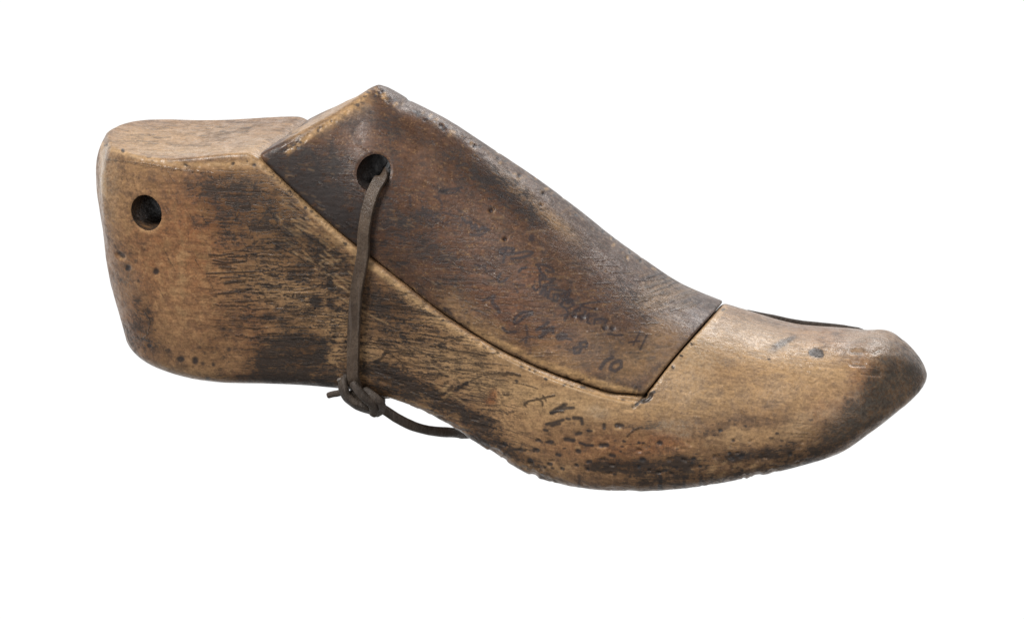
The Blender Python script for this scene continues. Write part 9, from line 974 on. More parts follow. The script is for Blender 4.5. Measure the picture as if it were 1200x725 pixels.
(7,0.022,0.55,0.6,[12.86,7.43,13.08,7.31,13.29,7.17]),(7,0.022,0.51,0.6,[13.5,9.64,13.61,9.58,13.73,9.52]),(7,0.018,0.38,0.6,[12.64,4.17,12.87,4.03,13.1,3.92]),(7,0.012,0.33,0.6,[13.57,4.89,13.73,4.78,13.89,4.69]),
(7,0.021,0.54,0.6,[12.36,4.01,12.51,3.92,12.67,3.83]),(7,0.027,0.53,0.6,[9.54,5.65,9.7,5.55,9.86,5.46]),(7,0.016,0.39,0.6,[8.3,7.98,8.48,7.87,8.67,7.74]),(7,0.018,0.51,0.6,[9.1,9.85,9.16,9.84,9.22,9.78]),
(7,0.022,0.37,0.6,[13.26,9.47,13.52,9.35,13.77,9.18]),(7,0.021,0.42,0.6,[12.47,7.88,12.69,7.75,12.9,7.64]),(7,0.024,0.57,0.6,[12.7,5.23,12.93,5.1,13.16,4.96]),(7,0.02,0.56,0.6,[10.75,6.86,10.83,6.82,10.92,6.74]),
(7,0.012,0.54,0.6,[8.35,9.52,8.57,9.4,8.79,9.26]),(7,0.026,0.65,0.6,[10.6,5.05,10.84,4.92,11.08,4.78]),(7,0.013,0.56,0.6,[10.03,7.43,10.15,7.37,10.26,7.3]),(7,0.028,0.54,0.6,[9.32,7.79,9.56,7.65,9.79,7.54]),
(7,0.022,0.54,0.6,[9.17,9.96,9.3,9.86,9.44,9.82]),(7,0.028,0.67,0.6,[12.78,5.54,12.9,5.48,13.03,5.38]),(7,0.024,0.36,0.6,[12.77,7.07,13.0,6.91,13.23,6.79]),(7,0.023,0.48,0.6,[10.46,7.68,10.7,7.51,10.95,7.38]),
(7,0.015,0.54,0.6,[10.97,6.93,11.17,6.8,11.37,6.67]),(7,0.028,0.55,0.6,[8.15,9.03,8.28,8.95,8.4,8.89]),(7,0.018,0.65,0.6,[12.14,7.09,12.39,6.93,12.64,6.79]),(8,0.012,0.31,0.6,[17.57,2.67,18.03,2.72,18.49,2.74]),
(8,0.015,0.61,0.6,[18.72,2.4,18.99,2.42,19.35,2.42]),(8,0.018,0.64,0.6,[18.31,2.33,18.51,2.37,18.71,2.38]),(8,0.021,0.48,0.6,[17.81,2.69,18.01,2.72,18.21,2.74]),(8,0.013,0.37,0.6,[18.14,2.73,18.5,2.75,18.87,2.8]),
(8,0.022,0.56,0.6,[18.5,3.06,18.86,3.09,19.22,3.15]),(8,0.018,0.46,0.6,[18.48,2.45,18.65,2.49,18.82,2.51]),(8,0.013,0.48,0.6,[17.7,2.38,18.12,2.44,18.53,2.5]),(8,0.015,0.33,0.6,[18.91,2.28,19.42,2.29,19.87,2.35]),
(8,0.015,0.34,0.6,[17.61,2.67,17.92,2.71,18.22,2.71]),(8,0.019,0.56,0.6,[18.27,2.27,18.64,2.29,19.15,2.3]),(8,0.022,0.51,0.6,[17.89,3.01,18.25,3.02,18.62,3.07]),(8,0.014,0.53,0.6,[17.72,2.66,18.13,2.73,18.55,2.76]),
(8,0.019,0.4,0.6,[18.19,2.66,18.42,2.71,18.66,2.75]),(8,0.013,0.65,0.6,[18.08,2.26,18.36,2.28,18.64,2.29]),(8,0.017,0.51,0.6,[18.36,2.49,18.69,2.52,19.02,2.6]),(8,0.019,0.6,0.6,[18.48,2.35,18.67,2.35,18.85,2.37]),
(8,0.012,0.53,0.6,[17.92,2.55,18.29,2.62,18.66,2.65]),(8,0.016,0.61,0.6,[17.82,2.51,17.99,2.55,18.16,2.55]),(8,0.02,0.57,0.6,[17.82,2.41,17.98,2.44,18.14,2.42]),(8,0.017,0.42,0.6,[18.86,2.48,19.31,2.48,19.64,2.53]),
(8,0.022,0.58,0.6,[18.81,2.42,19.29,2.43,19.66,2.46]),(8,0.019,0.31,0.6,[18.0,2.63,18.4,2.69,18.8,2.7]),(8,0.013,0.59,0.6,[18.59,2.83,18.84,2.85,19.09,2.92]),(8,0.013,0.46,0.6,[18.63,2.82,18.89,2.86,19.16,2.87]),
(8,0.013,0.42,0.6,[18.73,2.58,19.26,2.64,19.86,2.69]),(8,0.012,0.46,0.6,[17.97,2.34,18.41,2.39,18.85,2.44]),(8,0.022,0.53,0.6,[18.31,3.0,18.79,3.03,19.27,3.11]),(8,0.014,0.62,0.6,[18.03,2.62,18.39,2.66,18.75,2.68]),
(8,0.02,0.36,0.6,[18.55,2.77,18.72,2.78,18.89,2.78]),(7,0.022,0.8,0.6,[17.59,2.65,18.02,2.73]),(6,0.033,0.02,0.8,[17.59,2.65,18.02,2.73]),(7,0.022,0.8,0.6,[17.82,2.51,18.27,2.62]),
(6,0.033,0.02,0.8,[17.82,2.51,18.27,2.62]),(7,0.022,0.8,0.6,[18.38,2.73,18.84,2.79]),(6,0.033,0.02,0.8,[18.38,2.73,18.84,2.79]),(7,0.022,0.8,0.6,[15.51,1.6,15.4,1.77]),(6,0.033,0.02,0.8,[15.51,1.6,15.4,1.77]),
(7,0.022,0.8,0.6,[15.74,1.6,15.96,1.69]),(6,0.033,0.02,0.8,[15.74,1.6,15.96,1.69]),(7,0.044,0.9,0.8,[17.66,1.44,17.56,1.19]),(8,0.017,0.62,0.6,[11.52,3.62,11.62,3.62,11.73,3.59]),
(8,0.018,0.88,0.6,[12.87,3.16,12.9,3.15,12.93,3.14]),(8,0.012,0.46,0.6,[11.83,3.53,11.9,3.52,11.98,3.5]),(8,0.009,0.78,0.6,[11.51,4.18,11.55,4.18,11.59,4.15]),(8,0.008,0.84,0.6,[11.8,3.85,11.89,3.82,11.98,3.82]),
(8,0.014,0.82,0.6,[12.09,3.46,12.19,3.43,12.3,3.42]),(8,0.009,0.55,0.6,[12.74,3.26,12.84,3.23,12.94,3.23]),(8,0.009,0.84,0.6,[12.1,4.21,12.15,4.21,12.19,4.2]),(8,0.009,0.62,0.6,[12.81,3.88,12.89,3.87,12.96,3.85]),
(8,0.019,0.67,0.6,[11.83,3.58,11.94,3.55,12.05,3.52]),(8,0.016,0.61,0.6,[13.19,3.35,13.27,3.34,13.34,3.34]),(8,0.009,0.75,0.6,[13.15,3.28,13.21,3.27,13.26,3.26]),(8,0.015,0.5,0.6,[10.92,4.91,10.96,4.87,11.0,4.87]),
(8,0.016,0.78,0.6,[11.95,3.59,12.01,3.57,12.06,3.58]),(8,0.022,0.62,0.6,[11.93,3.82,12.02,3.8,12.12,3.79]),(8,0.009,0.59,0.6,[11.22,4.02,11.26,4.02,11.31,3.99]),(8,0.011,0.69,0.6,[11.87,4.38,11.93,4.37,11.98,4.35]),
(8,0.012,0.52,0.6,[10.94,4.84,11.01,4.84,11.09,4.8]),(8,0.012,0.62,0.6,[12.3,3.63,12.37,3.63,12.44,3.62]),(8,0.021,0.81,0.6,[12.22,3.31,12.27,3.29,12.32,3.28]),(8,0.009,0.57,0.6,[11.71,3.83,11.8,3.79,11.89,3.81]),
(8,0.016,0.67,0.6,[12.9,3.15,12.96,3.13,13.02,3.12]),(8,0.009,0.74,0.6,[13.0,3.37,13.08,3.34,13.15,3.34]),(8,0.015,0.49,0.6,[13.27,3.51,13.31,3.5,13.36,3.47]),(8,0.01,0.88,0.6,[11.62,4.47,11.73,4.45,11.84,4.4]),
(8,0.016,0.57,0.6,[11.83,3.43,11.9,3.43,11.97,3.4]),(8,0.013,0.78,0.6,[12.17,3.47,12.27,3.43,12.38,3.43]),(8,0.012,0.78,0.6,[11.8,3.97,11.91,3.94,12.01,3.94]),(8,0.017,0.43,0.6,[12.22,3.31,12.3,3.3,12.38,3.29]),
(8,0.009,0.74,0.6,[11.97,3.65,12.02,3.64,12.07,3.62]),(8,0.012,0.48,0.6,[12.44,3.62,12.54,3.6,12.64,3.59]),(8,0.021,0.43,0.6,[11.42,4.27,11.5,4.23,11.57,4.22]),(8,0.022,0.67,0.6,[11.11,4.62,11.18,4.62,11.25,4.61]),
(8,0.017,0.41,0.6,[13.18,3.17,13.29,3.16,13.39,3.13]),(8,0.018,0.89,0.6,[12.97,3.6,13.06,3.57,13.16,3.57]),(8,0.019,0.76,0.6,[13.22,3.44,13.27,3.43,13.31,3.42]),(8,0.014,0.45,0.6,[12.33,3.36,12.38,3.36,12.42,3.35]),
(8,0.016,0.43,0.6,[12.54,3.59,12.63,3.57,12.72,3.54]),(8,0.014,0.44,0.6,[11.41,3.89,11.48,3.88,11.54,3.87]),(8,0.017,0.43,0.6,[11.83,3.43,11.89,3.41,11.95,3.4]),(8,0.021,0.54,0.6,[11.9,4.04,12.0,4.04,12.1,4.01]),
(8,0.02,0.64,0.6,[11.47,4.35,11.5,4.36,11.53,4.34]),(8,0.016,0.63,0.6,[13.02,3.47,13.05,3.44,13.08,3.46]),(8,0.012,0.55,0.6,[11.64,4.63,11.73,4.63,11.81,4.61]),(8,0.012,0.75,0.6,[12.01,4.21,12.09,4.18,12.18,4.16]),
(8,0.018,0.84,0.6,[12.02,3.48,12.08,3.49,12.14,3.45]),(8,0.013,0.49,0.6,[12.75,3.44,12.79,3.44,12.83,3.4]),(8,0.02,0.78,0.6,[12.84,3.37,12.94,3.38,13.04,3.35]),(8,0.011,0.74,0.6,[11.46,4.16,11.57,4.11,11.68,4.09]),
(8,0.015,0.62,0.6,[13.28,3.25,13.38,3.23,13.48,3.23]),(8,0.015,0.51,0.6,[10.91,4.53,10.97,4.52,11.03,4.5]),(8,0.014,0.62,0.6,[13.03,3.21,13.08,3.21,13.14,3.19]),(8,0.015,0.73,0.6,[12.63,3.94,12.74,3.92,12.84,3.89]),
(8,0.012,0.88,0.6,[12.27,3.43,12.35,3.43,12.43,3.4]),(8,0.01,0.74,0.6,[11.36,4.34,11.46,4.34,11.56,4.32]),(8,0.011,0.89,0.6,[11.62,4.39,11.73,4.37,11.83,4.34]),(8,0.02,0.48,0.6,[11.17,4.08,11.22,4.07,11.26,4.07]),
(8,0.02,0.73,0.6,[13.0,3.66,13.04,3.63,13.09,3.64]),(8,0.021,0.69,0.6,[11.57,4.71,11.63,4.7,11.7,4.7]),(8,0.018,0.77,0.6,[12.92,3.95,13.01,3.95,13.1,3.91]),(7,0.014,0.49,0.6,[11.97,4.12,12.01,4.11,12.05,4.1]),
(7,0.011,0.68,0.6,[12.05,3.51,12.13,3.52,12.21,3.49]),(7,0.012,0.54,0.6,[11.04,4.3,11.08,4.29,11.12,4.3]),(7,0.016,0.8,0.6,[11.13,4.86,11.19,4.83,11.25,4.82]),(7,0.015,0.55,0.6,[12.65,3.96,12.76,3.94,12.86,3.91]),
(7,0.014,0.85,0.6,[12.07,4.24,12.16,4.21,12.25,4.19]),(7,0.013,0.49,0.6,[10.96,4.46,11.0,4.45,11.03,4.44]),(7,0.009,0.6,0.6,[13.05,3.79,13.13,3.77,13.2,3.78]),(7,0.014,0.47,0.6,[13.18,3.38,13.22,3.39,13.26,3.36]),
(7,0.02,0.67,0.6,[12.45,3.91,12.52,3.91,12.59,3.88]),(7,0.01,0.74,0.6,[11.16,4.61,11.2,4.6,11.24,4.6]),(7,0.014,0.89,0.6,[12.74,3.96,12.81,3.95,12.88,3.93]),(7,0.022,0.48,0.6,[10.92,4.21,11.01,4.18,11.1,4.16]),
(7,0.013,0.79,0.6,[12.6,3.18,12.63,3.16,12.67,3.18]),(7,0.017,0.44,0.6,[13.09,3.38,13.17,3.35,13.25,3.36]),(7,0.015,0.42,0.6,[12.81,3.35,12.92,3.35,13.02,3.29]),(7,0.017,0.6,0.6,[11.96,3.94,12.04,3.94,12.12,3.92]),
(7,0.014,0.55,0.6,[12.0,3.97,12.06,3.95,12.12,3.95]),(7,0.014,0.74,0.6,[12.82,3.15,12.89,3.13,12.96,3.14]),(7,0.02,0.78,0.6,[12.02,3.85,12.1,3.84,12.19,3.82]),(7,0.008,0.64,0.6,[12.22,4.17,12.3,4.18,12.38,4.14]),
(7,0.019,0.63,0.6,[11.98,3.51,12.03,3.52,12.07,3.5]),(7,0.022,0.73,0.6,[11.15,4.42,11.24,4.4,11.33,4.38]),(7,0.014,0.55,0.6,[12.17,4.09,12.24,4.06,12.3,4.05]),(7,0.011,0.8,0.6,[12.8,4.03,12.86,4.04,12.91,4.0]),
(7,0.018,0.82,0.6,[13.3,3.64,13.37,3.62,13.45,3.61]),(7,0.019,0.64,0.6,[11.32,4.78,11.36,4.78,11.39,4.78]),(7,0.021,0.6,0.6,[11.35,4.87,11.46,4.83,11.58,4.83]),(7,0.02,0.78,0.6,[11.25,4.88,11.34,4.85,11.43,4.83]),
(7,0.019,0.86,0.6,[11.38,4.03,11.46,3.99,11.54,4.01]),(7,0.014,0.46,0.6,[11.51,4.46,11.59,4.44,11.68,4.43]),(7,0.01,0.64,0.6,[13.03,3.18,13.12,3.15,13.21,3.16]),(7,0.01,0.42,0.6,[10.98,4.46,11.02,4.46,11.05,4.44]),
(7,0.021,0.62,0.6,[13.28,3.27,13.38,3.25,13.48,3.22]),(7,0.011,0.65,0.6,[12.54,3.42,12.57,3.43,12.6,3.4]),(7,0.02,0.63,0.6,[11.34,4.53,11.43,4.52,11.52,4.48]),(7,0.011,0.86,0.6,[11.71,3.57,11.8,3.53,11.89,3.54]),
(7,0.01,0.85,0.6,[12.32,3.5,12.39,3.49,12.46,3.46]),(7,0.014,0.46,0.6,[12.79,3.93,12.86,3.9,12.93,3.9]),(7,0.013,0.61,0.6,[12.51,3.6,12.58,3.59,12.65,3.6]),(7,0.017,0.86,0.6,[11.91,4.09,11.96,4.08,12.01,4.08]),
(7,0.022,0.45,0.6,[12.02,3.46,12.09,3.44,12.17,3.44]),(7,0.02,0.53,0.6,[10.95,4.31,11.02,4.32,11.09,4.27]),(7,0.013,0.76,0.6,[12.26,4.02,12.3,3.99,12.35,3.99]),(7,0.012,0.69,0.6,[11.09,4.2,11.16,4.21,11.22,4.19]),
(7,0.015,0.66,0.6,[12.6,3.81,12.71,3.8,12.82,3.77]),(7,0.008,0.44,0.6,[11.25,4.41,11.33,4.41,11.41,4.39]),(7,0.021,0.85,0.6,[12.69,4.08,12.75,4.08,12.81,4.04]),(7,0.022,0.5,0.6,[12.1,3.82,12.19,3.82,12.28,3.78]),
(7,0.012,0.56,0.6,[12.64,3.73,12.74,3.73,12.83,3.69]),(7,0.019,0.81,0.6,[11.08,4.43,11.17,4.42,11.27,4.38]),(7,0.019,0.83,0.6,[12.11,3.58,12.15,3.55,12.19,3.57]),(7,0.011,0.59,0.6,[12.35,3.95,12.41,3.94,12.47,3.92]),
(7,0.016,0.57,0.6,[13.06,3.91,13.17,3.9,13.29,3.85]),(7,0.021,0.48,0.6,[11.03,4.78,11.14,4.76,11.25,4.74]),(7,0.013,0.44,0.6,[12.6,3.2,12.68,3.18,12.77,3.19]),(7,0.016,0.77,0.6,[12.44,3.53,12.53,3.52,12.62,3.51]),
(7,0.01,0.45,0.6,[12.8,3.89,12.83,3.9,12.86,3.86]),(7,0.022,0.72,0.6,[12.37,4.19,12.43,4.19,12.49,4.17]),(7,0.017,0.74,0.6,[11.45,4.51,11.48,4.49,11.51,4.49]),(6,0.033,0.025,0.9,[6.17,10.22,6.55,10.43]),
(7,0.028,0.8,0.7,[6.17,10.22,6.55,10.43]),(6,0.033,0.025,0.9,[5.82,9.88,6.33,9.97]),(7,0.028,0.8,0.7,[5.82,9.88,6.33,9.97]),(6,0.033,0.025,0.9,[5.77,9.51,6.14,9.68]),(7,0.028,0.8,0.7,[5.77,9.51,6.14,9.68]),
(6,0.033,0.025,0.9,[5.94,9.33,6.29,9.56,6.43,9.73]),(7,0.028,0.8,0.7,[5.94,9.33,6.29,9.56,6.43,9.73]),(1,0.021,0.69,0.8,[7.52,10.3,7.53,10.33]),(6,0.026,0.026,0.7,[7.52,10.3]),(8,0.032,0.64,0.8,[8.59,11.18,8.63,11.23]),
(1,0.034,0.99,0.8,[6.5,9.59,6.42,9.64]),(1,0.021,0.8,0.8,[7.13,10.08,7.21,10.12]),(6,0.025,0.026,0.7,[7.13,10.08]),(2,0.025,0.74,0.8,[7.29,10.14,7.23,10.14]),(6,0.029,0.025,0.7,[7.29,10.14]),
(1,0.018,0.97,0.8,[8.6,11.16,8.68,11.17]),(2,0.04,0.57,0.8,[6.38,9.47,6.42,9.51]),(6,0.048,0.02,0.7,[6.38,9.47]),(1,0.032,0.9,0.8,[8.79,11.29,8.71,11.32]),(1,0.031,0.84,0.8,[8.37,10.85,8.37,10.88]),
(1,0.025,0.92,0.8,[5.98,9.34,5.92,9.31]),(8,0.022,0.97,0.8,[6.58,9.63,6.54,9.63]),(1,0.026,0.65,0.8,[8.51,10.95,8.61,10.91]),(2,0.019,0.59,0.8,[8.42,10.86,8.39,10.87]),(2,0.015,0.78,0.8,[5.98,9.26,6.1,9.24]),
(2,0.035,0.65,0.8,[7.09,10.03,7.15,10.07]),(6,0.042,0.014,0.7,[7.09,10.03]),(8,0.016,0.83,0.8,[6.36,9.59,6.3,9.54]),(6,0.019,0.028,0.7,[6.36,9.59]),(8,0.024,0.57,0.8,[8.53,11.01,8.54,11.03]),
(8,0.029,0.59,0.8,[8.02,10.57,8.09,10.61]),(6,0.034,0.021,0.7,[8.02,10.57]),(8,0.037,0.78,0.8,[7.42,10.24,7.47,10.22]),(6,0.044,0.01,0.7,[7.42,10.24]),(8,0.023,0.94,0.8,[8.12,10.72,8.21,10.73]),
(2,0.015,0.5,0.8,[8.49,10.99,8.45,11.01]),(2,0.014,0.57,0.8,[6.76,9.85,6.82,9.85]),(6,0.017,0.022,0.7,[6.76,9.85]),(1,0.021,0.71,0.8,[8.29,10.86,8.3,10.86]),(8,0.023,0.51,0.8,[8.44,10.94,8.45,10.98]),
(8,0.017,0.73,0.8,[8.06,10.63,8.12,10.63]),(6,0.021,0.023,0.7,[8.06,10.63]),(2,0.036,0.88,0.8,[6.18,9.41,6.11,9.46]),(2,0.04,0.57,0.8,[6.04,9.28,5.98,9.27]),(8,0.016,0.59,0.8,[7.97,10.69,7.88,10.71]),
(2,0.019,0.84,0.8,[7.46,10.23,7.43,10.18]),(8,0.04,0.79,0.8,[6.9,9.98,6.95,10.0]),(1,0.031,0.56,0.8,[8.51,11.11,8.52,11.06]),(6,0.037,0.018,0.7,[8.51,11.11]),(1,0.03,0.92,0.8,[7.08,9.97,7.09,10.01]),
(2,0.036,0.53,0.8,[8.55,11.1,8.62,11.08]),(6,0.043,0.01,0.7,[8.55,11.1]),(1,0.023,1.0,0.8,[6.25,9.49,6.31,9.51]),(8,0.019,0.65,0.8,[6.28,9.5,6.33,9.51]),(6,0.022,0.011,0.7,[6.28,9.5]),
(2,0.034,0.75,0.8,[7.64,10.29,7.59,10.35]),(6,0.041,0.017,0.7,[7.64,10.29]),(8,0.041,0.61,0.8,[7.34,10.18,7.31,10.14]),(2,0.016,0.6,0.8,[8.64,11.22,8.6,11.21]),(6,0.019,0.016,0.7,[8.64,11.22]),
(1,0.026,0.8,0.8,[6.37,9.59,6.38,9.64]),(2,0.027,0.61,0.8,[6.62,9.63,6.56,9.62]),(6,0.032,0.023,0.7,[6.62,9.63]),(2,0.023,0.79,0.8,[8.03,10.76,8.12,10.73]),(2,0.033,0.82,0.8,[8.42,11.0,8.35,10.95]),
(1,0.033,0.91,0.8,[6.38,9.42,6.44,9.39]),(6,0.04,0.027,0.7,[6.38,9.42]),(1,0.039,0.53,0.8,[6.16,9.43,6.22,9.39]),(6,0.047,0.02,0.7,[6.16,9.43]),(8,0.022,0.6,0.8,[6.67,9.68,6.69,9.7]),(6,0.026,0.019,0.7,[6.67,9.68]),
(1,0.021,0.5,0.8,[6.29,9.47,6.39,9.49]),(2,0.026,0.92,0.8,[6.72,9.72,6.7,9.69]),(8,0.024,0.67,0.8,[7.55,10.29,7.47,10.3]),(8,0.03,0.9,0.8,[6.35,9.5,6.31,9.53]),(6,0.036,0.022,0.7,[6.35,9.5]),
(1,0.035,0.99,0.8,[8.42,10.87,8.41,10.84]),(8,0.022,0.55,0.8,[8.94,11.44,8.84,11.5]),(6,0.026,0.009,0.7,[8.94,11.44]),(1,0.04,0.92,0.8,[11.38,10.11,11.39,10.16]),(2,0.031,0.84,0.8,[9.24,11.22,9.32,11.22]),
(6,0.037,0.022,0.7,[9.24,11.22]),(1,0.026,0.96,0.8,[9.01,11.21,8.99,11.16]),(1,0.037,0.53,0.8,[12.12,9.64,12.14,9.6]),(1,0.02,0.74,0.8,[12.27,9.53,12.29,9.49]),(6,0.024,0.008,0.7,[12.27,9.53]),
(8,0.032,0.61,0.8,[9.35,11.13,9.37,11.17]),(2,0.026,0.6,0.8,[10.84,10.5,10.88,10.56]),(2,0.022,0.9,0.8,[9.03,11.26,9.04,11.28]),(6,0.026,0.026,0.7,[9.03,11.26]),(1,0.026,0.58,0.8,[12.02,9.56,12.07,9.52]),
(2,0.033,0.53,0.8,[11.52,9.85,11.46,9.84]),(1,0.027,0.94,0.8,[11.99,9.73,12.0,9.73]),(2,0.038,0.9,0.8,[9.71,10.93,9.7,10.91]),(1,0.036,0.94,0.8,[11.32,10.03,11.26,10.05]),(6,0.043,0.021,0.7,[11.32,10.03]),
(2,0.025,0.64,0.8,[9.04,11.37,9.11,11.37]),(8,0.034,0.9,0.8,[9.45,10.96,9.46,11.01]),(6,0.041,0.024,0.7,[9.45,10.96]),(1,0.035,0.68,0.8,[9.69,11.08,9.63,11.07]),(2,0.035,0.96,0.8,[9.32,11.1,9.25,11.12]),
(2,0.024,0.78,0.8,[11.57,9.97,11.67,9.95]),(2,0.028,0.95,0.8,[9.31,11.27,9.32,11.29]),(2,0.019,0.95,0.8,[9.04,11.24,9.02,11.26]),(6,0.023,0.025,0.7,[9.04,11.24]),(1,0.031,0.83,0.8,[10.45,10.54,10.43,10.5]),
(8,0.026,0.6,0.8,[10.98,10.19,10.98,10.23]),(8,0.03,0.99,0.8,[9.9,10.91,9.93,10.95]),(6,0.036,0.011,0.7,[9.9,10.91]),(2,0.033,0.81,0.8,[12.25,9.54,12.23,9.58]),(6,0.039,0.028,0.7,[12.25,9.54]),
(1,0.036,0.79,0.8,[12.5,9.45,12.53,9.47]),(6,0.043,0.018,0.7,[12.5,9.45]),(1,0.041,0.75,0.8,[10.47,10.58,10.44,10.6]),(6,0.049,0.02,0.7,[10.47,10.58]),(2,0.039,0.61,0.8,[11.01,10.39,11.08,10.4]),
(6,0.047,0.017,0.7,[11.01,10.39]),(8,0.026,0.79,0.8,[11.72,9.83,11.66,9.83]),(2,0.024,0.77,0.8,[9.64,10.88,9.63,10.82]),(2,0.016,0.54,0.8,[11.54,9.94,11.51,9.99]),(1,0.035,0.82,0.8,[9.49,11.03,9.46,10.98]),
(6,0.042,0.017,0.7,[9.49,11.03]),(1,0.023,0.89,0.8,[9.22,11.36,9.3,11.36]),(8,0.015,0.8,0.8,[12.15,9.77,12.14,9.76]),(1,0.029,0.81,0.8,[10.67,10.36,10.78,10.41]),(6,0.035,0.026,0.7,[10.67,10.36]),
(1,0.035,0.84,0.8,[9.08,11.31,9.14,11.28]),(8,0.032,0.65,0.8,[9.37,11.06,9.42,11.09]),(6,0.039,0.025,0.7,[9.37,11.06]),(1,0.024,0.69,0.8,[9.66,11.06,9.66,11.01]),(1,0.042,0.96,0.8,[10.31,10.66,10.4,10.62]),
(1,0.036,0.6,0.8,[11.78,9.81,11.74,9.86]),(8,0.028,0.66,0.8,[9.23,11.22,9.18,11.24]),(6,0.034,0.015,0.7,[9.23,11.22]),(8,0.019,0.53,0.8,[11.03,10.21,11.08,10.18]),(1,0.02,0.83,0.8,[11.01,10.35,11.0,10.3]),
(6,0.024,0.021,0.7,[11.01,10.35]),(8,0.041,0.73,0.8,[10.57,10.66,10.61,10.64]),(6,0.05,0.021,0.7,[10.57,10.66]),(8,0.021,0.79,0.8,[11.55,9.96,11.63,9.97]),(8,0.039,0.62,0.8,[9.41,11.22,9.35,11.2]),
(1,0.022,0.52,0.8,[9.2,11.34,9.16,11.39]),(6,0.026,0.022,0.7,[9.2,11.34]),(1,0.032,0.53,0.8,[10.52,10.59,10.5,10.63]),(6,0.039,0.025,0.7,[10.52,10.59]),(2,0.03,0.6,0.8,[8.97,11.48,9.04,11.42]),
(6,0.036,0.026,0.7,[8.97,11.48]),(1,0.023,0.77,0.8,[10.45,10.59,10.5,10.65]),(1,0.019,0.96,0.8,[12.57,2.93,12.63,2.91]),(6,0.022,0.021,0.7,[12.57,2.93]),(1,0.027,0.54,0.8,[15.32,1.7,15.29,1.65]),
(6,0.032,0.021,0.7,[15.32,1.7]),(8,0.034,0.97,0.8,[15.64,1.49,15.56,1.47]),(6,0.041,0.016,0.7,[15.64,1.49]),(2,0.019,0.73,0.8,[14.27,2.13,14.32,2.15]),(1,0.015,0.84,0.8,[15.75,1.55,15.67,1.61]),
(2,0.035,0.63,0.8,[16.42,1.35,16.47,1.34]),(6,0.042,0.029,0.7,[16.42,1.35]),(1,0.036,0.56,0.8,[13.76,2.39,13.73,2.4]),(6,0.043,0.022,0.7,[13.76,2.39]),(1,0.036,0.74,0.8,[15.6,1.59,15.63,1.6]),
(6,0.044,0.026,0.7,[15.6,1.59]),(1,0.04,0.68,0.8,[15.35,1.69,15.41,1.66]),(6,0.048,0.02,0.7,[15.35,1.69]),(8,0.016,0.94,0.8,[16.57,1.32,16.68,1.28]),(6,0.019,0.015,0.7,[16.57,1.32]),
(8,0.037,0.61,0.8,[15.5,1.55,15.58,1.51]),(8,0.015,0.69,0.8,[16.53,1.32,16.63,1.3]),(1,0.041,0.7,0.8,[12.82,2.77,12.84,2.78]),(8,0.038,0.93,0.8,[16.16,1.38,16.24,1.38]),(8,0.038,0.87,0.8,[12.72,2.8,12.76,2.83]),
(6,0.046,0.021,0.7,[12.72,2.8]),(8,0.037,0.94,0.8,[13.06,2.6,13.17,2.65]),(1,0.028,1.0,0.8,[16.59,1.3,16.58,1.35]),(1,0.033,0.85,0.8,[13.85,2.38,13.84,2.37]),(2,0.034,0.8,0.8,[15.69,1.56,15.67,1.54]),
(8,0.037,0.64,0.8,[15.1,1.76,15.16,1.77]),(2,0.029,0.63,0.8,[13.0,2.69,13.12,2.66]),(6,0.035,0.029,0.7,[13.0,2.69]),(2,0.024,0.5,0.8,[14.72,1.99,14.69,2.04]),(6,0.029,0.027,0.7,[14.72,1.99]),
(8,0.028,0.66,0.8,[17.09,1.22,17.03,1.23]),(2,0.021,0.51,0.8,[14.7,1.91,14.67,1.91]),(2,0.023,0.64,0.8,[13.84,2.33,13.91,2.37]),(6,0.027,0.018,0.7,[13.84,2.33]),(1,0.022,0.76,0.8,[12.35,3.04,12.36,3.0]),
(6,0.026,0.022,0.7,[12.35,3.04]),(8,0.034,0.86,0.8,[16.99,1.16,16.96,1.13]),(6,0.041,0.016,0.7,[16.99,1.16]),(8,0.038,0.74,0.8,[14.43,2.03,14.53,2.04]),(8,0.02,0.78,0.8,[15.64,1.58,15.66,1.58]),
(6,0.024,0.01,0.7,[15.64,1.58]),(8,0.029,0.61,0.8,[13.24,2.61,13.17,2.63]),(6,0.035,0.03,0.7,[13.24,2.61]),(2,0.041,0.93,0.8,[15.19,1.71,15.19,1.76]),(8,0.032,0.57,0.8,[12.93,2.79,13.03,2.8]),
(8,0.029,0.51,0.8,[12.56,2.9,12.55,2.91]),(1,0.034,0.72,0.8,[17.44,1.18,17.4,1.13]),(6,0.041,0.017,0.7,[17.44,1.18]),(2,0.03,0.9,0.8,[15.61,1.51,15.67,1.54]),(6,0.036,0.028,0.7,[15.61,1.51]),
(2,0.023,0.56,0.8,[16.82,1.17,16.88,1.2]),(6,0.027,0.017,0.7,[16.82,1.17]),(8,0.041,0.74,0.8,[14.54,2.04,14.51,2.0]),(1,0.041,0.73,0.8,[15.36,1.67,15.4,1.63]),(1,0.036,0.55,0.8,[12.69,2.81,12.63,2.84]),
(8,0.041,0.62,0.8,[16.35,1.29,16.46,1.24]),(6,0.05,0.008,0.7,[16.35,1.29]),(2,0.039,0.54,0.8,[16.97,1.18,16.99,1.14]),(2,0.035,0.95,0.8,[15.04,1.74,15.06,1.74]),(2,0.018,0.55,0.8,[17.04,1.22,17.06,1.18]),
(2,0.026,0.68,0.8,[16.87,1.21,16.95,1.15]),(2,0.041,0.85,0.8,[15.0,1.81,15.01,1.83]),(8,0.028,0.94,0.8,[15.77,1.45,15.73,1.44]),(2,0.021,0.55,0.8,[16.29,1.4,16.37,1.43]),(6,0.025,0.015,0.7,[16.29,1.4]),
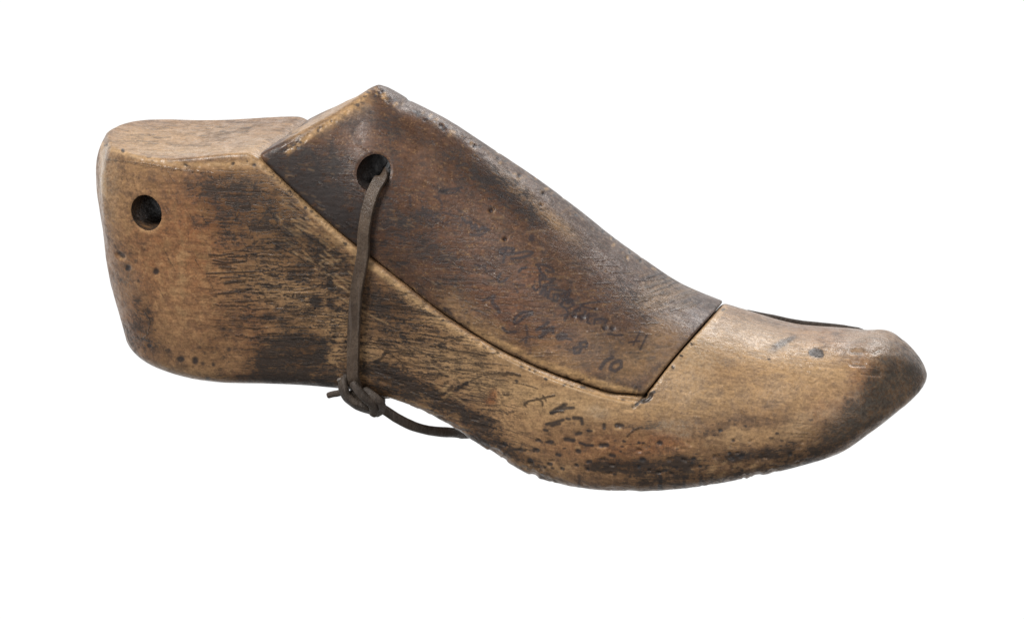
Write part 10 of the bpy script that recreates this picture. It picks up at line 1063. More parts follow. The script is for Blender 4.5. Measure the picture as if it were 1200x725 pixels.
(8,0.022,0.52,0.8,[13.28,2.58,13.33,2.54]),(1,0.028,0.76,0.8,[15.11,1.69,15.11,1.64]),(1,0.033,0.67,0.8,[17.46,1.05,17.47,1.1]),(6,0.04,0.016,0.7,[17.46,1.05]),(1,0.024,0.67,0.8,[14.76,1.91,14.81,1.9]),
(2,0.016,0.66,0.8,[16.53,1.29,16.44,1.3]),(1,0.038,0.56,0.8,[15.35,1.68,15.42,1.67]),(2,0.025,0.92,0.8,[12.33,3.06,12.44,3.02]),(8,0.027,0.56,0.8,[16.51,1.23,16.46,1.26]),(6,0.033,0.02,0.7,[16.51,1.23]),
(8,0.031,0.62,0.8,[16.26,1.33,16.22,1.31]),(2,0.022,0.79,0.8,[13.61,2.37,13.6,2.33]),(1,0.035,0.57,0.8,[12.38,3.04,12.45,3.06]),(6,0.042,0.016,0.7,[12.38,3.04]),(8,0.037,0.95,0.8,[17.49,1.12,17.49,1.13]),
(2,0.018,0.61,0.8,[12.76,2.8,12.83,2.78]),(6,0.022,0.024,0.7,[12.76,2.8]),(8,0.038,0.75,0.8,[11.97,3.3,11.9,3.28]),(6,0.045,0.026,0.7,[11.97,3.3]),(8,0.024,0.61,0.8,[12.02,3.29,12.09,3.24]),
(1,0.039,0.62,0.8,[10.1,4.72,10.21,4.7]),(1,0.035,0.96,0.8,[10.22,4.54,10.19,4.57]),(6,0.042,0.011,0.7,[10.22,4.54]),(8,0.033,0.51,0.8,[9.32,5.38,9.26,5.32]),(2,0.036,0.82,0.8,[10.62,4.31,10.63,4.36]),
(1,0.026,0.66,0.8,[11.89,3.46,11.93,3.5]),(6,0.032,0.02,0.7,[11.89,3.46]),(1,0.031,0.93,0.8,[9.92,4.91,9.95,4.9]),(6,0.038,0.015,0.7,[9.92,4.91]),(8,0.038,0.95,0.8,[9.94,4.82,9.89,4.78]),
(1,0.041,0.69,0.8,[10.13,4.64,10.15,4.59]),(6,0.049,0.012,0.7,[10.13,4.64]),(2,0.038,0.89,0.8,[11.69,3.54,11.66,3.53]),(2,0.021,0.96,0.8,[10.35,4.52,10.39,4.53]),(2,0.032,0.69,0.8,[10.3,4.53,10.41,4.47]),
(1,0.024,0.76,0.8,[9.91,4.95,9.89,4.99]),(6,0.029,0.016,0.7,[9.91,4.95]),(8,0.018,0.87,0.8,[11.0,4.05,11.05,4.01]),(2,0.026,0.73,0.8,[11.69,3.58,11.73,3.62]),(6,0.032,0.021,0.7,[11.69,3.58]),
(2,0.014,0.59,0.8,[9.48,5.17,9.53,5.14]),(2,0.021,0.96,0.8,[10.32,4.59,10.4,4.55]),(8,0.033,0.78,0.8,[11.06,4.05,10.98,4.0]),(2,0.023,0.51,0.8,[10.11,4.74,10.22,4.7]),(6,0.027,0.023,0.7,[10.11,4.74]),
(8,0.031,0.92,0.8,[9.57,5.14,9.61,5.19]),(2,0.031,0.9,0.8,[11.38,3.64,11.36,3.63]),(1,0.036,0.86,0.8,[10.51,4.38,10.46,4.33]),(8,0.038,0.66,0.8,[9.4,5.3,9.48,5.34]),(6,0.046,0.025,0.7,[9.4,5.3]),
(2,0.041,0.92,0.8,[10.28,4.63,10.31,4.65]),(6,0.049,0.027,0.7,[10.28,4.63]),(2,0.017,0.95,0.8,[10.18,4.64,10.25,4.63]),(6,0.021,0.014,0.7,[10.18,4.64]),(8,0.034,0.76,0.8,[9.44,5.25,9.48,5.2]),
(6,0.041,0.019,0.7,[9.44,5.25]),(8,0.036,0.85,0.8,[9.34,5.24,9.34,5.24]),(2,0.019,0.55,0.8,[10.79,4.21,10.78,4.16]),(1,0.027,0.7,0.8,[11.13,3.88,11.13,3.88]),(6,0.032,0.017,0.7,[11.13,3.88]),
(8,0.032,0.76,0.8,[17.81,5.62,17.86,5.64]),(8,0.023,0.96,0.8,[18.01,5.78,18.01,5.8]),(6,0.028,0.014,0.7,[18.01,5.78]),(8,0.02,0.86,0.8,[15.56,7.16,15.55,7.21]),(6,0.025,0.009,0.7,[15.56,7.16]),
(8,0.029,0.55,0.8,[15.73,7.25,15.78,7.24]),(1,0.037,0.65,0.8,[17.76,5.77,17.85,5.71]),(1,0.021,0.52,0.8,[17.95,5.69,18.07,5.63]),(8,0.04,0.53,0.8,[14.04,8.46,13.97,8.4]),(2,0.031,0.97,0.8,[17.49,5.73,17.49,5.74]),
(6,0.037,0.025,0.7,[17.49,5.73]),(8,0.024,0.57,0.8,[14.55,7.96,14.59,7.96]),(2,0.023,0.97,0.8,[13.23,8.91,13.17,8.91]),(1,0.022,0.66,0.8,[16.49,6.41,16.47,6.42]),(1,0.027,0.7,0.8,[13.12,9.13,13.1,9.08]),
(6,0.032,0.009,0.7,[13.12,9.13]),(1,0.035,0.67,0.8,[13.42,8.99,13.36,8.99]),(8,0.021,0.87,0.8,[17.09,6.37,17.15,6.38]),(6,0.025,0.01,0.7,[17.09,6.37]),(2,0.021,0.63,0.8,[17.75,6.03,17.73,6.03]),
(8,0.014,0.95,0.8,[17.35,5.9,17.32,5.87]),(1,0.018,1.0,0.8,[17.01,6.36,17.13,6.38]),(2,0.016,0.95,0.8,[13.72,8.53,13.64,8.53]),(1,0.017,0.77,0.8,[14.17,8.44,14.15,8.46]),(1,0.032,0.59,0.8,[13.14,9.06,13.23,9.1]),
(6,0.038,0.027,0.7,[13.14,9.06]),(1,0.031,0.84,0.8,[16.69,6.6,16.69,6.65]),(6,0.037,0.026,0.7,[16.69,6.6]),(2,0.039,0.73,0.8,[14.73,8.02,14.8,8.05]),(8,0.036,0.52,0.8,[17.9,5.61,17.94,5.65]),
(6,0.043,0.011,0.7,[17.9,5.61]),(2,0.033,0.93,0.8,[17.04,6.17,17.0,6.14]),(8,0.039,0.56,0.8,[16.32,6.71,16.31,6.69]),(6,0.047,0.014,0.7,[16.32,6.71]),(8,0.023,0.79,0.8,[14.94,7.92,14.98,7.9]),
(8,0.039,0.64,0.8,[15.34,7.74,15.3,7.74]),(6,0.046,0.013,0.7,[15.34,7.74]),(2,0.037,0.79,0.8,[13.87,8.4,13.79,8.35]),(6,0.045,0.026,0.7,[13.87,8.4]),(1,0.025,0.67,0.8,[17.25,5.99,17.36,6.01]),
(8,0.041,0.98,0.8,[13.12,9.29,13.21,9.27]),(6,0.049,0.02,0.7,[13.12,9.29]),(8,0.027,0.79,0.8,[13.76,8.83,13.82,8.88]),(1,0.023,0.93,0.8,[15.73,7.18,15.79,7.13]),(6,0.027,0.01,0.7,[15.73,7.18]),
(8,0.041,0.61,0.8,[18.04,5.4,18.12,5.39]),(1,0.018,0.95,0.8,[14.99,7.83,15.03,7.79]),(2,0.029,0.85,0.8,[16.97,6.37,16.95,6.4]),(6,0.035,0.023,0.7,[16.97,6.37]),(1,0.019,0.55,0.8,[13.16,9.06,13.11,9.06]),
(2,0.027,0.61,0.8,[14.4,8.38,14.4,8.41]),(6,0.033,0.01,0.7,[14.4,8.38]),(8,0.028,0.79,0.8,[17.96,5.6,18.03,5.66]),(6,0.034,0.019,0.7,[17.96,5.6]),(2,0.025,0.95,0.8,[18.35,5.38,18.45,5.34]),
(8,0.026,0.86,0.8,[15.94,7.06,16.0,7.02]),(6,0.031,0.01,0.7,[15.94,7.06]),]
BLOCK_BLOBS=[
(1,14.25,6.35,0.11,0.14,0.0,0.8),(5,15.02,6.21,0.61,0.33,0.0,0.25),(3,13.32,4.48,1.11,0.61,0.35,0.8),(3,14.36,4.99,0.33,0.22,0.35,0.9),(3,13.6,3.91,0.39,0.5,0.35,0.8),(3,11.89,5.76,1.11,0.67,0.35,0.45),
(3,16.43,4.62,1.67,0.56,0.35,0.25),(3,14.73,2.92,1.11,0.56,0.35,0.35),(3,9.89,6.62,0.67,0.56,0.35,0.35),(3,12.46,7.61,1.11,0.67,0.35,0.35),(3,8.73,9.78,1.11,0.39,0.35,0.4),(3,7.16,7.49,0.67,0.44,0.35,0.4),
(3,7.3,8.92,0.83,0.39,0.35,0.2),(3,16.13,1.8,0.83,0.22,0.35,0.3),(3,9.89,8.62,0.83,0.83,0.35,0.4),(0,6.73,8.21,1.11,0.83,-0.7,0.675),(0,7.73,7.06,0.72,0.67,-0.79,0.765),(0,5.86,8.93,0.44,0.33,-0.7,0.7200000000000001),
(0,7.07,9.07,0.83,0.39,0.52,0.45),(0,8.16,6.06,0.39,0.33,-0.7,0.63),(0,9.87,10.07,1.39,0.33,-0.44,0.405),(0,12.17,8.63,1.0,0.5,-0.7,0.45),(0,13.6,7.91,1.11,0.5,-0.7,0.54),(0,13.17,8.28,0.83,0.39,-0.7,0.45),
(0,10.75,6.05,1.67,0.61,-0.7,0.405),(0,10.32,6.9,0.72,0.39,0.0,0.45),(0,12.04,4.34,0.83,0.39,-0.61,0.315),(0,10.17,4.91,0.83,0.33,-0.52,0.27),(0,14.74,6.61,1.39,0.39,-0.61,0.225),
(0,16.44,5.19,1.67,0.33,-0.61,0.18000000000000002),(0,11.32,7.9,1.39,0.67,-0.35,0.27),(0,17.57,4.34,1.11,0.44,-0.35,0.27),(0,19.36,4.63,1.39,0.19,-0.52,0.315),(0,9.31,9.49,0.56,0.22,0.0,0.36000000000000004),
(2,12.04,3.91,0.72,0.39,-0.61,0.45),(2,12.89,3.34,0.61,0.25,-0.52,0.45),(2,15.15,2.22,1.11,0.28,-0.35,0.35),(2,17.53,2.09,0.83,0.39,0.35,0.35),(2,16.41,2.65,1.39,0.56,-0.17,0.25),(2,18.68,3.21,0.61,0.56,0.7,0.4),
(2,13.6,8.2,0.67,0.22,-0.66,0.4),(2,14.74,7.19,0.83,0.19,-0.66,0.4),(2,15.31,6.62,0.56,0.22,-0.66,0.3),(2,18.45,4.48,0.72,0.33,0.35,0.4),(2,7.72,10.37,0.67,0.14,0.66,0.5),(2,8.43,10.81,0.44,0.22,0.52,0.4),
(2,14.73,2.64,0.83,0.28,-0.35,0.3),(5,19.26,3.35,0.94,0.67,0.52,0.425),(5,18.66,2.65,0.72,0.39,0.7,0.3),(5,17.56,3.77,1.67,0.72,-0.35,0.25),(5,16.16,5.47,1.67,0.56,-0.52,0.175),(5,9.84,11.23,0.83,0.14,-0.47,0.45),  # grey blobs paint in sheen at the front and along the ridge
(5,10.72,10.69,1.11,0.14,-0.47,0.45),(5,12.02,9.8,0.83,0.14,-0.52,0.25),(5,8.99,11.43,0.17,0.08,-0.35,0.5),(5,9.7,11.28,0.56,0.08,-0.47,0.5),(5,11.01,10.54,0.61,0.08,-0.47,0.5),(5,7.2,10.6,0.83,0.17,0.52,0.3),
(5,6.43,9.79,0.56,0.17,0.52,0.2),(5,12.04,4.05,0.67,0.33,-0.52,0.25),(5,12.46,4.9,1.67,0.83,-0.52,0.1),(5,16.41,2.93,1.11,0.56,-0.17,0.1),(2,7.36,10.64,0.94,0.22,0.58,0.8),(2,6.43,10.07,0.44,0.22,0.52,0.8),
(2,8.21,11.2,0.44,0.14,0.63,0.8),(0,5.63,8.87,0.22,0.39,0.0,0.765),(0,6.87,7.92,1.0,0.5,-0.73,0.54),(0,7.88,7.49,0.56,0.72,-1.05,0.54),(0,6.44,8.78,0.72,0.39,0.52,0.45),(0,7.73,8.92,0.56,0.56,0.0,0.36000000000000004),
(0,9.46,6.91,0.39,1.39,0.0,0.27),(4,13.6,4.9,3.33,2.22,-0.35,0.4),(4,18.16,4.48,1.11,0.69,0.0,0.6),(3,6.49,8.41,0.19,0.11,-0.7,0.8),(2,6.55,8.41,0.14,0.07,-0.7,0.35),(3,7.07,7.72,0.25,0.11,-0.7,0.8),
(2,7.13,7.72,0.17,0.07,-0.7,0.35),(3,6.78,8.87,0.17,0.22,-0.7,0.8),(2,6.84,8.87,0.12,0.13,-0.7,0.35),(3,7.45,8.2,0.22,0.14,-0.7,0.8),(2,7.5,8.2,0.16,0.08,-0.7,0.35),(3,7.73,6.69,0.17,0.22,-0.7,0.8),
(2,7.79,6.69,0.12,0.13,-0.7,0.35),(3,6.29,8.78,0.11,0.22,-0.7,0.8),(2,6.35,8.78,0.08,0.13,-0.7,0.35),(3,8.02,7.63,0.14,0.28,-0.7,0.8),(2,8.08,7.63,0.1,0.17,-0.7,0.35),(3,7.3,7.2,0.22,0.11,-0.7,0.8),
(2,7.36,7.2,0.16,0.07,-0.7,0.35),(3,6.0,9.01,0.08,0.17,-0.7,0.8),(2,6.06,9.01,0.06,0.1,-0.7,0.35),(3,9.89,7.48,1.39,0.83,-0.35,0.35),(3,11.89,6.9,1.39,0.83,-0.52,0.35),(3,13.6,5.75,1.67,0.83,-0.52,0.3),
(3,9.31,9.49,1.11,0.56,-0.17,0.3),(0,6.44,8.07,0.39,0.56,-0.7,0.5),(0,7.44,6.92,0.44,0.39,-0.7,0.6),(0,8.74,6.06,0.33,0.22,-0.7,0.5),(0,9.89,5.48,0.56,0.22,-0.61,0.4),(0,11.32,5.76,0.67,0.28,-0.35,0.35),
(0,10.75,7.05,0.5,0.22,-0.17,0.3),(0,9.02,10.07,0.83,0.28,0.0,0.35),(0,14.17,7.04,0.67,0.22,-0.66,0.35),(0,8.23,7.34,0.56,0.83,-0.35,0.55),(0,7.88,8.63,0.39,0.56,0.0,0.5),(0,9.75,8.19,0.5,0.83,-0.17,0.35),
(0,9.03,6.48,0.5,0.44,-0.52,0.5),(0,6.73,8.49,0.83,0.56,-0.52,0.4),(3,13.6,3.77,1.39,0.56,-0.35,0.4),(3,12.46,2.92,0.56,0.22,-0.44,0.3),(3,15.01,2.92,1.39,0.67,-0.35,0.3),(3,11.32,8.05,1.11,0.56,0.0,0.3),]

# =====================================================================
# materials
class NT:
    def __init__(s,name):
        s.m=bpy.data.materials.new(name); s.m.use_nodes=True; s.t=s.m.node_tree; s.t.nodes.clear()
    def n(s,kind,**kw):
        x=s.t.nodes.new(kind)
        for k,v in kw.items(): setattr(x,k,v)
        return x
    def put(s,sock,v):
        if isinstance(v,bpy.types.NodeSocket): s.t.links.new(v,sock)
        else: sock.default_value=v
    def math(s,op,a,b=0.0,c=0.0,clamp=False):
        x=s.n('ShaderNodeMath',operation=op,use_clamp=clamp)
        for i,v in enumerate((a,b,c)): s.put(x.inputs[i],v)
        return x.outputs[0]
    def mix(s,f,a,b,mode='MIX'):
        x=s.n('ShaderNodeMix',data_type='RGBA',blend_type=mode,clamp_factor=True)
        s.put(x.inputs[0],f); s.put(x.inputs[6],a); s.put(x.inputs[7],b); return x.outputs[2]
    def rng(s,v,a,b,c=0.0,d=1.0,smooth=True):
        x=s.n('ShaderNodeMapRange',interpolation_type='SMOOTHSTEP' if smooth else 'LINEAR')
        for i,q in enumerate((v,a,b,c,d)): s.put(x.inputs[i],q)
        return x.outputs[0]
    def noise(s,co,scale,detail=3,rough=.55,dist=0.0):
        x=s.n('ShaderNodeTexNoise'); s.put(x.inputs['Vector'],co); x.inputs['Scale'].default_value=scale
        x.inputs['Detail'].default_value=detail; x.inputs['Roughness'].default_value=rough; x.inputs['Distortion'].default_value=dist
        return x.outputs['Fac']
    def mapping(s,co,scale=(1,1,1),rot=(0,0,0),loc=(0,0,0)):
        x=s.n('ShaderNodeMapping'); s.put(x.inputs[0],co); x.inputs['Scale'].default_value=scale; x.inputs['Rotation'].default_value=rot; x.inputs['Location'].default_value=loc
        return x.outputs[0]
def rgb(r,g,b): return (r,g,b,1.0)
def srgb(r,g,b):
    f=lambda c:(c/255/12.92) if c/255<=.04045 else ((c/255+.055)/1.055)**2.4
    return (f(r),f(g),f(b),1.0)

def wood(name,C,dark_amount,seed,rough):
    t=NT(name)
    co=t.n('ShaderNodeTexCoord').outputs['Object']
    cm=t.mapping(co,(100,100,100),(0,0,0),(seed,seed*.7,seed*1.3))
    gr=t.mapping(cm,(1,1,1),(0,math.radians(C['tilt']),0))
    # waver the grain so it never runs ruler straight
    wn=t.n('ShaderNodeTexNoise'); t.put(wn.inputs['Vector'],cm); wn.inputs['Scale'].default_value=.55; wn.inputs['Detail'].default_value=5; wn.inputs['Roughness'].default_value=.62
    wv=t.n('ShaderNodeVectorMath',operation='MULTIPLY_ADD'); t.t.links.new(wn.outputs['Color'],wv.inputs[0]); wv.inputs[1].default_value=(9.0,.35,.35); t.t.links.new(gr,wv.inputs[2]); gr=wv.outputs[0]
    long_=t.mapping(gr,(.18,1,1))
    longer=t.mapping(gr,(.10,1,1))
    def att(n):
        a=t.n('ShaderNodeAttribute',attribute_name=n); q=t.n('ShaderNodeSeparateColor'); t.t.links.new(a.outputs['Color'],q.inputs[0]); return q.outputs
    a=att('marks_a');b=att('marks_b');c=att('marks_c')
    DK,INK,LT=a[0],a[1],a[2]; RED,STR,GREY_SHEEN=b[0],b[1],b[2]; LINE,SCR=c[0],c[1]
    n_big=t.noise(cm,.42,3,.6); n_mid=t.noise(long_,1.6,5,.62,.3); n_fine=t.noise(long_,9,4,.6); n_pat=t.noise(cm,2.3,5,.65,.4); n_speck=t.noise(cm,11,3,.6)
    n_ln=t.noise(longer,6.5,4,.65,.2); n_ln2=t.noise(longer,15,3,.6,.1)
    # plain wood: dull brown with paler and redder drifts
    col=t.mix(t.rng(n_big,.3,.7),C['a'],C['b'])
    col=t.mix(t.math('MULTIPLY',t.rng(n_mid,.35,.7),.55),col,C['c'])
    lf=t.math('MULTIPLY',LT,t.rng(t.math('ADD',n_mid,t.math('MULTIPLY',n_pat,.35)),.38,.72,.55,1.0),clamp=True)
    col=t.mix(lf,col,C['light'])
    redf=t.math('MULTIPLY',RED,t.rng(n_pat,.32,.62,.25,.95),clamp=True)
    col=t.mix(redf,col,C['red'])
    # uneven grime sitting in the grain
    n_gr=t.noise(t.mapping(cm,(.6,1,1),(0,0,0),(9,3,1)),5.5,5,.68,.3)
    gm=t.rng(t.math('ADD',t.math('MULTIPLY',n_pat,.4),t.math('ADD',t.math('MULTIPLY',n_mid,.2),t.math('MULTIPLY',n_gr,.4))),.46,.62)
    gm=t.math('MULTIPLY',gm,t.math('SUBTRACT',C['grime'],t.math('MULTIPLY',LT,C['grime']*.65)),clamp=True)
    col=t.mix(gm,col,C['grimec'])
    fine=t.rng(n_fine,.28,.72,1-C['fine'],1+C['fine'])
    n_i1=t.noise(cm,6.5,4,.7); n_i2=t.noise(cm,16,3,.7)
    iso=t.math('ADD',t.math('MULTIPLY',n_i1,.55),t.math('MULTIPLY',n_i2,.45))
    col=t.mix(t.math('MULTIPLY',t.rng(iso,.53,.66),.55),col,C['grimec'])
    col=t.mix(t.math('MULTIPLY',t.rng(iso,.47,.36),.35),col,C['light'])
    vm=t.n('ShaderNodeVectorMath',operation='SCALE'); t.t.links.new(col,vm.inputs[0]); t.t.links.new(t.math('MULTIPLY',fine,t.rng(n_speck,.25,.75,1-C['fine']*.8,1+C['fine']*.8)),vm.inputs['Scale']); col=vm.outputs[0]
    # soaked dark stains, painted toe shade and dark bore walls, broken up along the grain
    br=t.math('ADD',t.math('ADD',t.math('MULTIPLY',n_ln,.45),t.math('MULTIPLY',n_ln2,.45)),t.math('ADD',t.math('MULTIPLY',n_pat,.5),t.math('MULTIPLY',n_fine,.4)))
    dkn=t.math('ADD',t.math('MULTIPLY',DK,.86),t.math('MULTIPLY',t.math('SUBTRACT',t.math('ADD',br,t.math('MULTIPLY',t.math('SUBTRACT',n_speck,.5),.4)),.92),2.4))
    dk=t.math('MULTIPLY',t.rng(dkn,C['d0'],C['d1']),t.rng(DK,.02,.3))
    col=t.mix(t.math('MULTIPLY',t.rng(DK,.1,1.0),.62),col,t.mix(1.0,col,C['wash'],'MULTIPLY'))
    col=t.mix(t.math('MULTIPLY',dk,dark_amount),col,t.mix(t.rng(t.math('ADD',t.math('MULTIPLY',n_fine,.5),t.math('MULTIPLY',n_ln2,.5)),.38,.62),C['dark'],C['dark2']))
    # open grain
    st=t.math('MULTIPLY',t.rng(t.math('ADD',n_ln2,t.math('MULTIPLY',n_ln,.5)),.755,.85),STR)
    col=t.mix(t.math('MULTIPLY',st,.85),col,C['dark'])
    li=t.math('MULTIPLY',t.rng(t.math('ADD',LINE,t.math('MULTIPLY',t.math('SUBTRACT',n_speck,.5),1.5)),.12,.95),t.rng(LINE,.02,.2))
    col=t.mix(t.math('MULTIPLY',li,C['line']),col,C['dark'])
    col=t.mix(t.math('MULTIPLY',SCR,C['scr']),col,C['light'])
    gy=t.math('MULTIPLY',GREY_SHEEN,t.rng(n_speck,.38,.62,.35,1.0),clamp=True)  # grey tone and painted sheen laid into the colour, broken by speckle
    col=t.mix(t.math('MULTIPLY',gy,C['sheenf']),col,C['grey'])
    ik=t.math('MULTIPLY',t.rng(t.math('ADD',INK,t.math('MULTIPLY',t.math('SUBTRACT',t.math('ADD',t.math('MULTIPLY',n_speck,.6),t.math('MULTIPLY',n_fine,.4)),.5),1.15)),.10,.9),t.rng(INK,.02,.25))
    col=t.mix(t.math('MULTIPLY',ik,C['ink']),col,C['inkc'])
    # tiny pores all over
    po=t.rng(t.noise(t.mapping(cm,(.5,1,1)),19,2,.5),.66,.74)
    col=t.mix(t.math('MULTIPLY',po,.35),col,C['dark'])
    p=t.n('ShaderNodeBsdfPrincipled'); t.put(p.inputs['Base Color'],col)
    ro=t.math('ADD',t.math('SUBTRACT',rough,t.math('MULTIPLY',GREY_SHEEN,.12)),t.math('ADD',t.math('MULTIPLY',dk,.08),t.rng(t.math('ADD',t.math('MULTIPLY',n_pat,.5),t.math('MULTIPLY',n_i1,.5)),.38,.62,-.13,.14)))
    t.put(p.inputs['Roughness'],ro); p.inputs['IOR'].default_value=1.45; p.inputs['Specular IOR Level'].default_value=C['spec']
    h=t.math('ADD',t.math('MULTIPLY',n_fine,.45),t.math('MULTIPLY',n_speck,t.math('ADD',.35,t.math('MULTIPLY',GREY_SHEEN,.9))))
    h=t.math('ADD',h,t.math('ADD',t.math('MULTIPLY',n_i1,.5),t.math('MULTIPLY',dk,-.35)))
    h=t.math('SUBTRACT',h,t.math('ADD',t.math('MULTIPLY',li,1.0),t.math('MULTIPLY',st,.9)))
    bp=t.n('ShaderNodeBump'); bp.inputs['Strength'].default_value=C['bump']; bp.inputs['Distance'].default_value=.0004; t.put(bp.inputs['Height'],h)
    t.t.links.new(bp.outputs[0],p.inputs['Normal'])
    o=t.n('ShaderNodeOutputMaterial'); t.t.links.new(p.outputs[0],o.inputs[0])
    return t.m
BODYC=dict(tilt=3,a=srgb(138,105,75),b=srgb(151,117,83),c=srgb(113,84,62),light=srgb(186,151,110),red=srgb(148,94,58),grime=.75,grimec=srgb(84,66,54),fine=.24,wash=srgb(150,135,130),
  d0=.22,d1=.78,dark=srgb(42,35,31),dark2=srgb(62,51,44),line=.8,scr=.6,grey=srgb(166,156,140),sheenf=.42,ink=.88,inkc=srgb(42,40,42),spec=.5,bump=.42)  # grey is also the colour of the painted highlights
BLOCKC=dict(tilt=4,a=srgb(84,60,46),b=srgb(97,71,54),c=srgb(72,51,41),light=srgb(178,142,100),red=srgb(112,73,49),grime=.7,grimec=srgb(62,52,48),fine=.26,wash=srgb(170,165,168),
  d0=.16,d1=.8,dark=srgb(36,31,30),dark2=srgb(52,45,43),line=.6,scr=.28,grey=srgb(128,116,112),sheenf=.5,ink=.8,inkc=srgb(46,42,46),spec=.42,bump=.38)
M_BODY=wood('pale_worn_wood',BODYC,.93,0.0,.39)
M_BLOCK=wood('dark_worn_wood',BLOCKC,.95,37.0,.42)
def leather(name,c1,c2,rough):
    t=NT(name); co=t.n('ShaderNodeTexCoord').outputs['Object']; cm=t.mapping(co,(100,100,100))
    n1=t.noise(cm,1.8,4,.6);n2=t.noise(t.mapping(cm,(1,1,.35)),14,4,.65);n3=t.noise(t.mapping(cm,(2.2,2.2,.12)),4,4,.7)
    col=t.mix(t.rng(n1,.3,.7),c1,c2); col=t.mix(t.math('MULTIPLY',t.rng(n3,.5,.72),.5),col,srgb(112,100,92)); col=t.mix(t.math('MULTIPLY',t.rng(n2,.5,.75),.5),col,srgb(40,34,32))
    p=t.n('ShaderNodeBsdfPrincipled'); t.put(p.inputs['Base Color'],col); t.put(p.inputs['Roughness'],t.rng(n2,.3,.7,rough-.1,rough+.12)); p.inputs['Specular IOR Level'].default_value=.45
    bp=t.n('ShaderNodeBump'); bp.inputs['Strength'].default_value=.55; bp.inputs['Distance'].default_value=.0006; t.put(bp.inputs['Height'],t.math('ADD',n2,t.math('ADD',n3,t.noise(cm,9,4,.7)))); t.t.links.new(bp.outputs[0],p.inputs['Normal'])
    o=t.n('ShaderNodeOutputMaterial'); t.t.links.new(p.outputs[0],o.inputs[0]); return t.m
M_STRAP=leather('dark_leather',srgb(72,59,49),srgb(98,83,70),.36)
M_CORD=leather('old_cord',srgb(62,53,46),srgb(84,72,62),.6)
M_EDGE=leather('pale_leather_edge',srgb(132,124,116),srgb(110,100,92),.7)
M_STRIP=leather('black_leather',srgb(52,44,38),srgb(64,54,46),.6)

# =====================================================================
# the shoe last
S=Shape(PR)
sc=bpy.context.scene
last=bpy.data.objects.new('shoe_last',None); sc.collection.objects.link(last)
last['label']='old worn wooden shoe last with a dark instep block and a holed heel'; last['category']='shoe last'
def chans(strokes,bl):
    img=raster([(c,r,s,so,np.array(p).reshape(-1,2)) for c,r,s,so,p in strokes],10)
    blobs(img,bl); img[6]=np.clip(img[6],-.05,.2); return img
body,GB,NB=carve('last_body',S,f_body,SP_BODY,(170,700,170,760),chans(BODY_STROKES,BODY_BLOBS),M_BODY,last,HOLE_BODY,3,1.0)
block,GK,NK=carve('instep_block',S,f_block,SP_BLOCK,(160,460,160,560),chans(BLOCK_STROKES,BLOCK_BLOBS),M_BLOCK,last,HOLE_BLOCK,8,.8)
body['label']='pale brown heel and toe piece with black stains and scratches'
block['label']='dark brown wedge over the instep with faded handwriting'
# thin dark strip showing beyond the top of the toe
strip=[(20.71,2.20,5.16),(21.21,2.30,5.06),(21.71,2.35,4.99),(22.66,2.30,4.90),(23.31,2.20,4.92),(24.01,2.10,4.94),(24.51,2.00,4.94),(24.92,1.90,4.95)]
v,f=sweep(strip,(0,-1,.2),.15,.16,140,16,5,.008,2.6,(.1,.15))
o=link('leather_strip',v,f,M_STRIP,last); o['label']='thin dark strip along the far top edge of the toe'

# =====================================================================
# the cord: a flat strap out of the instep hole, down to a knot under the waist and away round the far side
cord=bpy.data.objects.new('leather_cord',None); sc.collection.objects.link(cord)
cord['label']='dark leather cord threaded through the instep hole and knotted under the waist'; cord['category']='cord'
def part(name,parts,mat,label=None):
    v,f=join(parts); o=link(name,v,f,mat,cord)
    if label: o['label']=label
    return o
P1=[(9.10,0.60,9.48),(9.48,-0.60,9.70),(9.94,-2.09,9.98),(9.81,-2.35,9.75),(9.68,-2.55,9.37),(9.57,-2.76,8.76),(9.49,-2.86,7.98),(9.50,-2.83,7.55),(9.30,-2.90,6.55),(9.23,-2.88,5.96),(9.15,-2.86,5.09),(9.11,-2.84,4.35),(9.10,-2.85,3.77),(9.11,-2.91,3.33),(9.15,-2.60,2.86),(9.19,-2.30,2.47)]
FL=[(-.1,-1,.5),(-.1,-1,.4),(-.1,-1,.25),(-.15,-1,.15),(-.15,-1,.1),(-.15,-1,0),(-.1,-1,-.1),(0,-1,-.2)]
part('strap',[sweep(P1,FL,.41,.16,420,48,11,.007,8,smooth=61)],M_STRAP)
# knot
k=[sweep([(8.69,-2.50,3.22),(8.71,-2.75,2.98),(8.82,-2.75,2.64),(9.10,-2.70,2.39),(9.41,-2.60,2.24),(9.61,-2.40,2.11)],[(-.5,-1,0),(-.6,-.8,-.5),(-.2,-1,-.5)],.38,.26,120,24,21,.026,3),
   sweep([(9.10,-2.95,3.22),(9.32,-3.00,2.97),(9.54,-2.95,2.71),(9.73,-2.85,2.47),(9.75,-2.75,2.20),(9.72,-2.70,2.10)],[(0,-1,.3),(0,-1,.1)],.28,.26,110,24,22,.024,2.6,(.5,.95)),
   sweep([(9.37,-2.70,2.91),(9.72,-2.80,2.77),(9.96,-2.75,2.54),(9.93,-2.50,2.23),(9.66,-2.30,1.99)],[(.2,-1,.5),(.4,-1,.2)],.29,.24,90,24,23,.024,2.6,(.4,.8)),
   sweep([(8.83,-2.50,2.68),(9.11,-2.40,2.50),(9.54,-2.30,2.39),(9.89,-2.30,2.22)],(0,-1,.3),.62,.42,90,24,24,.024,2.6,(.6,.7))]
part('knot',k,M_CORD)
part('cord_end',[sweep([(8.71,-2.50,2.72),(8.46,-2.55,2.64),(8.30,-2.60,2.61),(8.12,-2.60,2.54)],(0,-1,.1),.21,.18,60,20,31,.014,2.6,(.9,.8))],M_CORD,'short grey end poking out left of the knot')
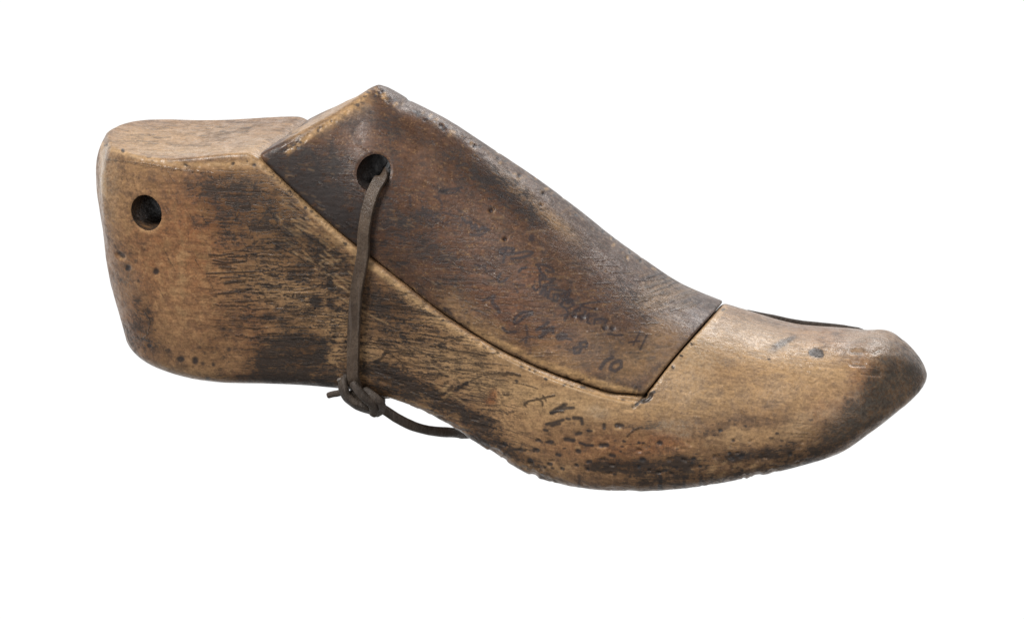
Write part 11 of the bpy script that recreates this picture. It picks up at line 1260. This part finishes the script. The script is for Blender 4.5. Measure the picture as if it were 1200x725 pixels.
part('cord_end',[sweep([(8.70,-2.55,2.94),(8.61,-2.62,3.06),(8.56,-2.68,3.19)],(0,-1,.1),.22,.12,40,20,32,.008,2.6,(.9,.75))],M_EDGE,'pale stub above the knot')
# the loop that hangs below the waist, goes under and climbs the far side to the hole
HX,HZ=HOLE_BLOCK[0],HOLE_BLOCK[1]
P2=[(9.70,-2.40,2.32),(10.01,-2.30,2.11),(10.35,-2.10,1.82),(10.77,-1.60,1.42),(11.18,-0.90,1.08),(11.57,-0.10,0.81),(11.82,0.80,0.51),(12.9,1.9,.5),(12.7,3.1,1.7),(12.0,3.35,4.2),(10.6,3.25,7.0),(HX+.3,2.75,HZ-1.3),(HX,2.45,HZ-.45),(HX-.05,2.0,HZ-.3),(HX,1.0,HZ-.2)]
FL2=[(0,-1,.4),(0,-1,.5),(0,-.9,.6),(.3,-.4,.9),(.3,.6,-.5),(.2,1,0),(.2,1,0),(0,1,.3),(0,1,.2)]
v,f=sweep(P2,FL2,.32,.24,520,28,41,.014,3)
part('loop',[(v,f)],M_CORD)
part('loop',[sweep([(9.48,-2.30,2.27),(9.59,-2.10,2.36),(9.59,-1.40,2.26),(9.49,-0.40,1.99),(9.23,0.80,1.62)],(0,-1,.5),.24,.16,80,22,51,.012,3)],M_CORD,'short dark strand going up behind the knot')

# =====================================================================
# light: a white studio. The world is the lit white surround behind and above the object,
# grey towards the camera side; soft boxes light the wood.
w=bpy.data.worlds.new('World'); sc.world=w; w.use_nodes=True; nt=w.node_tree; nt.nodes.clear()
tc=nt.nodes.new('ShaderNodeTexCoord'); dp=nt.nodes.new('ShaderNodeVectorMath'); dp.operation='DOT_PRODUCT'; dp.inputs[1].default_value=tuple(FWD_OBJ)
nt.links.new(tc.outputs['Generated'],dp.inputs[0])
mr=nt.nodes.new('ShaderNodeMapRange'); mr.interpolation_type='SMOOTHSTEP'
for i,vv in enumerate((0,.30,.62,WORLD_DIM,1.06)):
    if i: mr.inputs[i].default_value=vv
nt.links.new(dp.outputs['Value'],mr.inputs[0])
bg=nt.nodes.new('ShaderNodeBackground'); bg.inputs[0].default_value=(1,1,1,1); nt.links.new(mr.outputs[0],bg.inputs[1])
ow=nt.nodes.new('ShaderNodeOutputWorld'); nt.links.new(bg.outputs[0],ow.inputs[0])
def lamp(name,pos,aim,size,power,color=(1,1,1),sy=None):
    L=bpy.data.lights.new(name,'AREA'); L.energy=power; L.color=color; L.size=size
    if sy: L.shape='RECTANGLE'; L.size_y=sy
    o=bpy.data.objects.new(name,L); sc.collection.objects.link(o); o.location=pos
    import mathutils
    o.rotation_euler=(mathutils.Vector(aim)-mathutils.Vector(pos)).to_track_quat('-Z','Y').to_euler()
    return o
AIM=(.13,0,.05)
#LAMPS
lamp('key_softbox',(-.35,-.55,.95),AIM,.35,KEY,(1,.985,.96))
lamp('top_softbox',(.28,.75,.80),AIM,.7,TOP,(1,1,1),.35)
lamp('fill_softbox',(1.1,-1.2,.45),AIM,.9,FILL,(1,.99,.97))

cam=bpy.data.cameras.new('camera'); co=bpy.data.objects.new('camera',cam); sc.collection.objects.link(co); sc.camera=co
from mathutils import Matrix
Mx=Matrix(((RIGHT[0],UP[0],-FWD[0],CAM[0]*.01),(RIGHT[1],UP[1],-FWD[1],CAM[1]*.01),(RIGHT[2],UP[2],-FWD[2],CAM[2]*.01),(0,0,0,1)))
co.matrix_world=Mx
cam.sensor_width=36.0; cam.lens=FPX/1200*36.0; cam.clip_start=.05; cam.clip_end=50
sc.view_settings.view_transform='Standard'; sc.view_settings.look='None'; sc.view_settings.exposure=0; sc.view_settings.gamma=1
sc.cycles.max_bounces=6
